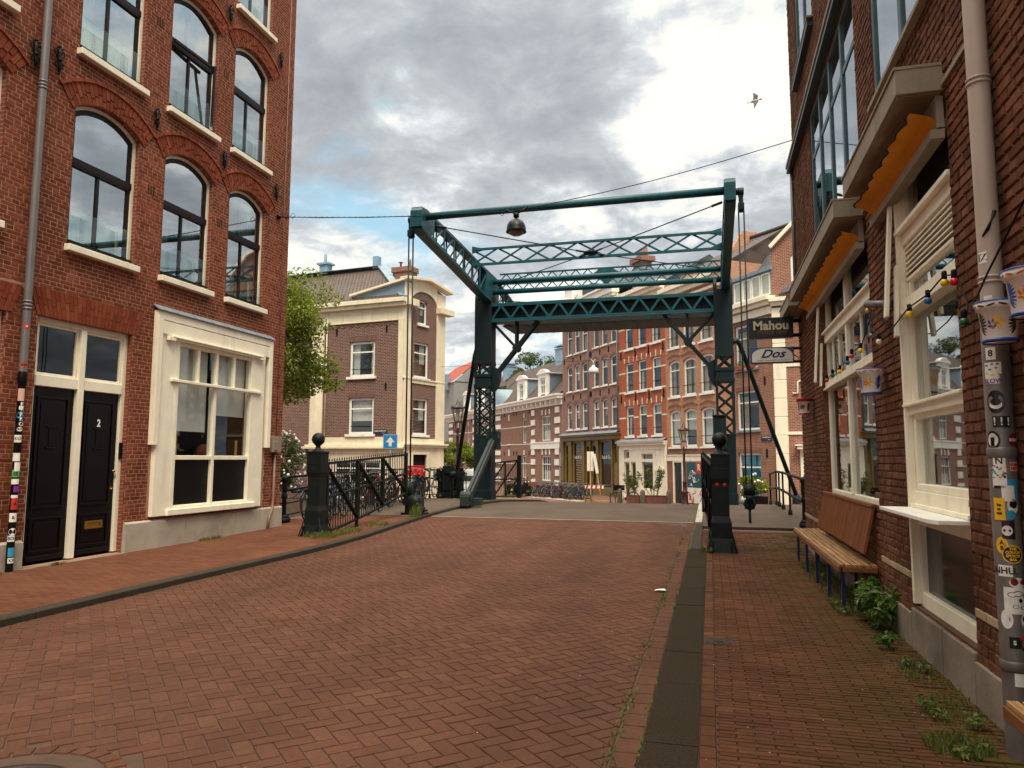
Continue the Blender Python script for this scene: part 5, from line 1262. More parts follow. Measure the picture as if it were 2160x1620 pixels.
# leaning rack arms at the near foot of each column
for s, x in ((-1, -6.93),):
    mb = MB(); mb.beam((x, 23.5, 2.25), (x, 20.85, .45), .16, .20, (1, 0, 0)); mb.beam((x, 23.5, 2.25), (x, 20.9, .5), .24, .05, (1, 0, 0))
    mb.box(x-.13, x+.13, 20.5, 20.95, .22, .50); mb.lathe([(.001, -.16), (.14, -.16), (.14, .16), (.001, .16)], (x, 20.72, .5), 12, 'x'); mb.box(x-.1, x+.30, 21.1, 21.4, .2, .42)
    bb(mb, 'rack_arm', m_grey_iron if s < 0 else m_bridge_dk, bevel=.01)
    mb = MB(); mb.box(x-.16, x+.2, 23.3, 23.7, 1.9, 2.5); mb.lathe([(.001, -.2), (.13, -.2), (.13, .22), (.001, .22)], (x, 23.45, 2.25), 12, 'x'); mb.beam((x+.1, 23.4, 2.3), (x+.12, 23.2, 2.75), .04, .1); bb(mb, 'rack_head', m_bridge_dk, bevel=.01)
mb = MB(); mb.box(.15, .5, 23.1, 23.7, 1.9, 2.9); mb.box(.10, .55, 23.05, 23.7, 2.9, 2.94); mb.tube([(.13, 23.08, 2.0), (.13, 23.08, 3.1)], .02); bb(mb, 'control_cabinet', m_bridge_dk, bevel=.012)
# ================================================================ bollard posts with ball tops and their gates
def ballpost(loc, label, reflectors):
    t = thing('barrier_post', label, 'post', loc, 0, 'ball topped barrier posts in front of the bridge')
    mb = MB(); a = .135
    mb.frustum((0, 0), .225, .225, 0, .175, .175, .20); mb.frustum((0, 0), .175, .175, .20, a+.03, a+.03, .235)
    mb.frustum((0, 0), a+.03, a+.03, .236, a+.03, a+.03, .50); mb.frustum((0, 0), a+.03, a+.03, .50, a, a, .60)
    mb.frustum((0, 0), a, a, .60, a, a, 1.14); mb.frustum((0, 0), a, a, 1.14, .155, .155, 1.24); mb.box(-.155, .155, -.155, .155, 1.24, 1.62); mb.box(-.163, .163, -.163, .163, 1.62, 1.655)
    for sx_ in (-1, 1):
        for sy_ in (-1, 1): mb.beam((sx_*.24, sy_*.24, .0), (sx_*.14, sy_*.14, .42), .03, .02)
    mb.box(-.12, .12, -.161, -.15, 1.40, 1.41)
    for q in (-1, 1): mb.box(q*.15-.012, q*.15+.012, -.24, -.15, 0, .21)
    mb.build('shaft', m_iron, t, bevel=.008)
    mb = MB(); mb.smooth = True; mb.lathe([(.135, 1.655), (.12, 1.67), (.055, 1.71), (.045, 1.76), (.07, 1.785), (.03, 1.79)], n=24); mb.ball((0, 0, 1.895), .128, 16); mb.build('finial', m_iron, t, recalc=False)
    if reflectors:
        for x in (-.062, .062):
            mb = MB(); mb.lathe([(.001, -.006), (.018, -.006), (.018, 0), (.001, 0)], (x+.005, -.152 if False else -.1385, 1.13), 16, 'y'); mb.lathe([(.027, -.004), (.034, -.004), (.034, 0), (.027, 0)], (x+.005, -.1385, 1.13), 18, 'y'); mb.build('reflector', sr_, t, recalc=False)
    return t
ballpost((-7.5, 13.15, gz(13)+.06), 'left black iron post with ball top standing where the pavement narrows', False)
ballpost((.165, 13.2, gz(13)+.02), 'right black iron post with ball top and two red ring reflectors', True)
def gate(x0, x1, y0, y1, label, loc_z, spikes=True):
    t = thing('barrier_gate', label, 'gate', (x0, y0, 0), 0); L = y1-y0
    X = lambda s: (x1-x0)*s
    top = lambda s: 1.49+.20*s; bot = lambda s: .13+.60*s**1.25; mid = lambda s: .80+.42*s
    F = MB()
    for f in (top, bot, mid):
        N = 8
        for i in range(N):
            a, b = i/N, (i+1)/N; F.beam((X(a), L*a, f(a)), (X(b), L*b, f(b)), .055, .05)
    F.box(-.04, .04, -.02, .06, .10, 1.52); F.box(X(1)-.04, X(1)+.04, L-.06, L+.02, .42, 1.74)
    for s in (.34, .66): F.box(X(s)-.035, X(s)+.035, L*s-.03, L*s+.03, bot(s)-.02, top(s))
    for (a, b) in ((.0, .34), (.34, .66), (.66, 1)):
        F.beam((X(a)+.0, L*a, top(a)-.05), (X(b), L*b, bot(b)+.05), .04, .09, (1, 0, 0))
    F.box(X(.34)-.03, X(.34)+.03, L*.34-.03, L*.34+.03, .06, .3)
    fr = F.build('frame', m_iron, t, bevel=.005, seg=1)
    mb = MB(); n = 38
    for i in range(1, n):
        s = i/n; x = X(s); y = L*s
        mb.box(x-.007, x+.007, y-.007, y+.007, bot(s), top(s)+(.05 if spikes else 0))
        if spikes: mb.frustum((x, y), .014, .014, top(s)+.05, .001, .001, top(s)+.10)
    mb.build('bars', m_iron, t)
    return t
gate(-7.45, -7.45, 13.42, 17.45, 'long black spiked iron gate running from the left ball post towards the bridge', .1)
gate(.04, -.16, 13.48, 17.3, 'black iron gate seen edge on behind the right ball post', .1, True)
for (x, l) in ((-7.28, 'left'), (.0, 'right')):
    if l == 'left':
        t = thing('gear_housing', 'squat black cast gear housing at the foot of the left suspension rods', 'gear box', (-7.32, 17.75, gz(17.7)+.07))
        mb = MB(); mb.box(-.3, .3, -.2, .2, 0, .06); mb.box(-.22, .2, -.13, .13, .06, .3); mb.smooth = True; mb.lathe([(.001, -.14), (.2, -.14), (.2, .14), (.001, .14)], (0, 0, .3), 18, 'y'); mb.lathe([(.001, -.16), (.08, -.16), (.08, .16), (.001, .16)], (.15, 0, .14), 12, 'y'); mb.tube([(.22, 0, .1), (.34, 0, .12)], .03, 8)
        for k in range(10): a = k*pi/9; mb.ball((.2*cos(a), -.12, .3+.2*sin(a)), .022, 5)
        mb.build('casting', m_iron, t, recalc=False)
# second pair of gates, beyond the portal on the left
t = thing('barrier_gate', 'short curved dark gate standing open beyond the left column', 'gate', (-7.75, 24.95, .2))
mb = MB(); n = 6; P = []
for i in range(n+1): s = i/n; P.append((s*1.05, .3+.55*s-.25*sin(pi*s)))
def gt(s): return 1.18+.16*s
for (a, b), (c, d) in zip(P, P[1:]):
    s0, s1 = a/1.05, c/1.05
    for f0, f1 in ((.06, .06), (gt(s0), gt(s1)), (.66, .68)): mb.beam((a, b, f0), (c, d, f1), .05, .05)
for i in (0, 2, 4, 6): a, b = P[i]; mb.box(a-.025, a+.025, b-.025, b+.025, .04, gt(a/1.05))
for i in (0, 2, 4): (a, b), (c, d) = P[i], P[i+2]; mb.beam((a, b, .08), (c, d, .66), .03, .05); mb.beam((a, b, .68), (c, d, gt(c/1.05)), .03, .05)
for i in range(22):
    s = i/21; k = min(5, int(s*6)); f = s*6-k; a = P[k][0]*(1-f)+P[k+1][0]*f; b = P[k][1]*(1-f)+P[k+1][1]*f; mb.box(a-.006, a+.006, b-.006, b+.006, .06, gt(s))
mb.box(1.05, 1.18, .80, .93, 0, 1.52); mb.build('frame', m_iron, t)
# ================================================================ wire with street lamp
WY = 14.06
tl = thing('span_wire', 'thin black span wire across the street from house to cafe', 'wire', (-3.7, WY, 6.62))
mb = MB(); mb.smooth = True
p0 = Vector((-9.2, WY, 6.95)); p1 = Vector((-3.72, WY, 6.62)); p2 = Vector((1.65, WY, 7.52)); o = Vector((-3.7, WY, 6.62))
W0 = [lerp(p0, p1, i/10)+Vector((0, 0, -.06*sin(pi*i/10)))-o for i in range(11)]; W1_ = [lerp(p1, p2, i/12)+Vector((0, 0, -.10*sin(pi*i/12)))-o for i in range(13)]
mb.tube(W0+W1_[1:], .008, 6); mb.tube([w+Vector((0, 0, -.012+.006*((i % 2)))) for i, w in enumerate(W0)], .004, 5)
for i in range(0, 44): w = W0[min(10, i//4)]; w2 = W0[min(10, i//4+1)]; q = lerp(w, w2, (i % 4)/4); mb.box(q.x-.005, q.x+.005, q.y-.005, q.y+.005, q.z, q.z+.018)
mb.build('cable', m_black, tl, recalc=False)
mb = MB(); mb.smooth = True; mb.lathe([(.001, 0), (.06, 0), (.05, .05), (.001, .1)], (-9.19-o.x, 0, p0.z-o.z), 10, 'x')
q = p0-o; mb.tube([(q.x+.15, 0, q.z), (q.x+.22, 0, q.z+.06), (q.x+.3, 0, q.z), (q.x+.22, 0, q.z-.06)], .006, 6, closed=True); mb.tube([(q.x+.32, 0, q.z-.01), (q.x+.38, 0, q.z+.06), (q.x+.45, 0, q.z-.01), (q.x+.38, 0, q.z-.07)], .006, 6, closed=True)
mb.build('wall_fixing', m_black, tl, recalc=False)
hl = thing('hanging_street_lamp', 'dark dome street lamp hanging from the span wire over the road', 'street lamp', (-3.69, WY, 6.62))
mb = MB(); mb.smooth = True; mb.tube([(-.22, 0, .03), (-.1, 0, -.03), (0, 0, -.07)], .016, 7); mb.tube([(.24, 0, .06), (.1, 0, -.03), (0, 0, -.07)], .016, 7); mb.tube([(0, 0, -.07), (0, 0, -.22)], .03, 8); mb.box(-.05, .05, -.04, .04, -.14, -.05)
mb.tube([(-.36, 0, -.03), (-.30, 0, .02), (-.24, 0, -.03), (-.3, 0, -.09)], .007, 6, closed=True); mb.build('hanger', m_black, hl, recalc=False)
mb = MB(); mb.smooth = True; R = .195
mb.lathe([(.001, -.18), (.05, -.185), (.10, -.205), (.15, -.245), (.18, -.30), (.195, -.36), (.20, -.42), (.21, -.45), (.185, -.46), (.17, -.45)], n=28); mb.build('dome', M('lamp_dome', C_('17151a'), .4, var=.15, spec=.25), hl, recalc=False)
mb = MB(); mb.smooth = True; mb.lathe([(.16, -.45), (.14, -.49), (.09, -.515), (.001, -.525)], n=28); mb.build('diffuser', M('lamp_diffuser', C_('6a6260'), .12, var=.2), hl, recalc=False)
# gull
bd = thing('gull', 'gull flying with wings spread high above the cafe roof', 'gull', (3.89, 56, 28.5), radians(-10)); bd.rotation_euler = (radians(62), radians(-5), radians(-10))
mb = MB(); mb.smooth = True; mb.ball((0, 0, 0), .12, 10, (2.6, 1, .9)); mb.ball((.42, 0, .03), .075, 8, (1.4, 1, 1)); mb.tube([(.50, 0, .03), (.60, 0, .01)], [.025, .006], 6); mb.add([(-.25, -.05, 0), (-.55, -.14, 0), (-.58, .14, 0), (-.25, .05, 0)], [(0, 1, 2, 3)]); mb.build('body', M('gull_white', C_('9a938c'), .8), bd, recalc=False)
for s in (-1, 1):
    mb = MB(); mb.add([(.2, s*.05, .03), (.28, s*.35, .18), (.05, s*.75, .12), (-.12, s*1.0, .03), (-.06, s*.55, .08), (-.15, s*.05, .03), (.2, s*.05, .0), (.28, s*.35, .15), (.05, s*.75, .1), (-.12, s*1.0, .02), (-.06, s*.55, .05), (-.15, s*.05, .0)], [(0, 1, 4, 5), (1, 2, 3, 4), (6, 7, 10, 11), (7, 8, 9, 10)])
    mb.build('wing', M('gull_wing', C_('4c4a50'), .8), bd, recalc=False)
# ================================================================ FAR HOUSES
R_F = radians(-54.5); O_F = Vector((.311, 42.912, 0)); EX = Vector((cos(R_F), sin(R_F), 0)); EY = Vector((-sin(R_F), cos(R_F), 0))
def fpos(x, y=0, z=0): p = O_F+EX*x+EY*y; return (p.x, p.y, z)
b_brown = brickmat('brick_purple_brown', C_('84594f'), C_('9a6b5f'), C_('a59184'), bh=.075, ms=.012, gamt=.25)
b_red = brickmat('brick_orange', C_('a54d30'), C_('b85f40'), C_('a8806a'), grime=C_('8d3f26'), gamt=.3)
b_tan = brickmat('brick_tan', C_('a5694b'), C_('bf835f'), C_('c4aa92'), bh=.075, ms=.012, gamt=.25)
b_tan2 = brickmat('brick_tan_dark', C_('7c4a3a'), C_('8c5b4a'), C_('a08a7a'))
b_right = brickmat('brick_rose', C_('804f3e'), C_('9a6250'), C_('b09782'), bh=.08, ms=.012, gamt=.25)
b_cream = brickmat('brick_plum', C_('56372f'), C_('714c40'), C_('9c887e'), bw=.24, bh=.085, ms=.013, gamt=.25)
b_stab = brickmat('brick_stable', C_('7a5344'), C_('936656'), C_('a38d7b'), bh=.08, ms=.012, gamt=.2)
t_dark = tilemat('roof_tiles_dark', C_('43362f'), C_('584840')); t_slate = tilemat('roof_tiles_blue', C_('43464e'), C_('5a5c63')); t_or = tilemat('roof_tiles_orange', C_('a8482a'), C_('8f3c26'))
m_olive = M('paint_olive', C_('6a560a'), .45, var=.25, sc=2); m_lead2 = M('lead_sheet', C_('7b8b98'), .5, metal=.1, var=.15, sc=2); m_zinc = M('zinc_chimney', C_('7d99ab'), .5, var=.2, sc=3)
m_grey = M('grey_render', C_('8b8a88'), .8, var=.1)
def brickbands(par, holes, mat, th=.22, y=-.012, name='arch_band'):
    mb = MB()
    for h in holes:
        if h.rise:
            n = 8; o = arch(h.x0-.06, h.x1+.06, 0, h.z1-h.rise, h.rise, n)[2:]; P = [(x, z) for x, z in o]
            for (a, b), (c, d) in zip(P, P[1:]): mb.quad((a, y, b+.01), (c, y, d+.01), (c, y, d+th), (a, y, b+th))
        else: mb.box(h.x0-.08, h.x1+.08, y, 0, h.z1+.01, h.z1+th)
    return mb.build(name, mat, par, recalc=False)
def roofq(mb, a, b, c, d):
    a, b, c, d = map(Vector, (a, b, c, d)); u = (b-a).length; v = (d-a).length; w = (c-d).length; k = (u-w)/2
    mb.quad(a, b, c, d, [(0, 0), (u, 0), (u-k, v), (k, v)])
def anchors(par, pts, s=1.0):
    mb = MB()
    for x, z in pts: mb.box(x-.025*s, x+.025*s, -.06, -.0, z-.22*s, z+.22*s); mb.box(x-.06*s, x+.06*s, -.055, -.0, z+.05*s, z+.1*s); mb.box(x-.045*s, x+.045*s, -.055, 0, z-.15*s, z-.1*s)
    mb.build('wall_anchor', m_black, par)
def shell(par, holes, xa, xb, z0, z1, depth, mat, outline=None):
    mb = MB(); mb.wall(outline or rect(xa, xb, z0, z1), [h.pts() for h in holes], 0, .12); mb.build('wall', mat, par, recalc=False)
    mb = MB(); mb.box(xa, xa+.2, .002, depth, z0, z1); mb.box(xb-.2, xb, .002, depth, z0, z1); mb.box(xa+.2, xb-.2, depth-.2, depth, z0, z1); mb.box(xa+.2, xb-.2, .15, depth-.2, z1-.12, z1-.01); mb.build('side_wall', mat, par)
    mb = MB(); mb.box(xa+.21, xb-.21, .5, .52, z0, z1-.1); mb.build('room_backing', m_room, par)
rc = random.Random(11)
# ---- brown double house with olive shopfront
X0 = -20.6; t = thing('townhouse', 'purple brown brick townhouse with six slim windows per floor over an olive shopfront', 'house', fpos(X0, 0, -1.1), R_F); B1 = t
def L(z): return z+1.1
cx6 = [(-19.7, -18.75), (-18.3, -17.35), (-16.95, -16.0), (-15.0, -14.05), (-13.65, -12.7), (-12.25, -11.3)]
hs = [Hole(a-X0, b-X0, L(z), L(z+2.08), .13) for z in (3.92, 6.97, 9.97) for a, b in cx6]
gs = [Hole(2.1, 3.7, L(-.5), L(2.85)), Hole(4.35, 5.15, L(-.9), L(2.6)), Hole(5.35, 6.15, L(-.9), L(2.6)), Hole(6.7, 8.5, L(-.5), L(2.85)), Hole(.6, 1.2, L(-.4), L(2.7)), Hole(8.8, 9.35, L(1.3), L(2.7))]
shell(t, hs+gs, 0, 9.6, 0, L(13.4), 9, b_brown)
for i, h in enumerate(hs): window(t, h, y=.08, fw=.085, trans=.66, sill=(.06, .1, .09), curt=rc.choice([None, (0, 1, .66, 1), (0, .35, 0, .6), (0, 1, .4, 1)]), cm=rc.choice([m_curt, m_curtb]))
brickbands(t, hs, brickmat('brick_band_brown', C_('7a5a52'), C_('8a675e'), C_('75645c'), bw=.07, bh=.24)); anchors(t, [(x-X0, L(z)) for z in (6.5, 9.55) for x in (-20.2, -18.53, -17.15, -15.5, -15.3, -13.85, -12.48, -11.15)])
mb = MB(); mb.box(0, 9.6, -.12, -.0, L(-1.1), L(-.55))
for x0_, x1_ in ((0, .45), (1.35, 1.95), (3.85, 4.25), (5.18, 5.32), (6.25, 6.6), (8.6, 8.75), (9.4, 9.6)): mb.box(x0_, x1_, -.16, -.0, L(-1.1), L(2.95)); mb.box(x0_-.04, x1_+.04, -.2, 0, L(2.7), L(2.85)); mb.box(x0_-.04, x1_+.04, -.2, 0, L(-.2), L(-.1))
mb.box(0, 9.6, -.05, -.0, L(2.86), L(3.02)); mb.box(-.05, 9.65, -.25, 0, L(3.0), L(3.3)); mb.box(-.12, 9.72, -.42, 0, L(3.3), L(3.42))
sh = mb.build('shopfront', m_olive, t, bevel=.01, seg=1)
mb = MB(); mb.add([(-.15, -.46, L(3.42)), (9.75, -.46, L(3.42)), (9.6, 0, L(3.66)), (0, 0, L(3.66))], [(0, 1, 2, 3)]); mb.box(-.15, 9.75, -.46, 0, L(3.421), L(3.45)); mb.build('lead_roof', m_lead, sh, recalc=False)
for h in gs: window(t, h, y=.02, fw=.07, fm=m_olive, trans=None if h.x1-h.x0 > 1.5 else .72, name='shop_window')
text('lettering', 'Lola & Co.', .34, sw_, t, (7.6, -.0, L(1.72)), ext=.004, sx=.9, off=.004); text('lettering', 'Lola & Co.', .34, sw_, t, (2.9, -.0, L(1.72)), ext=.004, sx=.9, off=.004)
mb = MB()
for i in range(7):
    for j in range(16): x = 2.45+i*.17+(j % 2)*.085; z = L(-.35+j*.18); mb.quad((x-.07, .05, z), (x, .05, z-.08), (x+.07, .05, z), (x, .05, z+.08))
mb.build('lattice_screen', m_curtb, t, recalc=False)
mb = MB(); mb.box(-.15, 9.6, -.5, .1, L(13.5), L(13.95)); mb.box(-.2, 9.65, -.62, .1, L(13.95), L(14.1)); mb.box(0, 9.6, -.08, 0, L(12.9), L(13.4))
for i in range(26): x = .1+i*.37; mb.box(x, x+.14, -.42, 0, L(13.28), L(13.5))
mb.build('cornice', m_white, t)
mb = MB(); roofq(mb, (0, .1, L(14.0)), (9.6, .1, L(14.0)), (9.6, 4.6, L(15.6)), (0, 4.6, L(15.6))); roofq(mb, (9.6, 9, L(13.4)), (0, 9, L(13.4)), (0, 4.6, L(15.6)), (9.6, 4.6, L(15.6))); mb.prism([(.1, L(13.3)), (4.6, L(15.6)), (9, L(13.4))], 0, .15, 'yz'); mb.prism([(.1, L(13.3)), (4.6, L(15.6)), (9, L(13.4))], 9.45, 9.6, 'yz'); rf = mb.build('roof', t_dark, t, recalc=False)
mb = MB(); mb.box(8.0, 9.3, 2.2, 3.0, L(14.2), L(16.4)); mb.box(7.8, 9.5, 2.0, 3.2, L(16.1), L(16.45))
for i in range(4): mb.lathe([(.16, L(16.4)), (.14, L(17.1)), (.001, L(17.1))], (8.1+i*.35, 2.6, 0), 8)
mb.build('chimney', b_tan2, rf)
mb = MB(); mb.box(.5, 1.9, .0, 1.0, L(14.1), L(15.7)); mb.box(.35, 2.05, -.1, 1.0, L(15.6), L(15.75)); mb.lathe([(.001, 0), (.2, 0), (.2, .2), (.001, .2)], (2.0, .2, L(14.9)), 10, 'y'); mb.build('dormer', m_white, rf)
for x in (2.6, 6.2): mb = MB(); mb.box(x, x+1.7, .6, 3, L(14.0), L(15.4)); mb.build('dormer', m_lead2 if x > 3 else m_teal2, rf)
mb = MB(); mb.smooth = True; mb.tube([(9.52, -.1, L(13.4)), (9.52, -.1, L(3.6))], .05, 7); mb.tube([(4.8, -.07, L(13.3)), (4.8, -.07, L(3.6))], .035, 6); mb.build('downpipe', m_lead, B1, recalc=False)
# ---- orange brick house
X0 = -11.0; t = thing('townhouse', 'bright orange brick townhouse with cream banding above a white shopfront', 'house', fpos(X0, 0, -1.1), R_F)
cc = [(.95, 2.0), (2.65, 3.7), (4.4, 5.5)]
hs = [Hole(a, b, L(z), L(z+2.05)) for z in (3.13, 6.13, 9.13) for a, b in cc]
gs = [Hole(.7, 1.45, L(-1.0), L(1.4)), Hole(1.6, 2.3, L(-.2), L(1.4)), Hole(.8, 1.4, L(1.6), L(2.15)), Hole(3.05, 4.45, L(-.35), L(1.95))]
shell(t, hs+gs, 0.003, 6.05, 0, L(12.0), 9, b_red)
for h in hs: window(t, h, y=.08, fw=.11, trans=.68, sill=(.08, .12, .1), curt=rc.choice([None, (0, 1, .7, 1), (0, .3, 0, .65)]), sm=m_white)
mb = MB()
for z in (4.4, 6.17, 7.5, 9.15, 10.6):
    for a, b in ((0, .95), (2.0, 2.65), (3.7, 4.4), (5.5, 6.05)): mb.box(a+.003, b, -.01, 0, L(z)-.05, L(z)+.05)
for h in hs:
    c = (h.x0+h.x1)/2
    for k in (-2, -1, 0, 1, 2): x = c+k*.30; mb.add([(x-.05, -.03, h.z1+.02), (x+.05, -.03, h.z1+.02), (x+.07+k*.02, -.03, h.z1+.36+.05*(2-abs(k))), (x-.07+k*.02, -.03, h.z1+.36+.05*(2-abs(k)))], [(0, 1, 2, 3)]) if k % 2 == 0 else None
mb.build('stone_banding', m_plaster, t, recalc=False)
brickbands(t, hs, b_red, th=.36); anchors(t, [(x, L(z)) for z in (5.75, 8.75, 11.7) for x in (.35, 2.32, 4.05, 5.8)], 1.3)
mb = MB()
for h in hs[::1]: mb.tube([(h.x0+.1, -.02, h.z0+.5), (h.x1, -.02, h.z0+.5)], .018, 5)
mb.build('window_rail', m_black, t)
mb = MB()
mb.ring(rect(.02, 6.03, 0, L(2.5)), rect(.3, 5.8, .05, L(2.2)), -.10, -.0)
for a, b in ((.3, .7), (1.45, 1.6), (2.3, 3.05), (4.45, 4.75)): mb.box(a, b, -.08, -.0, .05, L(2.2))
mb.box(.3, 4.7, -.07, 0, L(1.4), L(1.6)); mb.box(1.4, 2.3, -.06, 0, L(1.6), L(2.2)); mb.box(3.05, 4.45, -.07, 0, L(1.95), L(2.2)); mb.box(3.05, 4.45, -.09, 0, .05, L(-.35)); mb.box(1.6, 2.3, -.06, 0, .05, L(-.2)); mb.box(4.75, 5.8, -.05, -.0, .05, L(2.2)); mb.box(4.9, 5.7, -.09, -.05, L(1.2), L(2.1)); mb.box(4.85, 5.8, -.2, -.05, L(.85), L(1.1))
mb.box(-.0, 6.05, -.25, 0, L(2.5), L(2.66)); mb.box(-.05, 6.08, -.35, 0, L(2.66), L(2.74))
sh = mb.build('shopfront', m_cream, t, bevel=.008, seg=1)
mb = MB(); mb.add([(-.05, -.38, L(2.74)), (6.08, -.38, L(2.74)), (6.05, 0, L(2.95)), (0, 0, L(2.95))], [(0, 1, 2, 3)]); mb.build('lead_roof', m_lead, sh, recalc=False)
for h in gs: window(t, h, y=.0, fw=.06, fm=m_cream, name='shop_window', curt=(0, 1, .75, 1) if h.x0 > 3 else None, cm=m_curtb)
mb = MB(); mb.box(.75, 1.4, .05, .09, .1, L(1.35)); mb.build('door', m_door, t)
mb = MB(); mb.box(-.1, 6.1, -.55, .1, L(12.75), L(13.0)); mb.box(-.05, 6.05, -.35, .1, L(12.5), L(12.75)); mb.box(0.01, 6.04, -.10, .1, L(11.9), L(12.5)); mb.build('cornice', m_cream, t)
mb = MB(); roofq(mb, (0, .1, L(13.0)), (6.05, .1, L(13.0)), (6.05, 3.5, L(15.0)), (0, 3.5, L(15.0))); roofq(mb, (6.05, 9, L(12.0)), (0, 9, L(12.0)), (0, 3.5, L(15.0)), (6.05, 3.5, L(15.0)))
mb.prism([(.1, L(11.9)), (.1, L(13)), (3.5, L(15)), (9, L(12.0))], .01, .15, 'yz'); mb.prism([(.1, L(11.9)), (.1, L(13)), (3.5, L(15)), (9, L(12.0))], 5.9, 6.04, 'yz'); rf = mb.build('roof', t_slate, t, recalc=False)
mb = MB(); mb.box(1.2, 2.6, .5, 2.4, L(13.1), L(14.6)); mb.box(1.05, 2.75, .4, 2.4, L(14.55), L(14.7)); mb.build('dormer', m_lead2, rf)
# ---- tan brick house
X0 = -4.95; t = thing('townhouse', 'pale tan brick townhouse with broad white windows behind the burgundy street lamp', 'house', fpos(X0, 0, -1.1), R_F)
cc = [(.35, 1.55), (1.95, 3.2), (3.65, 4.95)]
hs = [Hole(a, b, L(z), L(z+2.28), .16) for z in (2.32, 5.38, 8.42) for a, b in cc]
gs = [Hole(.78, 1.62, .03, L(1.42))]
shell(t, hs+gs, 0.003, 6.5, 0, L(12.6), 9, b_tan)
for i, h in enumerate(hs): window(t, h, y=.08, fw=.13, trans=.72, sill=(.06, .1, .1), curt=[(0, .35, 0, 1), (.6, 1, 0, 1)] if i > 2 else (0, 1, .45 if i == 1 else .05, 1), cm=m_curtb if i > 2 else m_blindw)
brickbands(t, hs, brickmat('brick_band_tan', C_('a56f55'), C_('b8846a'), C_('8e7565'), bw=.07, bh=.2), th=.2)
mb = MB()
for h in hs:
    c = (h.x0+h.x1)/2
    for k in range(13): x = c-.72+k*.12; z = h.z1+.26-abs(k-6)**1.6*.008; mb.box(x, x+.06, -.045, 0, z, z+.1)
for h in hs: mb.tube([(h.x0-.02, -.03, h.z0+.55), (h.x1+.02, -.03, h.z0+.55)], .016, 5) if False else None
mb.build('corbel_course', b_tan2, t)
mb = MB()
for h in hs: mb.tube([(h.x0+.0, -.04, h.z0+.62), (h.x1, -.04, h.z0+.62)], .02, 5)
mb.build('window_rail', m_black, t)
mb = MB(); mb.box(.0, 6.5, -.06, -.0, L(1.48), L(1.80)); mb.box(.0, 6.5, -.09, 0, L(1.80), L(1.86)); mb.ring(rect(.66, 1.74, 0.01, L(1.48)), rect(.78, 1.62, .03, L(1.40)), -.05, 0); mb.box(1.75, 6.5, -.015, 0, L(1.42), L(1.48)); mb.build('lintel', m_cream, t, bevel=.006, seg=1)
mb = MB(); mb.box(1.75, 6.5, -.02, -.0, .3, L(1.42)); mb.box(.01, .66, -.02, 0, 0.01, L(1.48)); mb.box(0.01, 6.5, -.022, -.0, L(1.87), L(2.2)); mb.build('lower_brick', b_tan2, t)
mb = MB(); mb.box(.8, 1.6, .05, .1, .05, L(1.4))
for i in range(2):
    for j in range(4): mb.box(.88+i*.36, 1.18+i*.36, .03, .055, L(-.4+j*.42), L(-.06+j*.42))
mb.build('door', M('door_green', C_('16241f'), .35, var=.2), t)
m_pt = M('poster_teal', C_('1c4a54'), .6, var=.1, sc=3)
mb = MB(); mb.box(2.2, 3.75, -.05, -.021, L(-.05), L(1.42)); bo = mb.build('hoarding', m_pt, t)
mb = MB(); mb.box(3.1, 3.75, -.055, -.05, L(.75), L(1.42)); mb.build('red_panel', sr_, bo)
mb = MB(); mb.box(2.2, 3.75, -.05, -.021, L(-.95), L(-.06)); mb.build('white_panel', sw_, bo)
rg = random.Random(4); mb = MB(); mb2 = MB()
for k in range(9):
    p = [(2.3+rg.random()*1.2, -.058, L(.1+rg.random()*1.1)) for _ in range(1)]
    for q in range(4): a = p[-1]; p.append((a[0]+rg.uniform(-.16, .2), -.058, a[2]+rg.uniform(-.22, .22)))
    mb.tube(p, .013, 4)
for k in range(9):
    p = [(2.3+rg.random()*1.2, -.053, L(-.85+rg.random()*.6))]
    for q in range(4): a = p[-1]; p.append((a[0]+rg.uniform(-.15, .2), -.053, max(L(-.92), min(L(-.1), a[2]+rg.uniform(-.25, .25)))))
    mb2.tube(p, .02, 4)
mb.build('graffiti', sw_, bo, recalc=False); mb2.build('graffiti', sr_, bo, recalc=False); text('lettering', 'R', .5, sw_, bo, (3.4, -.057, L(1.1)), ext=.002, off=.01)
mb = MB(); mb.box(-.1, 6.5, -.45, .1, L(12.0), L(12.25)); mb.box(-.05, 6.5, -.25, .1, L(11.7), L(12.0)); mb.box(-.02, 6.5, -.12, .1, L(11.35), L(11.5)); mb.build('cornice', m_cream, t)
mb = MB(); roofq(mb, (0, .1, L(12.6)), (6.5, .1, L(12.6)), (6.5, 4, L(14.9)), (0, 4, L(14.9))); roofq(mb, (6.5, 9, L(12.0)), (0, 9, L(12.0)), (0, 4, L(14.9)), (6.5, 4, L(14.9))); mb.prism([(.1, L(12.6)), (4, L(14.9)), (9, L(12))], .01, .15, 'yz'); mb.prism([(.1, L(12.6)), (4, L(14.9)), (9, L(12))], 6.3, 6.49, 'yz'); rf = mb.build('roof', t_dark, t, recalc=False)
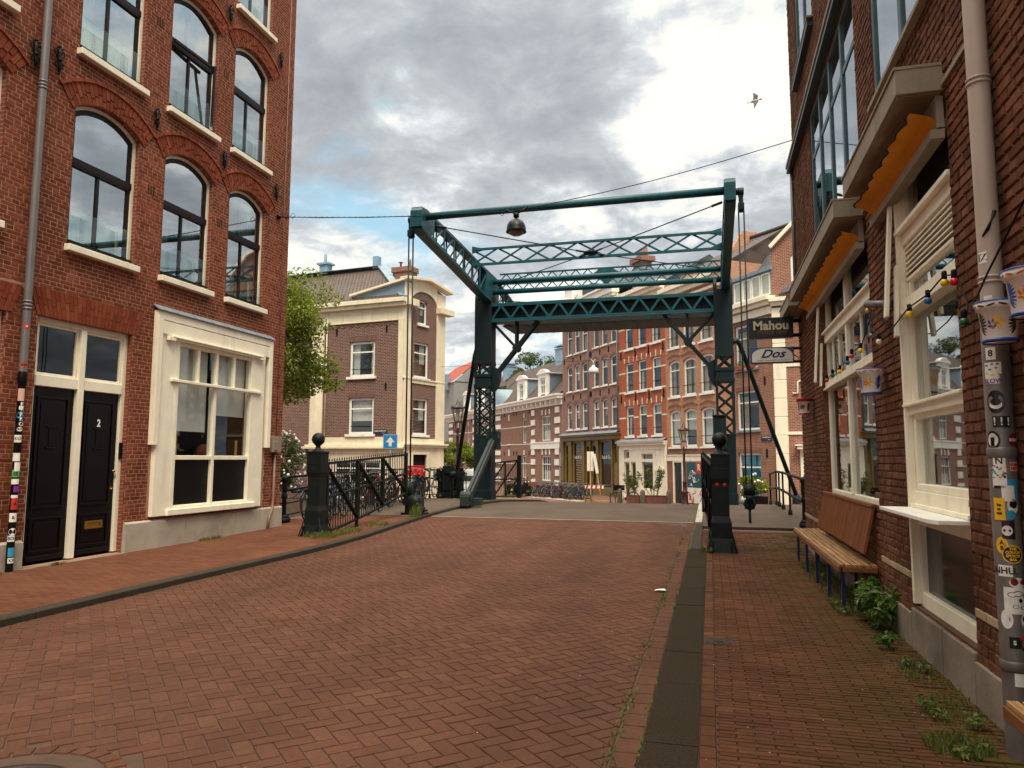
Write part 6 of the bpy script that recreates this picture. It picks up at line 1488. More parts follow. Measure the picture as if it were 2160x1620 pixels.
# ---- rose brick corner house
X0 = 1.55; t = thing('corner_house', 'rose brick corner house with big grey tiled roof behind the right bridge column', 'house', fpos(X0, 0, -1.1), R_F)
hs = [Hole(.45, 2.25, L(z), L(z2)) for z, z2 in ((-.55, 1.93), (3.12, 5.2), (6.35, 8.72))]
gd = Hole(-.0+.02, .03, 0, 1)
shell(t, hs, 0.003, 3.45, 0, L(9.35), 8, b_right)
for i, h in enumerate(hs): window(t, h, y=.08, fw=.11, trans=.7, mull=1, sill=(.06, .12, .1), curt=(0, 1, 0, 1) if i == 0 else (0, .4, 0, .9), cm=M('curtain_blue', C_('2a8fae'), .8, var=.2) if i == 0 else m_curtb, sm=m_lead)
brickbands(t, hs, brickmat('brick_band_rose', C_('7f5040'), C_('8e5c4c'), C_('8a7468'), bw=.07, bh=.2), th=.24); anchors(t, [(2.75, L(1.9)), (2.75, L(5.6))])
mb = MB(); mb.box(-.1, 3.6, -.5, .1, L(9.62), L(9.85)); mb.box(-.05, 3.5, -.32, .1, L(9.4), L(9.62)); mb.box(0, 3.45, -.12, .1, L(8.95), L(9.35)); mb.build('cornice', m_cream, t, bevel=.01, seg=1)
mb = MB(); mb.box(.3, 3.45, .05, 2.2, L(9.9), L(11.25)); mb.box(.2, 3.5, -.1, 2.3, L(11.22), L(11.4)); d = mb.build('dormer', m_lead2, t)
for i in range(4): h = Hole(.45+i*.74, 1.1+i*.74, L(10.0), L(11.12)); window(d, h, y=-.0, fw=.05, fm=m_white, curt=None, name='dormer_window').location.y = .0
mb = MB(); mb.box(.42, 3.35, .046, .049, L(9.98), L(11.14)); mb.build('dormer_curtain', m_curt, d)
mb = MB(); ya, zr = 4.2, 15.2
roofq(mb, (-1.6, .2, L(9.9)), (6.0, .2, L(9.9)), (4.4, ya, L(zr-.4)), (-3.2, ya, L(zr))); roofq(mb, (6, 9, L(9.9)), (-1.6, 9, L(9.9)), (-3.2, ya, L(zr)), (4.4, ya, L(zr-.4)))
rf = mb.build('roof', t_slate, t, recalc=False)
mb = MB(); mb.tube([(-3.2, ya, L(zr)+.05), (4.4, ya, L(zr-.4)+.05)], .12, 8); mb.build('ridge', t_dark, rf)
mb = MB(); mb.prism([(1.6, L(11.8)), (2.2, L(13.5)), (3.6, L(15.6)), (4.6, L(15.65)), (4.8, L(15.2)), (7.6, L(11.8))], -3.5, -3.2, 'yz'); mb.build('gable', b_tan, rf)
mb = MB(); mb.box(4.3, 5.1, 3.2, 4.2, L(13.2), L(14.0)); mb.box(4.2, 5.2, 3.1, 4.3, L(14.15), L(14.25)); mb.box(4.15, 5.25, 3.05, 4.35, L(14.45), L(14.55))
for a in (4.25, 5.1): mb.box(a, a+.05, 3.1, 3.15, L(14.0), L(14.5)); mb.box(a, a+.05, 4.2, 4.25, L(14), L(14.5))
mb.build('chimney', m_zinc, rf)
sgn = M('street_sign_blue', C_('1d2140'), .5)
mb = MB(); mb.box(2.35, 3.15, -.03, -.002, L(2.52), L(2.80)); o = mb.build('street_sign', sgn, t); text('lettering', 'WILLEMSSTRAAT', .085, sw_, o, (2.75, -.032, L(2.71)), ext=.001, off=.002); text('lettering', 'CENTRUM', .045, sw_, o, (2.95, -.032, L(2.60)), ext=.001)
for k, x in enumerate((.6, 1.45)):
    p = thing('window_box', 'terracotta window box of seedlings on the %s half of the rose brick house sill' % ('left', 'right')[k], 'planter', fpos(X0+x+.3, -.1, 6.35), R_F); mb = MB(); mb.frustum((0, 0), .26, .08, 0, .3, .1, .2); mb.build('trough', M('terracotta', C_('a4532f'), .8, var=.15), p); mb = MB(); leaves(mb, (0, 0, .28), (.28, .1, .16), 60, .09); mb.build('seedlings', m_leafW, p, recalc=False)
# side facade of the corner house, facing the street
RG = radians(-11.8); PG = Vector(fpos(5.0, 0, -1.1))
g = thing('gabled_house', 'brick gabled house front with white pilaster and hooded white doorway beyond the cafe', 'house', PG, RG)
hs = [Hole(.95, 1.95, L(10.1), L(12.0), .25), Hole(1.45, 2.4, L(6.4), L(8.6), .15), Hole(1.45, 2.4, L(3.0), L(5.0), .15), Hole(1.45, 2.4, .1, L(1.7))]
ol = [(0, 0), (6, 0), (6, L(12.3)), (5.0, L(13.7)), (3.6, L(14.5)), (2.5, L(14.4)), (1.2, L(13.5)), (0, L(12.3))]
shell(g, hs, 0.003, 6, 0, L(10), 8, b_right, outline=ol)
mb = MB(); mb.prism([(q[0], q[1]) for q in ol if q[1] > 5]+[(0, L(10))][:0], .3, .5, 'xz'); mb.build('gable_back', b_right, g)
for h in hs[:3]: window(g, h, y=.04, fw=.1, trans=.5, mull=1, sill=(.06, .1, .08), curt=(0, 1, 0, 1))
mb = MB()
for i in range(11):
    z = -.9+i*.92; mb.box(-.03, .58, -.10, .0, L(z)+.02, L(z+.90)); 
mb.box(.0, .55, -.08, .0, L(-1.0), L(9.2)); mb.build('pilaster', m_cream, g, bevel=.012, seg=1)
mb = MB(); mb.box(.55, 6, -.05, -.0, L(2.82), L(2.96)); mb.box(.55, 6, -.05, -.0, L(6.2), L(6.35)); mb.box(-.1, 6, -.4, .0, L(9.5), L(9.7)); mb.box(-.05, 6, -.22, .0, L(9.3), L(9.5))
for (a, b), (c, d_) in zip(ol[2:], ol[3:]): mb.beam((a, -.05, b+.05), (c, -.05, d_+.05), .35, .18, (0, 0, 1))
mb.tube([(.85, -.05, L(4.85)), (1.1, -.05, L(4.85)), (1.1, -.05, L(5.4)), (1.45, -.05, L(5.6)), (2.5, -.05, L(5.65))], .05, 6)
mb.box(1.55, 2.95, -.08, -.0, .05, L(1.85)) if False else None
mb.ring(rect(1.1, 2.8, .0, L(2.1)), rect(1.45, 2.4, .1, L(1.7)), -.12, 0); mb.box(1.0, 2.9, -.4, 0, L(2.1), L(2.26)); mb.box(.9, 3.0, -.45, 0, L(2.26), L(2.32))
mb.build('stone_trim', m_cream, g)
mb = MB(); mb.box(1.45, 2.4, .05, .1, .1, L(1.7)); mb.build('door', m_cream, g, bevel=.01)
# ---- long low house with quoins and dormers, and its twin further along
def stable(xa, label, far=False, loff=0):
    t = thing('row_house', label, 'house', fpos(xa, 0, -1.1), R_F)
    W_ = 17.2
    hs = [Hole(12.8, 14.8, L(3.15), L(5.3)), Hole(12.8, 14.8, L(-.3), L(1.85)), Hole(8.2, 9.1, L(3.05), L(5.28)), Hole(8.2, 9.1, L(-.2), L(1.85))]
    shell(t, hs, 0, W_, 0, L(6.6), 8, b_stab)
    for h in hs: window(t, h, y=.08, fw=.10, trans=.66, mull=1 if h.x1-h.x0 > 1 else 0, bars=(4 if h.x1-h.x0 > 1 else 2, .04, .96), curt=(0, 1, 0, .4))
    mb = MB()
    for i in range(9):
        z = L(-.7+i*.88)
        for a, b in ((10.4, 11.35), (15.7, 16.75), (.4, 2.2)): mb.box(a+(.12 if i % 2 else 0), b-(.12 if i % 2 else 0), -.07, -.0, z, z+.5 if a > 5 else z+.46)
    mb.box(10.4, 16.75, -.09, 0, L(2.45), L(3.0)); mb.box(10.4, 16.75, -.13, 0, L(2.95), L(3.05))
    for z in (4.55, 2.9, 1.1): mb.box(2.2, 10.4, -.012, 0, L(z), L(z+.06))
    mb.box(0, W_, -.08, 0, L(6.1), L(6.6)); mb.box(-.1, W_+.1, -.5, 0, L(6.6), L(6.85)); mb.box(-.15, W_+.15, -.62, .1, L(6.85), L(7.0))
    for i in range(16): x = .4+i*1.08; mb.box(x, x+.16, -.4, 0, L(6.25), L(6.6))
    for h in hs:
        c = (h.x0+h.x1)/2
        for k in ((-1, 0, 1) if h.x1-h.x0 > 1 else (0,)): mb.box(c+k*.8-.09, c+k*.8+.09, -.05, 0, h.z1+.1, h.z1+.55)
    for x in (4.6,):
        for z in (5.3, 1.85): mb.box(x-.12, x+.12, -.06, 0, L(z), L(z+.6)); mb.box(x-.45, x+.45, -.08, 0, L(z-2.4), L(z-2.3))
    mb.build('stone_trim', m_white, t)
    anchors(t, [(x, L(z)) for z in (5.95, 2.1) for x in (3.2, 5.9, 6.7, 9.9)], .9)
    mb = MB(); zt = 11.0
    roofq(mb, (-.1, -.3, L(6.95)), (W_+.1, -.3, L(6.95)), (W_+.1, 3.6, L(zt)), (-.1, 3.6, L(zt))); roofq(mb, (W_, 8, L(6.6)), (0, 8, L(6.6)), (0, 3.6, L(zt)), (W_, 3.6, L(zt)))
    mb.prism([(.0, L(6.6)), (3.6, L(zt)), (8, L(6.6))], .01, .2, 'yz'); mb.prism([(.0, L(6.6)), (3.6, L(zt)), (8, L(6.6))], W_-.2, W_-.01, 'yz')
    rf = mb.build('roof', t_dark, t, recalc=False)
    for x in (7.4, 12.6):
        mb = MB(); mb.box(x+.15, x+1.9, .0, 2.6, L(7.0), L(8.95)); mb.build('dormer', m_lead2, rf)
        mb = MB(); mb.box(x, x+.45, -.25, 0, L(7.0), L(9.0)); mb.box(x+1.55, x+2.0, -.25, 0, L(7.0), L(9.0)); mb.box(x+.45, x+1.55, -.25, 0, L(8.6), L(9.0)); mb.prism([(x-.12, L(8.98))]+[(x-.12+2.24*i/8, L(9.08)+.34*sin(pi*i/8)) for i in range(9)]+[(x+2.12, L(8.98))], -.35, .0); mb.box(x-.1, x+2.1, .0, 2.6, L(8.96), L(9.04)); mb.build('dormer_front', m_white, rf)
        window(rf, Hole(x+.5, x+1.5, L(7.2), L(8.55)), y=-.2, fw=.1, mull=1, trans=.6, name='dormer_window')
    for x in ((9.0, 12.8) if not far else (7.0, 12.0)):
        mb = MB(); mb.box(x, x+1.3, 3.0, 4.2, L(10.2), L(11.9)); mb.box(x-.08, x+1.38, 2.92, 4.28, L(11.9), L(12.0)); mb.box(x-.08, x+1.38, 2.92, 4.28, L(12.15), L(12.25)); mb.box(x+.1, x+1.2, 3.1, 4.1, L(12.25), L(12.3)); mb.build('chimney', m_zinc, rf)
    if not far:
        mb = MB(); mb.lathe([(.001, -.5), (1.7, -.5), (1.7, 2.5), (.001, 2.5)], (1.5, 0, L(7.0)), 16, 'y', a0=0, a1=pi); mb.build('arched_dormer', m_lead2, rf)
    return t
s1 = stable(-37.9, 'long low brown brick house with quoins and two dormers left of olive shop')
s2 = stable(-55.6, 'distant twin of the quoined brick house seen behind the left lamp and round tree', True)
mb = MB(); mb.box(17.2, 17.35, 0, .1, 0, L(6.9)); mb.box(16.78, 17.3, -.12, 0, L(1.0), L(2.1)); mb.box(16.78, 17.0, -.1, 0, 0, L(1.0)); mb.build('passage_door', m_grey, s1)
t = thing('orange_roof_house', 'far house with a bright orange tiled roof above the distant rooftops', 'house', fpos(-73, 2, -1.1), R_F)
mb = MB(); mb.box(0, 13, 0, 8, 0, 13.0); mb.prism([(0, 13.0), (4, 16.4), (8, 13.0)], 12.8, 13.1, 'yz'); mb.build('wall', m_grey, t)
mb = MB(); roofq(mb, (-.2, -.2, 13.0), (12.8, -.2, 13.0), (12.8, 4, 16.5), (-.2, 4, 16.5)); roofq(mb, (12.8, 8.2, 13), (-.2, 8.2, 13), (-.2, 4, 16.5), (12.8, 4, 16.5)); mb.build('roof', t_or, t, recalc=False)
mb = MB(); mb.box(12.7, 13.2, 3.6, 4.4, 16.2, 17.2); mb.box(9.3, 10.4, -1, .2, 12, 14.2); mb.box(13.5, 16.5, 2, 5, 11, 14.0); mb.build('chimney', m_lead2, t)
# ================================================================ CREAM AND PLUM CORNER HOUSE
OC = Vector((-16.06, 37, -.95)); R1 = radians(-7.3); R2 = radians(74.3)
def LC(z): return z+.95
t = thing('corner_house', 'plum brick corner house with cream pilasters and cornice beyond the left gate', 'house', OC, R1)
hs = [Hole(-3.5, -1.85, LC(2.92), LC(4.95)), Hole(-3.5, -1.85, LC(6.13), LC(8.12)), Hole(-9.6, -8.4, LC(3.0), LC(5.2)), Hole(-9.6, -8.4, LC(-.2), LC(1.6))]
gs = [Hole(-4.3, -1.3, LC(-.6), LC(1.45))]
shell(t, hs+gs, -14, -.003, 0, LC(10.3), 3.7, b_cream)
for i, h in enumerate(hs): window(t, h, y=.08, fw=.13, trans=.7, sill=(.14, .14, .12), fm=m_white, curt=(0, 1, .35, 1) if i == 0 else [(0, .3, 0, 1), (.85, 1, 0, 1)], cm=m_blindw if i == 0 else m_curt)
for h in gs: window(t, h, y=.02, fw=.1, trans=.8, mull=2, fm=m_white, name='shop_window')
brickbands(t, hs[:2], brickmat('brick_band_plum', C_('6a4a42'), C_('7c5a50'), C_('6d5a52'), bw=.075, bh=.3), th=.3)
mb = MB()
for a, b in ((-6.1, -5.24), (-.32, .0)): mb.box(a, b+.0, -.09, 0, LC(-.9), LC(9.3))
mb.box(-14, .0, -.04, 0, LC(9.25), LC(9.95)); mb.box(-6.1, 0, -.03, 0, LC(2.35), LC(2.75)); mb.box(-14, .02, -.08, 0, LC(9.18), LC(9.25))
mb.box(-6.1, 0, -.055, 0, 0, LC(-.6)); mb.box(-6.1, -4.3, -.055, 0, 0, LC(2.3)); mb.box(-1.3, 0, -.055, 0, LC(-.6), LC(2.3)); mb.box(-4.3, -1.3, -.055, 0, LC(1.45), LC(2.3))
mb.build('render', m_plaster, t, bevel=.01, seg=1)
mb = MB(); mb.box(-14, .12, -.32, 0, LC(9.95), LC(10.15)); mb.box(-14, .2, -.45, .1, LC(10.15), LC(10.38)); mb.box(-6.3, .1, -.2, 0, LC(2.25), LC(2.35)); mb.box(-6.35, .15, -.27, 0, LC(2.12), LC(2.25)); mb.box(-6.2, .05, -.1, 0, LC(1.85), LC(1.95)); mb.build('cornice', m_plaster, t, bevel=.012, seg=1)
anchors(t, [(x, LC(z)) for z in (5.55, 8.75) for x in (-4.4, -1.1)], .9)
mb = MB()
for i in range(9): x = -5.0+i*.5; mb.beam((x, -.01, LC(8.95)), (x+.25, -.01, LC(9.1)), .03, .05, (0, 1, 0)); mb.beam((x+.25, -.01, LC(9.1)), (x+.5, -.01, LC(8.95)), .03, .05, (0, 1, 0))
mb.build('zigzag_course', b_tan2, t)
mb = MB(); mb.smooth = True; mb.tube([(-5.05, -.06, LC(9.9)), (-5.05, -.06, LC(2.4))], .03, 6); mb.build('downpipe', m_plaster, t, recalc=False)
mb = MB(); mb.tube([(-3.3, -.05, LC(6.55)), (-2.0, -.05, LC(6.55))], .02, 5); mb.tube([(-3.3, -.05, LC(3.35)), (-2.0, -.05, LC(3.35))], .02, 5); mb.build('window_rail', m_black, t)
mb = MB(); mb.box(-1.78, -.95, -.05, -.002, LC(2.92), LC(3.17)); o = mb.build('street_sign', sgn, t); text('lettering', 'LIJNBAANSGRACHT', .085, sw_, o, (-1.36, -.052, LC(3.08)), ext=.001, off=.002); text('lettering', 'CENTRUM', .045, sw_, o, (-1.15, -.052, LC(2.97)), ext=.001)
def face2():
    """second face, turned along the street; a part of the corner house"""
    e = MB(); P = Matrix.Rotation(R2-R1, 4, 'Z')
    return P
PM = face2()
def b2(mb, name, mat, **k):
    mb.v = [tuple(PM @ Vector(v)) for v in mb.v]; return mb.build(name, mat, t, **k)
h2 = [Hole(.9, 2.25, LC(2.9), LC(4.95)), Hole(.9, 2.25, LC(6.1), LC(8.1)), Hole(1.2, 2.05, LC(9.15), LC(10.55), .08)]; g2 = [Hole(.85, 2.1, 0, LC(1.8))]
mb = MB(); mb.wall([(0, 0), (3.72, 0), (3.72, LC(11.2)), (2.6, LC(11.55)), (0, LC(11.4))], [h.pts() for h in h2+g2], 0, .1); b2(mb, 'wall', brickmat('brick_plum_side', C_('56372f'), C_('714c40'), C_('9c887e'), bw=.24, bh=.085, ms=.013, gamt=.25), recalc=False)
for h in h2: w = window(t, h, y=.08, fw=.11, trans=.7, sill=(.08, .12, .1), curt=(0, 1, .4, 1), cm=m_blindw); w.matrix_local = PM.copy()
mb = MB(); mb.box(.2, 3.5, .5, .52, 0, LC(11)); b2(mb, 'room_backing', m_room)
mb = MB(); mb.box(3.52, 3.72, .01, 3, 0, LC(11.2)); b2(mb, 'side_wall', b_cream)
mb = MB(); mb.box(0, .56, -.08, .02, 0, LC(11.35)); mb.box(2.95, 3.74, -.08, .02, 0, LC(11.2)); mb.box(.56, 2.95, -.05, 0, LC(5.75), LC(5.95)); mb.box(.56, .85, -.05, 0, 0, LC(2.7)); mb.box(2.1, 2.95, -.05, 0, 0, LC(2.7)); mb.box(.85, 2.1, -.05, 0, LC(1.8), LC(2.7))
A_ = [(.56, LC(10.3)), (.56, LC(11.7)), (2.95, LC(11.6)), (2.95, LC(10.3))]+[(1.755+1.195*cos(a), LC(10.3)+.75*sin(a)) for a in [pi*i/8 for i in range(1, 8)]]
mb.prism(A_, -.06, -.0); mb.ring(rect(.66, 2.3, 0, LC(1.95)), rect(.85, 2.1, .02, LC(1.8)), -.12, -.05)
b2(mb, 'render', m_plaster, bevel=.01, seg=1)
mb = MB(); mb.box(-.1, .8, -.42, .1, LC(10.0), LC(10.38)); mb.box(2.9, 4.2, -.42, .1, LC(10.0), LC(10.35)); mb.box(-.1, 3.9, -.2, 0, LC(2.2), LC(2.32)); mb.box(-.1, 3.95, -.27, 0, LC(2.32), LC(2.42)); mb.box(-.1, 3.8, -.1, 0, LC(5.95), LC(6.03))
mb.beam((-.2, -.1, LC(11.5)), (1.9, -.1, LC(11.78)), .55, .16, (0, 0, 1)); mb.beam((1.9, -.1, LC(11.78)), (4.15, -.1, LC(11.4)), .55, .16, (0, 0, 1)); b2(mb, 'cornice', m_plaster, bevel=.01, seg=1)
mb = MB(); mb.box(.85, 2.1, .15, .2, 0, LC(1.8)); b2(mb, 'doorway', m_dark)
mb = MB(); mb.prism([(-3.4, LC(10.36)), (0, LC(10.36)), (0, LC(11.35)), (-.2, LC(11.35)), (-3.4, LC(10.75))], .0, .1); mb.build('lead_cheek', m_lead2, t)
mb = MB(); mb.beam((-3.5, -.06, LC(10.78)), (.1, -.06, LC(11.46)), .3, .12, (0, 0, 1)); mb.build('verge', m_plaster, t)
mb = MB(); roofq(mb, (-14.2, -.3, LC(10.38)), (.0, -.3, LC(10.38)), (-3.3, 2.7, LC(13.15)), (-14, 2.7, LC(13.15))); roofq(mb, (.3, 3.7, LC(10.4)), (-14, 3.7, LC(10.4)), (-14, 2.7, LC(13.15)), (-3.3, 2.7, LC(13.15))); roofq(mb, (.0, -.3, LC(10.4)), (.5, 3.7, LC(10.4)), (-3.3, 2.71, LC(13.15)), (-3.32, 2.7, LC(13.15))); rf = mb.build('roof', t_dark, t, recalc=False)
mb = MB(); mb.prism([(-.05, LC(13.1)), (.5, LC(13.3)), (1.0, LC(13.1))], -14, -3.3, 'yz'); 
mb.v = [(a, b+2.3, c) for a, b, c in mb.v]; mb.beam((-3.3, 2.7, LC(13.2)), (.0, -.1, LC(10.5)), .5, .08); mb.build('lead_ridge', m_lead2, rf)
mb = MB(); mb.box(-2.15, -.95, 2.2, 3.0, LC(11), LC(12.7)); mb.box(-2.22, -.88, 2.13, 3.07, LC(12.55), LC(12.85)); mb.smooth = True; mb.lathe([(.06, LC(12.8)), (.06, LC(13.2)), (.16, LC(13.22)), (.001, LC(13.3))], (-1.85, 2.6, 0), 8); mb.lathe([(.08, LC(12.8)), (.07, LC(13.15)), (.04, LC(13.35)), (.001, LC(13.4))], (-1.2, 2.6, 0), 8); mb.build('chimney', b_tan2, rf)
mb = MB(); mb.box(-7.6, -7.0, 2.4, 2.9, LC(13.0), LC(13.7)); mb.box(-7.75, -6.85, 2.3, 3.0, LC(13.6), LC(13.72)); mb.box(-3.7, -3.35, 2.4, 2.8, LC(13.0), LC(13.75)); mb.lathe([(.12, LC(13.7)), (.08, LC(14.3)), (.001, LC(14.4))], (-7.3, 2.6, 0), 8); mb.build('chimney', m_zinc, rf)
# ================================================================ TREES AND PLANTS
def tree(name, label, cat, loc, H, R, nclump, nleaf, size, mat, trunk_r=.18, seed=1, zc=None, squash=.85, group=None, lean=(0, 0), xsk=1):
    global random
    t = thing(name, label, cat, loc, 0, group); r = random.Random(seed); st_ = random.getstate(); random.seed(seed)
    zc = zc or H*.62; mb = MB(); mb.smooth = True
    mb.tube([(0, 0, -.3), (.05, 0, H*.2), (lean[0]*.4, lean[1]*.4, H*.38), (lean[0], lean[1], zc)], [trunk_r*1.3, trunk_r, trunk_r*.8, trunk_r*.45], 10)
    cl = []
    for k in range(nclump):
        a = r.uniform(0, 2*pi); e = r.uniform(-.75, 1.0); q = R*r.uniform(.55, .95); ce = sqrt(max(0, 1-e*e*.8))
        p = Vector((lean[0]+q*cos(a)*ce*xsk, lean[1]+q*sin(a)*ce, zc+q*e*squash)); cl.append(p)
        b = Vector((lean[0]*.6, lean[1]*.6, H*.3+(zc-H*.3)*r.random())); m = (b+p)/2+Vector((0, 0, .12*R))
        mb.tube([b, m, p], [trunk_r*.38, trunk_r*.2, trunk_r*.06], 6)
    mb.build('trunk', m_bark, t, recalc=False)
    mb = MB()
    for p in cl:
        s = R*r.uniform(.22, .40); leaves(mb, p, (s, s, s*.7), nleaf//nclump, size)
        for _ in range(3):
            q = p+Vector((r.uniform(-1, 1), r.uniform(-1, 1), r.uniform(-.8, .5)))*s*1.1; leaves(mb, q, (s*.4, s*.4, s*.3), nleaf//nclump//7, size)
    mb.build('crown', mat, t, recalc=False); random.setstate(st_); return t
tree('elm_tree', 'leafy lime green tree reaching out from behind the left brick house', 'tree', (-20.3, 29.6, -.3), 12, 3.55, 46, 20000, .18, m_leafL, .22, 5, 6.9, 1.12, lean=(-.1, 0))
tree('street_tree', 'small round lime green street tree beside the left street lamp', 'tree', (-14.9, 42.9, -1.05), 3.9, 1.35, 26, 5200, .13, m_leafL, .09, 8, 2.75, .85)
for i, (x, y, h, r_, l) in enumerate(((-18.6, 80, 14.8, 3.3, 'tall loose crowned tree rising behind the zinc chimneys'), (-21.2, 78, 12.0, 2.8, 'rounded dark green tree behind the long tiled roof, left of the taller one'), (-15.8, 84, 14.0, 3.0, 'green tree tucked behind the corner of the purple brown townhouse'))):
    tree('background_tree', l, 'tree', (x, y, -1.1), h, r_, 22, 5200, .30, m_leafD, .2, 20+i, h-3.0, .8, 'trees behind the far roofs')
def shrub(name, label, cat, loc, rad, n, size, mat, zoff=0, group=None, flowers=0, stems=6):
    t = thing(name, label, cat, loc, 0, group); mb = MB()
    for k in range(stems):
        a = 2*pi*k/stems; mb.tube([(0, 0, 0), (rad[0]*.3*cos(a), rad[1]*.3*sin(a), zoff+rad[2]*.8), (rad[0]*.6*cos(a), rad[1]*.6*sin(a), zoff+rad[2]*1.4)], [.012, .009, .004], 5)
    mb.build('stems', m_bark, t, recalc=False)
    mb = MB()
    for k in range(10):
        a = random.uniform(0, 2*pi); q = random.uniform(.2, .75); c = (rad[0]*q*cos(a), rad[1]*q*sin(a), zoff+rad[2]*random.uniform(.4, 1.6)); leaves(mb, c, (rad[0]*.5, rad[1]*.5, rad[2]*.45), n//10, size)
    mb.build('foliage', mat, t, recalc=False)
    if flowers:
        mb = MB()
        for k in range(flowers):
            a = random.uniform(0, 2*pi); e = random.uniform(.1, 2.1); s = max(.1, 1-(e-.9)**2*.55); mb.ball((rad[0]*s*cos(a), rad[1]*s*sin(a), zoff+rad[2]*e), .055*random.uniform(.7, 1.3), 5)
        mb.build('blossom', sw_, t, recalc=False)
    return t
shrub('rose_bush', 'climbing rose with white blossoms beside the corner of the red house', 'rose bush', (-18.6, 29.8, -.2), (.95, .6, 1.35), 2600, .13, m_leafD, .2, flowers=120)
t = shrub('potted_shrub', 'bushy shrub in a black square pot at the far end of the bridge', 'potted shrub', (2.0, 38.5, -.82), (.72, .55, .55), 2600, .13, m_leafL, .55, flowers=14)
mb = MB(); mb.frustum((.2, 0), .45, .35, 0, .5, .4, .6); mb.build('pot', m_black, t, bevel=.01)
for i, (x, y, w, l) in enumerate(((-4.30, 43.0, .36, 'left rusty planter box with a thin leafy shrub by the white shopfront'), (-3.05, 43.0, .62, 'wider rusty planter box with a sparse oleander left of the round topped post'))):
    t = thing('planter', l, 'planter', (x, y, -1.06), 0, 'rusty planter boxes'); mb = MB(); mb.ring(rect(-w, w, 0, .62), rect(-w+.02, w-.02, .01, .61), -.3, -.28); mb.box(-w, w, -.3, .3, 0, .58); mb.ring(rect(-w, w, .0, .62), rect(-w+.03, w-.03, .03, .58), -.32, -.3); mb.build('box', M('corten', C_('5c3426'), .8, var=.3, sc=5, dirt=C_('3b221a')), t, bevel=.008)
    mb = MB(); B = MB()
    for k in range(7 if i == 0 else 9):
        a = random.uniform(-.8, .8)*w; h = random.uniform(.7, 1.4 if i == 0 else 1.7); b = a+random.uniform(-.45, .45); B.tube([(a*.5, 0, .55), ((a+b)/2, random.uniform(-.2, .2), .55+h*.5), (b, random.uniform(-.3, .3), .55+h)], [.015, .01, .004], 5)
        for s in (.45, .65, .85, 1): leaves(mb, (a*.5+(b-a*.5)*s, 0, .55+h*s), (.16, .16, .16), 16, .13)
    B.build('stems', m_bark, t, recalc=False); mb.build('foliage', m_leafW, t, recalc=False)
for i, (x, y, l) in enumerate(((-5.15, 43.7, 'round topped wooden bollard left of the rusty planters behind a parked bicycle'), (-3.74, 42.7, 'round topped bollard between the two rusty planters'), (-2.28, 42.7, 'round topped bollard at the right end of the rusty planters'))):
    t = thing('bollard', l, 'bollard', (x, y, -1.06), 0, 'round topped bollards'); mb = MB(); mb.smooth = True; mb.lathe([(.14, 0), (.14, .75), (.11, .86), (.06, .92), (.001, .94)], n=12); mb.build('shaft', M('bollard_brown', C_('54453a'), .8, var=.2), t, recalc=False)
# weeds
def weed(loc, rad, n, size, label, hgt=.18, mat=None, grp=None, blades=0):
    t = thing('weed', label, 'weed', loc, 0, grp); mb = MB()
    if n:
        for k in range(max(1, n//45)):
            a = random.uniform(0, 2*pi); q = random.random()**.5; leaves(mb, (rad[0]*q*cos(a), rad[1]*q*sin(a), hgt*(.4+.6*random.random())), (rad[0]*.35, rad[1]*.35, hgt*.45), 45, size, up=1.2)
    for k in range(blades):
        a = random.uniform(0, 2*pi); q = random.random()**.5; x, y = rad[0]*q*cos(a), rad[1]*q*sin(a); h = hgt*random.uniform(.5, 1.4); dx, dy = random.uniform(-.5, .5)*h, random.uniform(-.5, .5)*h; w = .004
        mb.add([(x-w, y, 0), (x+w, y, 0), (x+dx*.4+w*.7, y+dy*.4, h*.7), (x+dx*.4-w*.7, y+dy*.4, h*.7), (x+dx, y+dy, h)], [(0, 1, 2, 3), (3, 2, 4)])
    mb.build('leaves', mat or m_leafW, t, recalc=False); return t
m_leafN = leafmat('leaf_nettle', [(.05, .11, .015), (.10, .19, .03), (.16, .24, .04)])
weed((1.50, 7.75, .03), (.17, .42), 650, .085, 'big leafy green weed at the foot of the brick pier by the bench', .30, m_leafN, 'weeds along the cafe wall')
weed((1.45, 6.95, .03), (.12, .16), 140, .05, 'small pale green weed at a joint of the cafe plinth', .10, m_leafN, 'weeds along the cafe wall')
weed((1.42, 6.2, .03), (.10, .28), 120, .035, 'low scattered weed beside the loose edge bricks', .05, None, 'weeds along the cafe wall', 60)
weed((1.42, 5.3, .03), (.16, .3), 200, .035, 'flat straggling weed on the right pavement before the drainpipe', .05, None, 'weeds along the cafe wall', 120)
weed((1.28, 4.7, .03), (.18, .18), 120, .035, 'grassy weed tuft on the mossy pavement near the small bench', .05, None, 'weeds along the cafe wall', 260)
weed((1.50, 4.25, .03), (.10, .12), 160, .05, 'green weed beside the leg of the corner bench', .09, m_leafN, 'weeds along the cafe wall')
for k, (y, l) in enumerate(((8.6, 'first'), (9.6, 'second'), (10.6, 'third'), (11.7, 'fourth'))): weed((1.42, y, .03), (.2, .45), 130, .045, '%s patch of low weeds under the long bench from its near end' % l, .10, None, 'weeds along the cafe wall', 60)
weed((-7.25, 12.9, .09), (.35, .25), 90, .04, 'grass tuft at the foot of the left ball post', .10, None, 'weeds by the left post', 260)
weed((-7.1, 13.7, .09), (.22, .5), 90, .04, 'grassy weeds under the near end of the left gate', .10, None, 'weeds by the left post', 240)
weed((-7.1, 15.1, .1), (.25, .4), 60, .04, 'weeds under the middle of the left gate', .10, None, 'weeds by the left post', 160)
weed((-7.05, 17.2, .15), (.12, .3), 60, .05, 'tall dry weed on the kerb before the gear housing', .28, None, 'weeds by the left post', 90)
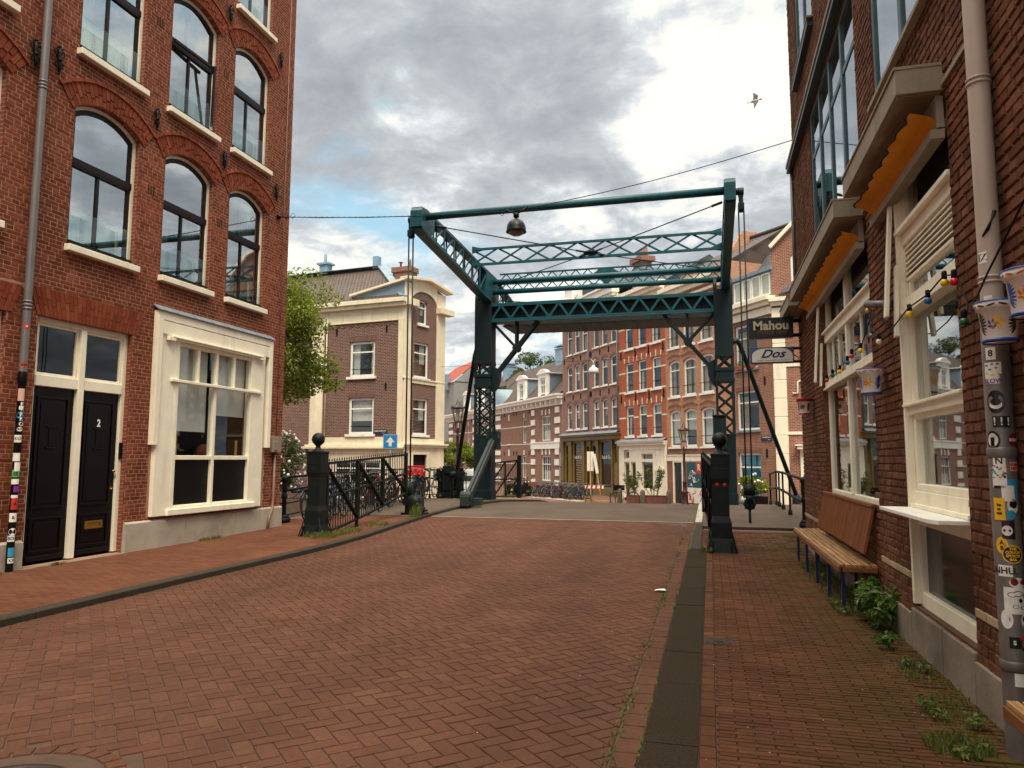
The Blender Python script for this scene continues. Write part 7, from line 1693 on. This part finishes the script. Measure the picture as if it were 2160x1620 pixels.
weed((-6.9, 24.9, .25), (.4, .2), 80, .06, 'green weeds at the foot of the curved gate', .10, m_leafN, 'weeds by the left post', 60)
weed((-.12, 12.9, .03), (.10, .15), 90, .04, 'small green weed at the foot of the right ball post', .09, m_leafN, 'weeds in the right gutter')
weed((-9.12, 12.1, .07), (.05, .35), 50, .03, 'grass growing along the stone plinth under the shop window', .05, None, 'weeds along the left wall', 160)
weed((-9.05, 8.7, .07), (.05, .15), 20, .03, 'sparse grass at the step of the left black door', .04, None, 'weeds along the left wall', 50)
weed((-9.0, 7.6, .07), (.08, .2), 40, .04, 'weeds at the foot of the stickered drainpipe', .06, None, 'weeds along the left wall', 80)
mb = MB()
for k in range(1500):   # moss and grass in the gutter joints
    y = random.choice([random.uniform(2.5, 9), random.uniform(5, 17.5)]); x = -.40+random.gauss(0, .012) if random.random() < .45 else -.555+random.gauss(0, .02)
    if sin(y*3.1)+sin(y*1.3+2) < .1 and random.random() < .85: continue
    h = random.uniform(.006, .035); dx, dy = random.uniform(-.02, .02), random.uniform(-.02, .02); z = gz(y)+.012
    mb.add([(x-.006, y, z), (x+.006, y+.003, z), (x+dx, y+dy, z+h)], [(0, 1, 2)])
for k in range(1600):
    y = random.uniform(3.2, 13); x = 1.62-abs(random.gauss(0, .22)); z = gz(y)+.024
    if sin(y*2.3)+sin(y*5.1+1)+sin(x*9) < .3 and random.random() < .8: continue
    h = random.uniform(.005, .03); dx, dy = random.uniform(-.02, .02), random.uniform(-.02, .02); mb.add([(x-.006, y, z), (x+.006, y+.003, z), (x+dx, y+dy, z+h)], [(0, 1, 2)])
for k in range(500):
    y = random.uniform(3, 15); x = klx(y)+.03+abs(random.gauss(0, .03)); z = gz(y)+.008; h = random.uniform(.004, .02); mb.add([(x-.006, y, z), (x+.006, y+.003, z), (x+random.uniform(-.02, .02), y+random.uniform(-.02, .02), z+h)], [(0, 1, 2)])
stuff(mb.build('joint_grass', m_leafW, None, recalc=False), 'tiny grass and moss growing in the paving joints along the kerbs and wall', 'grass')
mb = MB()
for k in range(260):    # petals, paper scraps and grit
    x = random.choice([random.uniform(-6, 1.3), random.uniform(-.1, 1.4)]); y = random.uniform(2.6, 16)**1.0; s = random.uniform(.003, .008); a = random.uniform(0, pi); z = gz(y)+(.029 if x > -.4 else .0165)
    c, d = cos(a)*s, sin(a)*s; mb.quad((x-c, y-d, z), (x+d*.6, y-c*.6, z+.002), (x+c, y+d, z+.001), (x-d*.6, y+c*.6, z))
stuff(mb.build('litter', M('litter', C_('b5a795'), .9, var=.3), None, recalc=False), 'pale scraps and petals scattered over the brick road and pavement', 'litter')
for x, y, l in ((-.62, 9.2, 'crumpled white paper scrap in the gutter'),):
    t = MB(); t.add([(-.07, -.03, 0), (.0, -.05, .012), (.08, -.01, .004), (.05, .05, .015), (-.04, .04, .006)], [(0, 1, 2, 3, 4)]); o = t.build('paper_scrap', sw_, None, recalc=False); o.location = (x, y, gz(y)+.03); tag(o, l, 'litter')
# ================================================================ LAMP POSTS
m_burg = M('lamp_burgundy', C_('3a1716'), .4, var=.2, sc=5); g_lamp = glass('glass_lamp', .06, (.97, .95, .9))
def lamp_post(loc, label, s, mat):
    t = thing('street_lamp', label, 'street lamp', loc, 0, 'crowned street lamps')
    mb = MB(); mb.smooth = True; S_ = lambda z: z*s
    mb.lathe([(.26*s, 0), (.26*s, S_(.06)), (.17*s, S_(.25)), (.15*s, S_(.7)), (.17*s, S_(.74)), (.10*s, S_(.82)), (.09*s, S_(1.2)), (.12*s, S_(1.24)), (.07*s, S_(1.3)), (.055*s, S_(2.6)), (.075*s, S_(2.64)), (.045*s, S_(2.7)), (.04*s, S_(2.95)), (.06*s, S_(3.0)), (.001, S_(3.02))], n=12)
    mb.build('pole', mat, t, recalc=False)
    mb = MB(); mb.smooth = True
    for k in range(4): a = pi/4+k*pi/2; mb.tube([(.05*s*cos(a), .05*s*sin(a), S_(2.8)), (.2*s*cos(a), .2*s*sin(a), S_(2.98)), (.2*s*cos(a), .2*s*sin(a), S_(3.12)), (.13*s*cos(a), .13*s*sin(a), S_(3.25))], .014*s, 6)
    for k in (-1, 1): mb.tube([(0, 0, S_(2.68)), (k*.25*s, 0, S_(2.68))], .012*s, 6); mb.ball((k*.25*s, 0, S_(2.68)), .03*s, 6)
    mb.build('bracket', mat, t, recalc=False)
    N = 6; mb = MB(); r0, r1 = .14*s, .27*s; z0, z1 = S_(3.25), S_(3.82)
    for k in range(N):
        a, b = 2*pi*k/N, 2*pi*(k+1)/N; mb.quad((r0*cos(a), r0*sin(a), z0), (r0*cos(b), r0*sin(b), z0), (r1*cos(b), r1*sin(b), z1), (r1*cos(a), r1*sin(a), z1))
    mb.build('lantern_glass', g_lamp, t, recalc=False)
    mb = MB()
    for k in range(N):
        a, b = 2*pi*k/N, 2*pi*(k+1)/N; mb.beam((r0*cos(a), r0*sin(a), z0), (r1*cos(a), r1*sin(a), z1), .02*s, .02*s); mb.beam((r1*cos(a), r1*sin(a), z1), (r1*cos(b), r1*sin(b), z1), .035*s, .05*s); mb.beam((r0*cos(a), r0*sin(a), z0), (r0*cos(b), r0*sin(b), z0), .03*s, .04*s)
        mb.frustum((r1*1.03*cos(a), r1*1.03*sin(a)), .02*s, .02*s, z1, .005*s, .005*s, z1+.10*s); m = (a+b)/2; mb.frustum((r1*.9*cos(m), r1*.9*sin(m)), .016*s, .016*s, z1, .005*s, .005*s, z1+.07*s)
    mb.smooth = True; mb.lathe([(.27*s, z1+.02*s), (.20*s, z1+.09*s), (.10*s, z1+.13*s), (.09*s, z1+.2*s), (.06*s, z1+.24*s), (.05*s, z1+.3*s), (.02*s, z1+.33*s), (.001, z1+.42*s)], n=12); mb.build('lantern_frame', mat, t, recalc=False)
    mb = MB(); mb.smooth = True; mb.lathe([(.001, z0), (.07*s, z0+.02), (.05*s, z0+.2*s), (.10*s, z1-.08*s), (.001, z1-.06*s)], n=10); mb.build('burner', sw_, t, recalc=False)
lamp_post((-11.5, 33, -.42), 'crowned dark street lamp on the left in front of the round tree', 1.15, M('lamp_dark', C_('2a2022'), .4, var=.2)); lamp_post((-1.36, 41.3, -1.0), 'crowned burgundy street lamp on the right in front of the tan townhouse', 1.09, m_burg)
hl = thing('hanging_street_lamp', 'small white dome lamp hanging in front of the purple brown townhouse', 'street lamp', (-5.75, 37.8, 6.25), 0)
mb = MB(); mb.smooth = True; mb.lathe([(.001, .2), (.06, .2), (.1, .12), (.2, .05), (.27, -.08), (.29, -.2), (.26, -.22), (.001, -.16)], n=18); mb.tube([(0, 0, .2), (0, 0, .42)], .025, 6); mb.tube([(-.12, 0, .5), (0, 0, .4), (.12, 0, .5)], .02, 6); mb.build('dome', M('lamp_pale', C_('c9bfb4'), .4, var=.06), hl, recalc=False)
t = thing('span_wire', 'faint thin wire across the far street carrying the small white dome lamp', 'wire', (-5.75, 37.8, 6.7)); mb = MB(); mb.tube([(-10.4, 2.6, .25), (0, 0, 0), (7.7, 1.6, .45)], .010, 5); mb.build('cable', m_black, t)
# ================================================================ ARROW SIGN
t = thing('traffic_sign', 'square blue one way sign with white upward arrow behind the left gate', 'sign', (-9.05, 20, gz(20)+.07)); mb = MB(); mb.smooth = True; mb.tube([(0, 0, 0), (0, 0, 2.0)], .03, 10); mb.build('pole', m_steel, t, recalc=False)
mb = MB(); mb.box(-.21, .21, -.05, -.035, 1.68, 2.10); pn = mb.build('panel', M('sign_blue', C_('1c7fc0'), .4, var=.03), t, bevel=.004)
mb = MB(); mb.prism([(0, 2.03), (.13, 1.87), (.045, 1.87), (.045, 1.75), (-.045, 1.75), (-.045, 1.87), (-.13, 1.87)], -.056, -.0505); mb.build('arrow', sw_, pn); mb = MB(); mb.ring(rect(-.20, .20, 1.69, 2.09), rect(-.193, .193, 1.697, 2.083), -.053, -.0505); mb.build('border', sw_, pn); t.rotation_euler = (0, 0, radians(18))
# ================================================================ LEFT RAILINGS
newel((-9.5, 15.2, gz(15)+.06), 'stout black newel post at the corner of the left brick house', 1.05, 'newel posts of the left railing')
for (x, y, l) in ((-9.85, 17.6, 'newel post behind the near end of the left gate'), (-9.55, 23.2, 'newel post left of the lamp beside the left column'), (-9.2, 24.6, 'newel post just left of the leaning grey rack arm'), (-9.6, 26.2, 'furthest newel post of the left railing')): newel((x, y, gz(y)+.08), l, 1.05, 'newel posts of the left railing')
t = thing('railing', 'black tubular railing along the left side of the bridge with bicycles against it', 'railing', (-9.85, 17, 0)); mb = MB(); mb.smooth = True
pts = [(.35, -1.8), (0, .6), (.1, 3.2), (.3, 6.2), (.25, 9.2), (.2, 11.4)]
for h in (1.02, .72, .42, .15): mb.tube([(x, y, gz(17+y)+.08+h) for x, y in pts], .03 if h > .7 else .018, 8)
mb.tube([(.35, -1.8, 1.07), (-8, -1.7, 1.07)], .03, 8); mb.tube([(.35, -1.8, .55), (-8, -1.7, .55)], .022, 8); mb.build('rail', m_iron, t, recalc=False)
for k in range(12):
    y = 1.0+k*.95; x = .1+.02*k; mb = MB(); mb.smooth = True; z = gz(17+y)+.08; mb.lathe([(.05, z), (.05, z+.08), (.022, z+.12), (.022, z+1.0), (.04, z+1.04), (.001, z+1.07)], (x, y, 0), 8); mb.build('post', m_iron, t, recalc=False)
# cluster of black control gear by the left column
t = thing('control_cabinet', 'black cast control boxes on posts crowded beside the left bridge column', 'cabinet', (-9.0, 24.9, gz(25)+.08)); mb = MB()
for x, y, w, h in ((-.35, .2, .10, 1.05), (0, 0, .13, 1.15), (.32, .3, .09, 1.0), (.55, -.2, .07, .95)): mb.box(x-w, x+w, y-w, y+w, 0, h*.78); mb.box(x-w-.04, x+w+.04, y-w-.04, y+w+.04, h*.78, h); mb.box(x-w-.03, x+w+.03, y-w-.03, y+w+.03, .3, .36)
mb.box(-.62, -.36, .1, .3, .62, .95); mb.smooth = True; mb.ball((.55, -.2, 1.05), .08, 8); mb.lathe([(.001, -.1), (.12, -.1), (.12, .1), (.001, .1)], (.2, -.1, .85), 10, 'y'); mb.build('casing', m_iron, t, recalc=False)
# ================================================================ BICYCLES
m_tyre = M('tyre', C_('1a1918'), .8, var=.2); m_rim = M('rim', C_('5e5c5a'), .4, metal=.4, var=.1); m_seat = M('saddle', C_('1c1615'), .6)
for nme, hx in (('bike_black', '1b1b1c'), ('bike_blue', '2c4a63'), ('bike_grey', '6d7072'), ('bike_red', '7a2522'), ('bike_green', '2e4636')): M(nme, C_(hx), .35, var=.1)
def bike(loc, rz, label, group, crate=None):
    t = thing('bicycle', label, 'bicycle', loc, rz, group); r = .34; wx = .54
    for x in (-wx, wx):
        mb = MB(); mb.smooth = True; mb.tube([(x+r*cos(a), 0, r+r*sin(a)) for a in [2*pi*i/28 for i in range(28)]], .018, 6, closed=True); w = mb.build('wheel', m_tyre, t, recalc=False)
        mb = MB(); mb.smooth = True; mb.tube([(x+(r-.02)*cos(a), 0, r+(r-.02)*sin(a)) for a in [2*pi*i/28 for i in range(28)]], .008, 5, closed=True); mb.smooth = False
        for k in range(16): a = 2*pi*k/16; mb.beam((x, .02*(-1)**k, r), (x+(r-.02)*cos(a), 0, r+(r-.02)*sin(a)), .0035, .0035)
        mb.tube([(x, -.04, r), (x, .04, r)], .02, 8); mb.build('rim', m_rim, w, recalc=False)
    mb = MB(); mb.smooth = True; bb_, st0, hd0, hd1 = (-.08, 0, .28), (-.25, 0, .86), (.36, 0, .86), (.40, 0, .70)
    for a, b, q in ((bb_, (-.22, 0, .80), .016), (bb_, hd1, .017), ((-.16, 0, .62), hd0, .015), (hd0, hd1, .018), ((-wx, 0, r), bb_, .011), ((-wx, 0, r), (-.19, 0, .68), .010)): mb.tube([a, b], q, 7)
    for s in (-1, 1): mb.tube([hd1, (.44, s*.045, .62), (wx, s*.045, r)], .010, 6); mb.tube([(-wx, s*.05, r), (-.7, s*.06, .74)], .006, 5)
    mb.tube([(-wx+.38*cos(a), 0, r+.375*sin(a)) for a in [radians(20+i*18) for i in range(9)]], [.014]*9, 6); mb.tube([(wx+.38*cos(a), 0, r+.375*sin(a)) for a in [radians(10+i*16) for i in range(9)]], [.014]*9, 6)
    mb.box(-wx-.02, -.02, .03, .045, .22, .38); mb.build('frame', MC['bike_black'], t, recalc=False)
    mb = MB(); mb.smooth = True; mb.tube([hd0, (.33, 0, 1.02)], .013, 7); mb.tube([(.22, -.29, .98), (.30, -.22, 1.03), (.34, 0, 1.04), (.30, .22, 1.03), (.22, .29, .98)], .012, 7); mb.tube([(.22, -.29, .98), (.12, -.30, .97)], .017, 7); mb.tube([(.22, .29, .98), (.12, .30, .97)], .017, 7); mb.build('handlebar', m_steel, t, recalc=False)
    mb = MB(); mb.smooth = True; mb.tube([(-.22, 0, .8), (-.26, 0, .93)], .012, 7); mb.prism([(-.42, -.09), (-.38, .09) , (-.25, .07), (-.10, .02), (-.10, -.02), (-.25, -.07)], .93, .985, 'xy') if False else mb.ball((-.27, 0, .955), .1, 8, (1.35, .85, .38)); mb.build('saddle', m_seat, t, recalc=False)
    mb = MB(); mb.box(-.78, -.38, -.07, .07, .725, .74); mb.tube([(-.08, -.09, .28), (.06, -.09, .18)], .009, 6); mb.tube([(-.08, .09, .28), (-.22, .09, .38)], .009, 6); mb.tube([(-.08, -.09, .28), (-.08, .09, .28)], .02, 8); mb.box(.02, .10, -.17, -.08, .17, .19); mb.box(-.26, -.18, .08, .17, .37, .39); mb.build('rack', m_seat, t, recalc=False)
    mb = MB(); mb.smooth = True; mb.ball((.44, 0, .84), .045, 8); mb.build('lamp', m_rim, t, recalc=False)
    return t
def crate(loc, rz, label, mat, s=(.2, .15, .26), cat='crate'):
    t = thing('bike_crate', label, cat, loc, rz); a, b, h = s; mb = MB()
    for x0_, x1_, y0_, y1_ in ((-a, a, -b, -b+.012), (-a, a, b-.012, b), (-a, -a+.012, -b+.012, b-.012), (a-.012, a, -b+.012, b-.012)): mb.box(x0_, x1_, y0_, y1_, 0, h)
    mb.box(-a+.012, a-.012, -b+.012, b-.012, 0, .012); mb.box(-a-.012, a+.012, -b-.012, -b, h-.03, h); mb.box(-a-.012, a+.012, b, b+.012, h-.03, h); mb.box(-.08, .08, -b-.006, -b, h*.6, h*.7)
    mb.build('box', mat, t, bevel=.004); return t
GB = 'bicycles parked along the left railing'
pb = bike((-9.30, 17.9, gz(18)+.09), radians(96), 'black bicycle with its rear wheel under the far end of the gate', GB)
pb.location = (-8.45, 17.75, gz(17.7)+.09); pb.rotation_euler = (radians(4), 0, radians(100))
rb_ = random.Random(9)
sw_m = ['bike_blue', 'bike_grey', 'bike_red', 'bike_green', None]
lb = [(-8.75, 16.3, 99, 'black bicycle close behind the gate bars, front row'), (-8.9, 19.3, 95, 'dark bicycle in the front row just past the gear housing'), (-8.95, 20.4, 88, 'second dark bicycle in the front row past the gear housing'), (-9.0, 21.6, 93, 'third dark bicycle in the front row, left of the red crate'), (-9.0, 15.9, 93, 'black bicycle nearest the left ball post behind the gate bars'), (-9.35, 16.7, 84, 'second bicycle behind the left gate leaning towards the rail'), (-9.45, 18.6, 98, 'grey bicycle behind the middle of the left gate'), (-9.35, 19.7, 88, 'dark bicycle behind the gate just before the arrow sign'), (-9.5, 20.9, 95, 'bicycle parked beyond the arrow sign at the rail'),
      (-9.3, 22.1, 86, 'blue bicycle with the red crate left of the bridge column'), (-9.4, 23.0, 97, 'black bicycle right behind the red crate'), (-9.45, 24.2, 92, 'bicycle tucked against the newel posts by the left column')]
for i, (x, y, a, l) in enumerate(lb):
    d = dup(pb, (x, y, gz(y)+.09), radians(a+rb_.uniform(-4, 4)), l, GB, swap={'bike_black': sw_m[i % 5]} if sw_m[i % 5] else None); d.rotation_euler = (radians(rb_.uniform(-8, 8)), 0, radians(a))
crate((-9.35, 22.75, gz(22.7)+.09+.78), radians(8), 'bright red plastic crate on a bicycle left of the bridge column', M('crate_red', C_('d81e1a'), .4, var=.05), (.24, .19, .34))
crate((-9.75, 23.9, gz(24)+.09+.76), radians(5), 'black plastic crate on the bicycle behind the red one', m_black, (.2, .16, .28))
for i, (x, y, a, l) in enumerate(((-17.6, 29.6, 10, 'bicycle on the far quay behind the newel post of the red house'), (-16.0, 29.7, 4, 'bicycle on the far quay seen just left of the ball post'), (-14.2, 29.8, -6, 'bicycle on the far quay hidden behind the ball post'))): dup(pb, (x, y, gz(29.6)+.02), radians(a), l, 'bicycles on the far quay', swap={'bike_black': 'bike_grey'} if i == 1 else None)
t = thing('cargo_box', 'grey plywood cargo box standing on the far quay left of the ball post', 'box', (-16.6, 29.9, gz(30))); mb = MB(); mb.frustum((0, 0), .45, .3, .35, .55, .4, 1.0); mb.box(-.6, .6, -.42, .42, 1.0, 1.06); mb.box(-.4, -.34, -.2, .2, 0, .36); mb.box(.34, .4, -.2, .2, 0, .36); mb.build('box', m_grey, t, bevel=.01)
FA_ = [(-12.35, 50.6), (-12.0, 50.2), (-11.6, 49.9), (-11.3, 49.5), (-10.95, 49.3), (-10.6, 48.9), (-10.3, 48.7), (-10.0, 48.3), (-9.65, 48.1), (-9.35, 47.7), (-9.05, 47.5), (-8.75, 47.2), (-8.5, 46.9)]
nms = ['first', 'second', 'third', 'fourth', 'fifth', 'sixth', 'seventh', 'eighth', 'ninth', 'tenth', 'eleventh', 'twelfth', 'thirteenth']
for i, (x, y) in enumerate(FA_):
    a = 255+rb_.uniform(-22, 22)
    d = dup(pb, (x, y+.9, gz(y)+.0), radians(a), '%s bicycle from the scooters in the packed row before the olive shopfront' % nms[i], 'bicycles in the far rack', swap={'bike_black': sw_m[(i*2+1) % 5]} if sw_m[(i*2+1) % 5] else None); d.rotation_euler = (radians(rb_.uniform(-7, 7)), 0, radians(a))
for i, (x, y) in enumerate(FA_):
    d = dup(pb, (x+.55, y+1.75, gz(y)+.0), radians(250+rb_.uniform(-25, 25)), '%s bicycle from the scooters in the back row of the packed rack' % nms[i], 'bicycles in the back of the far rack', swap={'bike_black': sw_m[(i*3+2) % 5]} if sw_m[(i*3+2) % 5] else None)
crate((-12.0, 50.35, gz(50)+.78), radians(50), 'brown wicker basket on a bicycle at the left of the far rack', M('wicker', C_('7a4a2c'), .9, var=.3, sc=20), (.24, .17, .24), 'basket')
dup(pb, (2.75, 15.5, gz(15.5)+.03), radians(80), 'bicycle parked behind the newel posts at the cafe corner', 'bicycle by the cafe corner')
d = dup(pb, (-4.95, 44.3, gz(44)+.0), radians(200), 'black delivery bicycle leaning by the bollard at the white shopfront', 'bicycle by the planters')
crate((-5.25, 44.2, gz(44)+.80), radians(-25), 'black carrier box on the delivery bicycle by the white shopfront', m_black, (.26, .2, .3), 'box')
# ================================================================ SCOOTERS
def scooter(loc, rz, label):
    t = thing('scooter', label, 'scooter', loc, rz, 'scooters by the curved gate'); 
    for x in (-.6, .62): mb = MB(); mb.smooth = True; mb.tube([(x+.2*cos(a), 0, .24+.2*sin(a)) for a in [2*pi*i/16 for i in range(16)]], .05, 8, closed=True); mb.lathe([(.001, -.04), (.12, -.04), (.12, .04), (.001, .04)], (x, 0, .24), 10, 'y'); mb.build('wheel', m_tyre, t, recalc=False)
    mb = MB(); mb.prism([(-.85, .5), (-.8, .78), (-.1, .74), (-.02, .36), (.3, .3), (.42, .4), (.36, .95), (.46, 1.0), (.6, .52), (.8, .46), (.78, .40), (.55, .42), (.42, .2), (-.2, .2), (-.45, .42)], -.16, .16); mb.build('body', MC['bike_black'], t, bevel=.04)
    mb = MB(); mb.smooth = True; mb.ball((-.42, 0, .82), .16, 10, (2.3, .9, .45)); mb.build('seat', m_seat, t, recalc=False)
    mb = MB(); mb.smooth = True; mb.tube([(.4, 0, .95), (.36, 0, 1.06)], .03, 8); mb.tube([(.28, -.32, 1.08), (.36, 0, 1.08), (.28, .32, 1.08)], .02, 7); mb.tube([(.36, .2, 1.08), (.38, .3, 1.26)], .01, 5); mb.ball((.38, .3, 1.28), .05, 6); mb.tube([(.36, -.2, 1.08), (.38, -.3, 1.26)], .01, 5); mb.ball((.38, -.3, 1.28), .05, 6); mb.build('handlebar', m_black, t, recalc=False)
    mb = MB(); mb.smooth = True; mb.ball((.46, 0, 1.0), .075, 8); mb.build('headlight', sw_, t, recalc=False); mb = MB(); mb.box(-.92, -.90, -.09, .09, .42, .56); mb.build('number_plate', sy_, t); return t
s1_ = scooter((-13.0, 51.0, gz(51)), radians(60), 'black scooter with white headlight next to the far rack of bicycles')
dup(s1_, (-13.6, 51.5, gz(51)), radians(55), 'black scooter half hidden behind the curved gate'); dup(s1_, (-12.55, 50.4, gz(51)), radians(72), 'black scooter with yellow plate, nearest to the row of bicycles')
# ================================================================ VAN, road works
t = thing('parked_van', 'white van parked beyond the left railing between lamp and column', 'van', (-15.4, 45.2, -1.07), radians(-60)); mb = MB()
mb.prism([(-2.4, .35), (-2.45, 1.0), (-2.3, 1.95), (1.0, 2.0), (1.75, 1.25), (2.4, 1.05), (2.45, .4)], -.9, .9); mb.build('body', M('van_white', C_('d9d8d6'), .3, var=.03), t, bevel=.08)
mb = MB(); mb.prism([(1.08, 1.9), (1.74, 1.28), (.7, 1.28), (.5, 1.85)], -.915, .915); mb.box(-2.47, -2.3, -.75, -.05, 1.25, 1.8); mb.box(-2.47, -2.3, .05, .75, 1.25, 1.8); mb.build('window', m_black, t)
for x in (-1.5, 1.5):
    for s in (-1, 1): mb = MB(); mb.smooth = True; mb.lathe([(.001, -.1), (.33, -.1), (.33, .1), (.001, .1)], (x, s*.85, .33), 18, 'y'); mb.build('wheel', m_tyre, t, recalc=False)
for s in (-1, 1): mb = MB(); mb.box(-2.48, -2.42, s*.75-.08, s*.75+.08, .8, 1.15); mb.build('tail_light', sr_, t)
m_wood = M('wood_pale', C_('a8835c'), .7, var=.2)
t = thing('notice_board', 'tall white notice board on a wooden pole standing in the far street', 'sign', (-7.2, 45.8, gz(45.8))); mb = MB(); mb.box(-.04, .04, -.04, .04, 0, 3.1); mb.box(-.4, .4, -.08, .08, 0, .12); mb.build('pole', m_wood, t); mb = MB(); mb.box(-.2, -.02, -.07, -.045, 1.9, 3.1); mb.box(.02, .22, -.07, -.045, 1.9, 3.1); mb.build('board', sw_, t)
t = thing('leaning_sign', 'pale board on a tilted wooden pole seen edge on beside the notice board', 'sign', (-6.6, 45.6, gz(45.6))); mb = MB(); mb.beam((.1, 0, 0), (-.32, 0, 2.9), .07, .07); mb.box(-.3, .5, -.15, .15, 0, .1); mb.build('pole', m_wood, t); mb = MB(); mb.beam((-.13, -.06, 1.75), (-.33, -.06, 2.95), .18, .04); mb.build('board', sw_, t)
t = thing('trestle_barrier', 'low metal trestle with a red and white striped board at the road works', 'barrier', (-6.5, 45.2, gz(45.2))); mb = MB(); mb.smooth = True
for x in (-.75, .75): mb.tube([(x-.15, -.25, 0), (x, 0, 1.05), (x+.15, .25, 0)], .025, 6)
mb.tube([(-.75, 0, 1.05), (.75, 0, 1.05)], .025, 6); mb.tube([(-.7, 0, .45), (.7, 0, .45)], .02, 6); mb.build('frame', m_rim, t, recalc=False)
mb = MB(); mb.box(-.95, .2, -.05, -.03, .85, 1.03); bo = mb.build('board', sw_, t); mb = MB()
for k in range(4): x = -.9+k*.28; mb.prism([(x, .85), (x+.13, .85), (x+.17, 1.03), (x+.04, 1.03)], -.056, -.051); 
mb.build('stripe', sr_, bo)
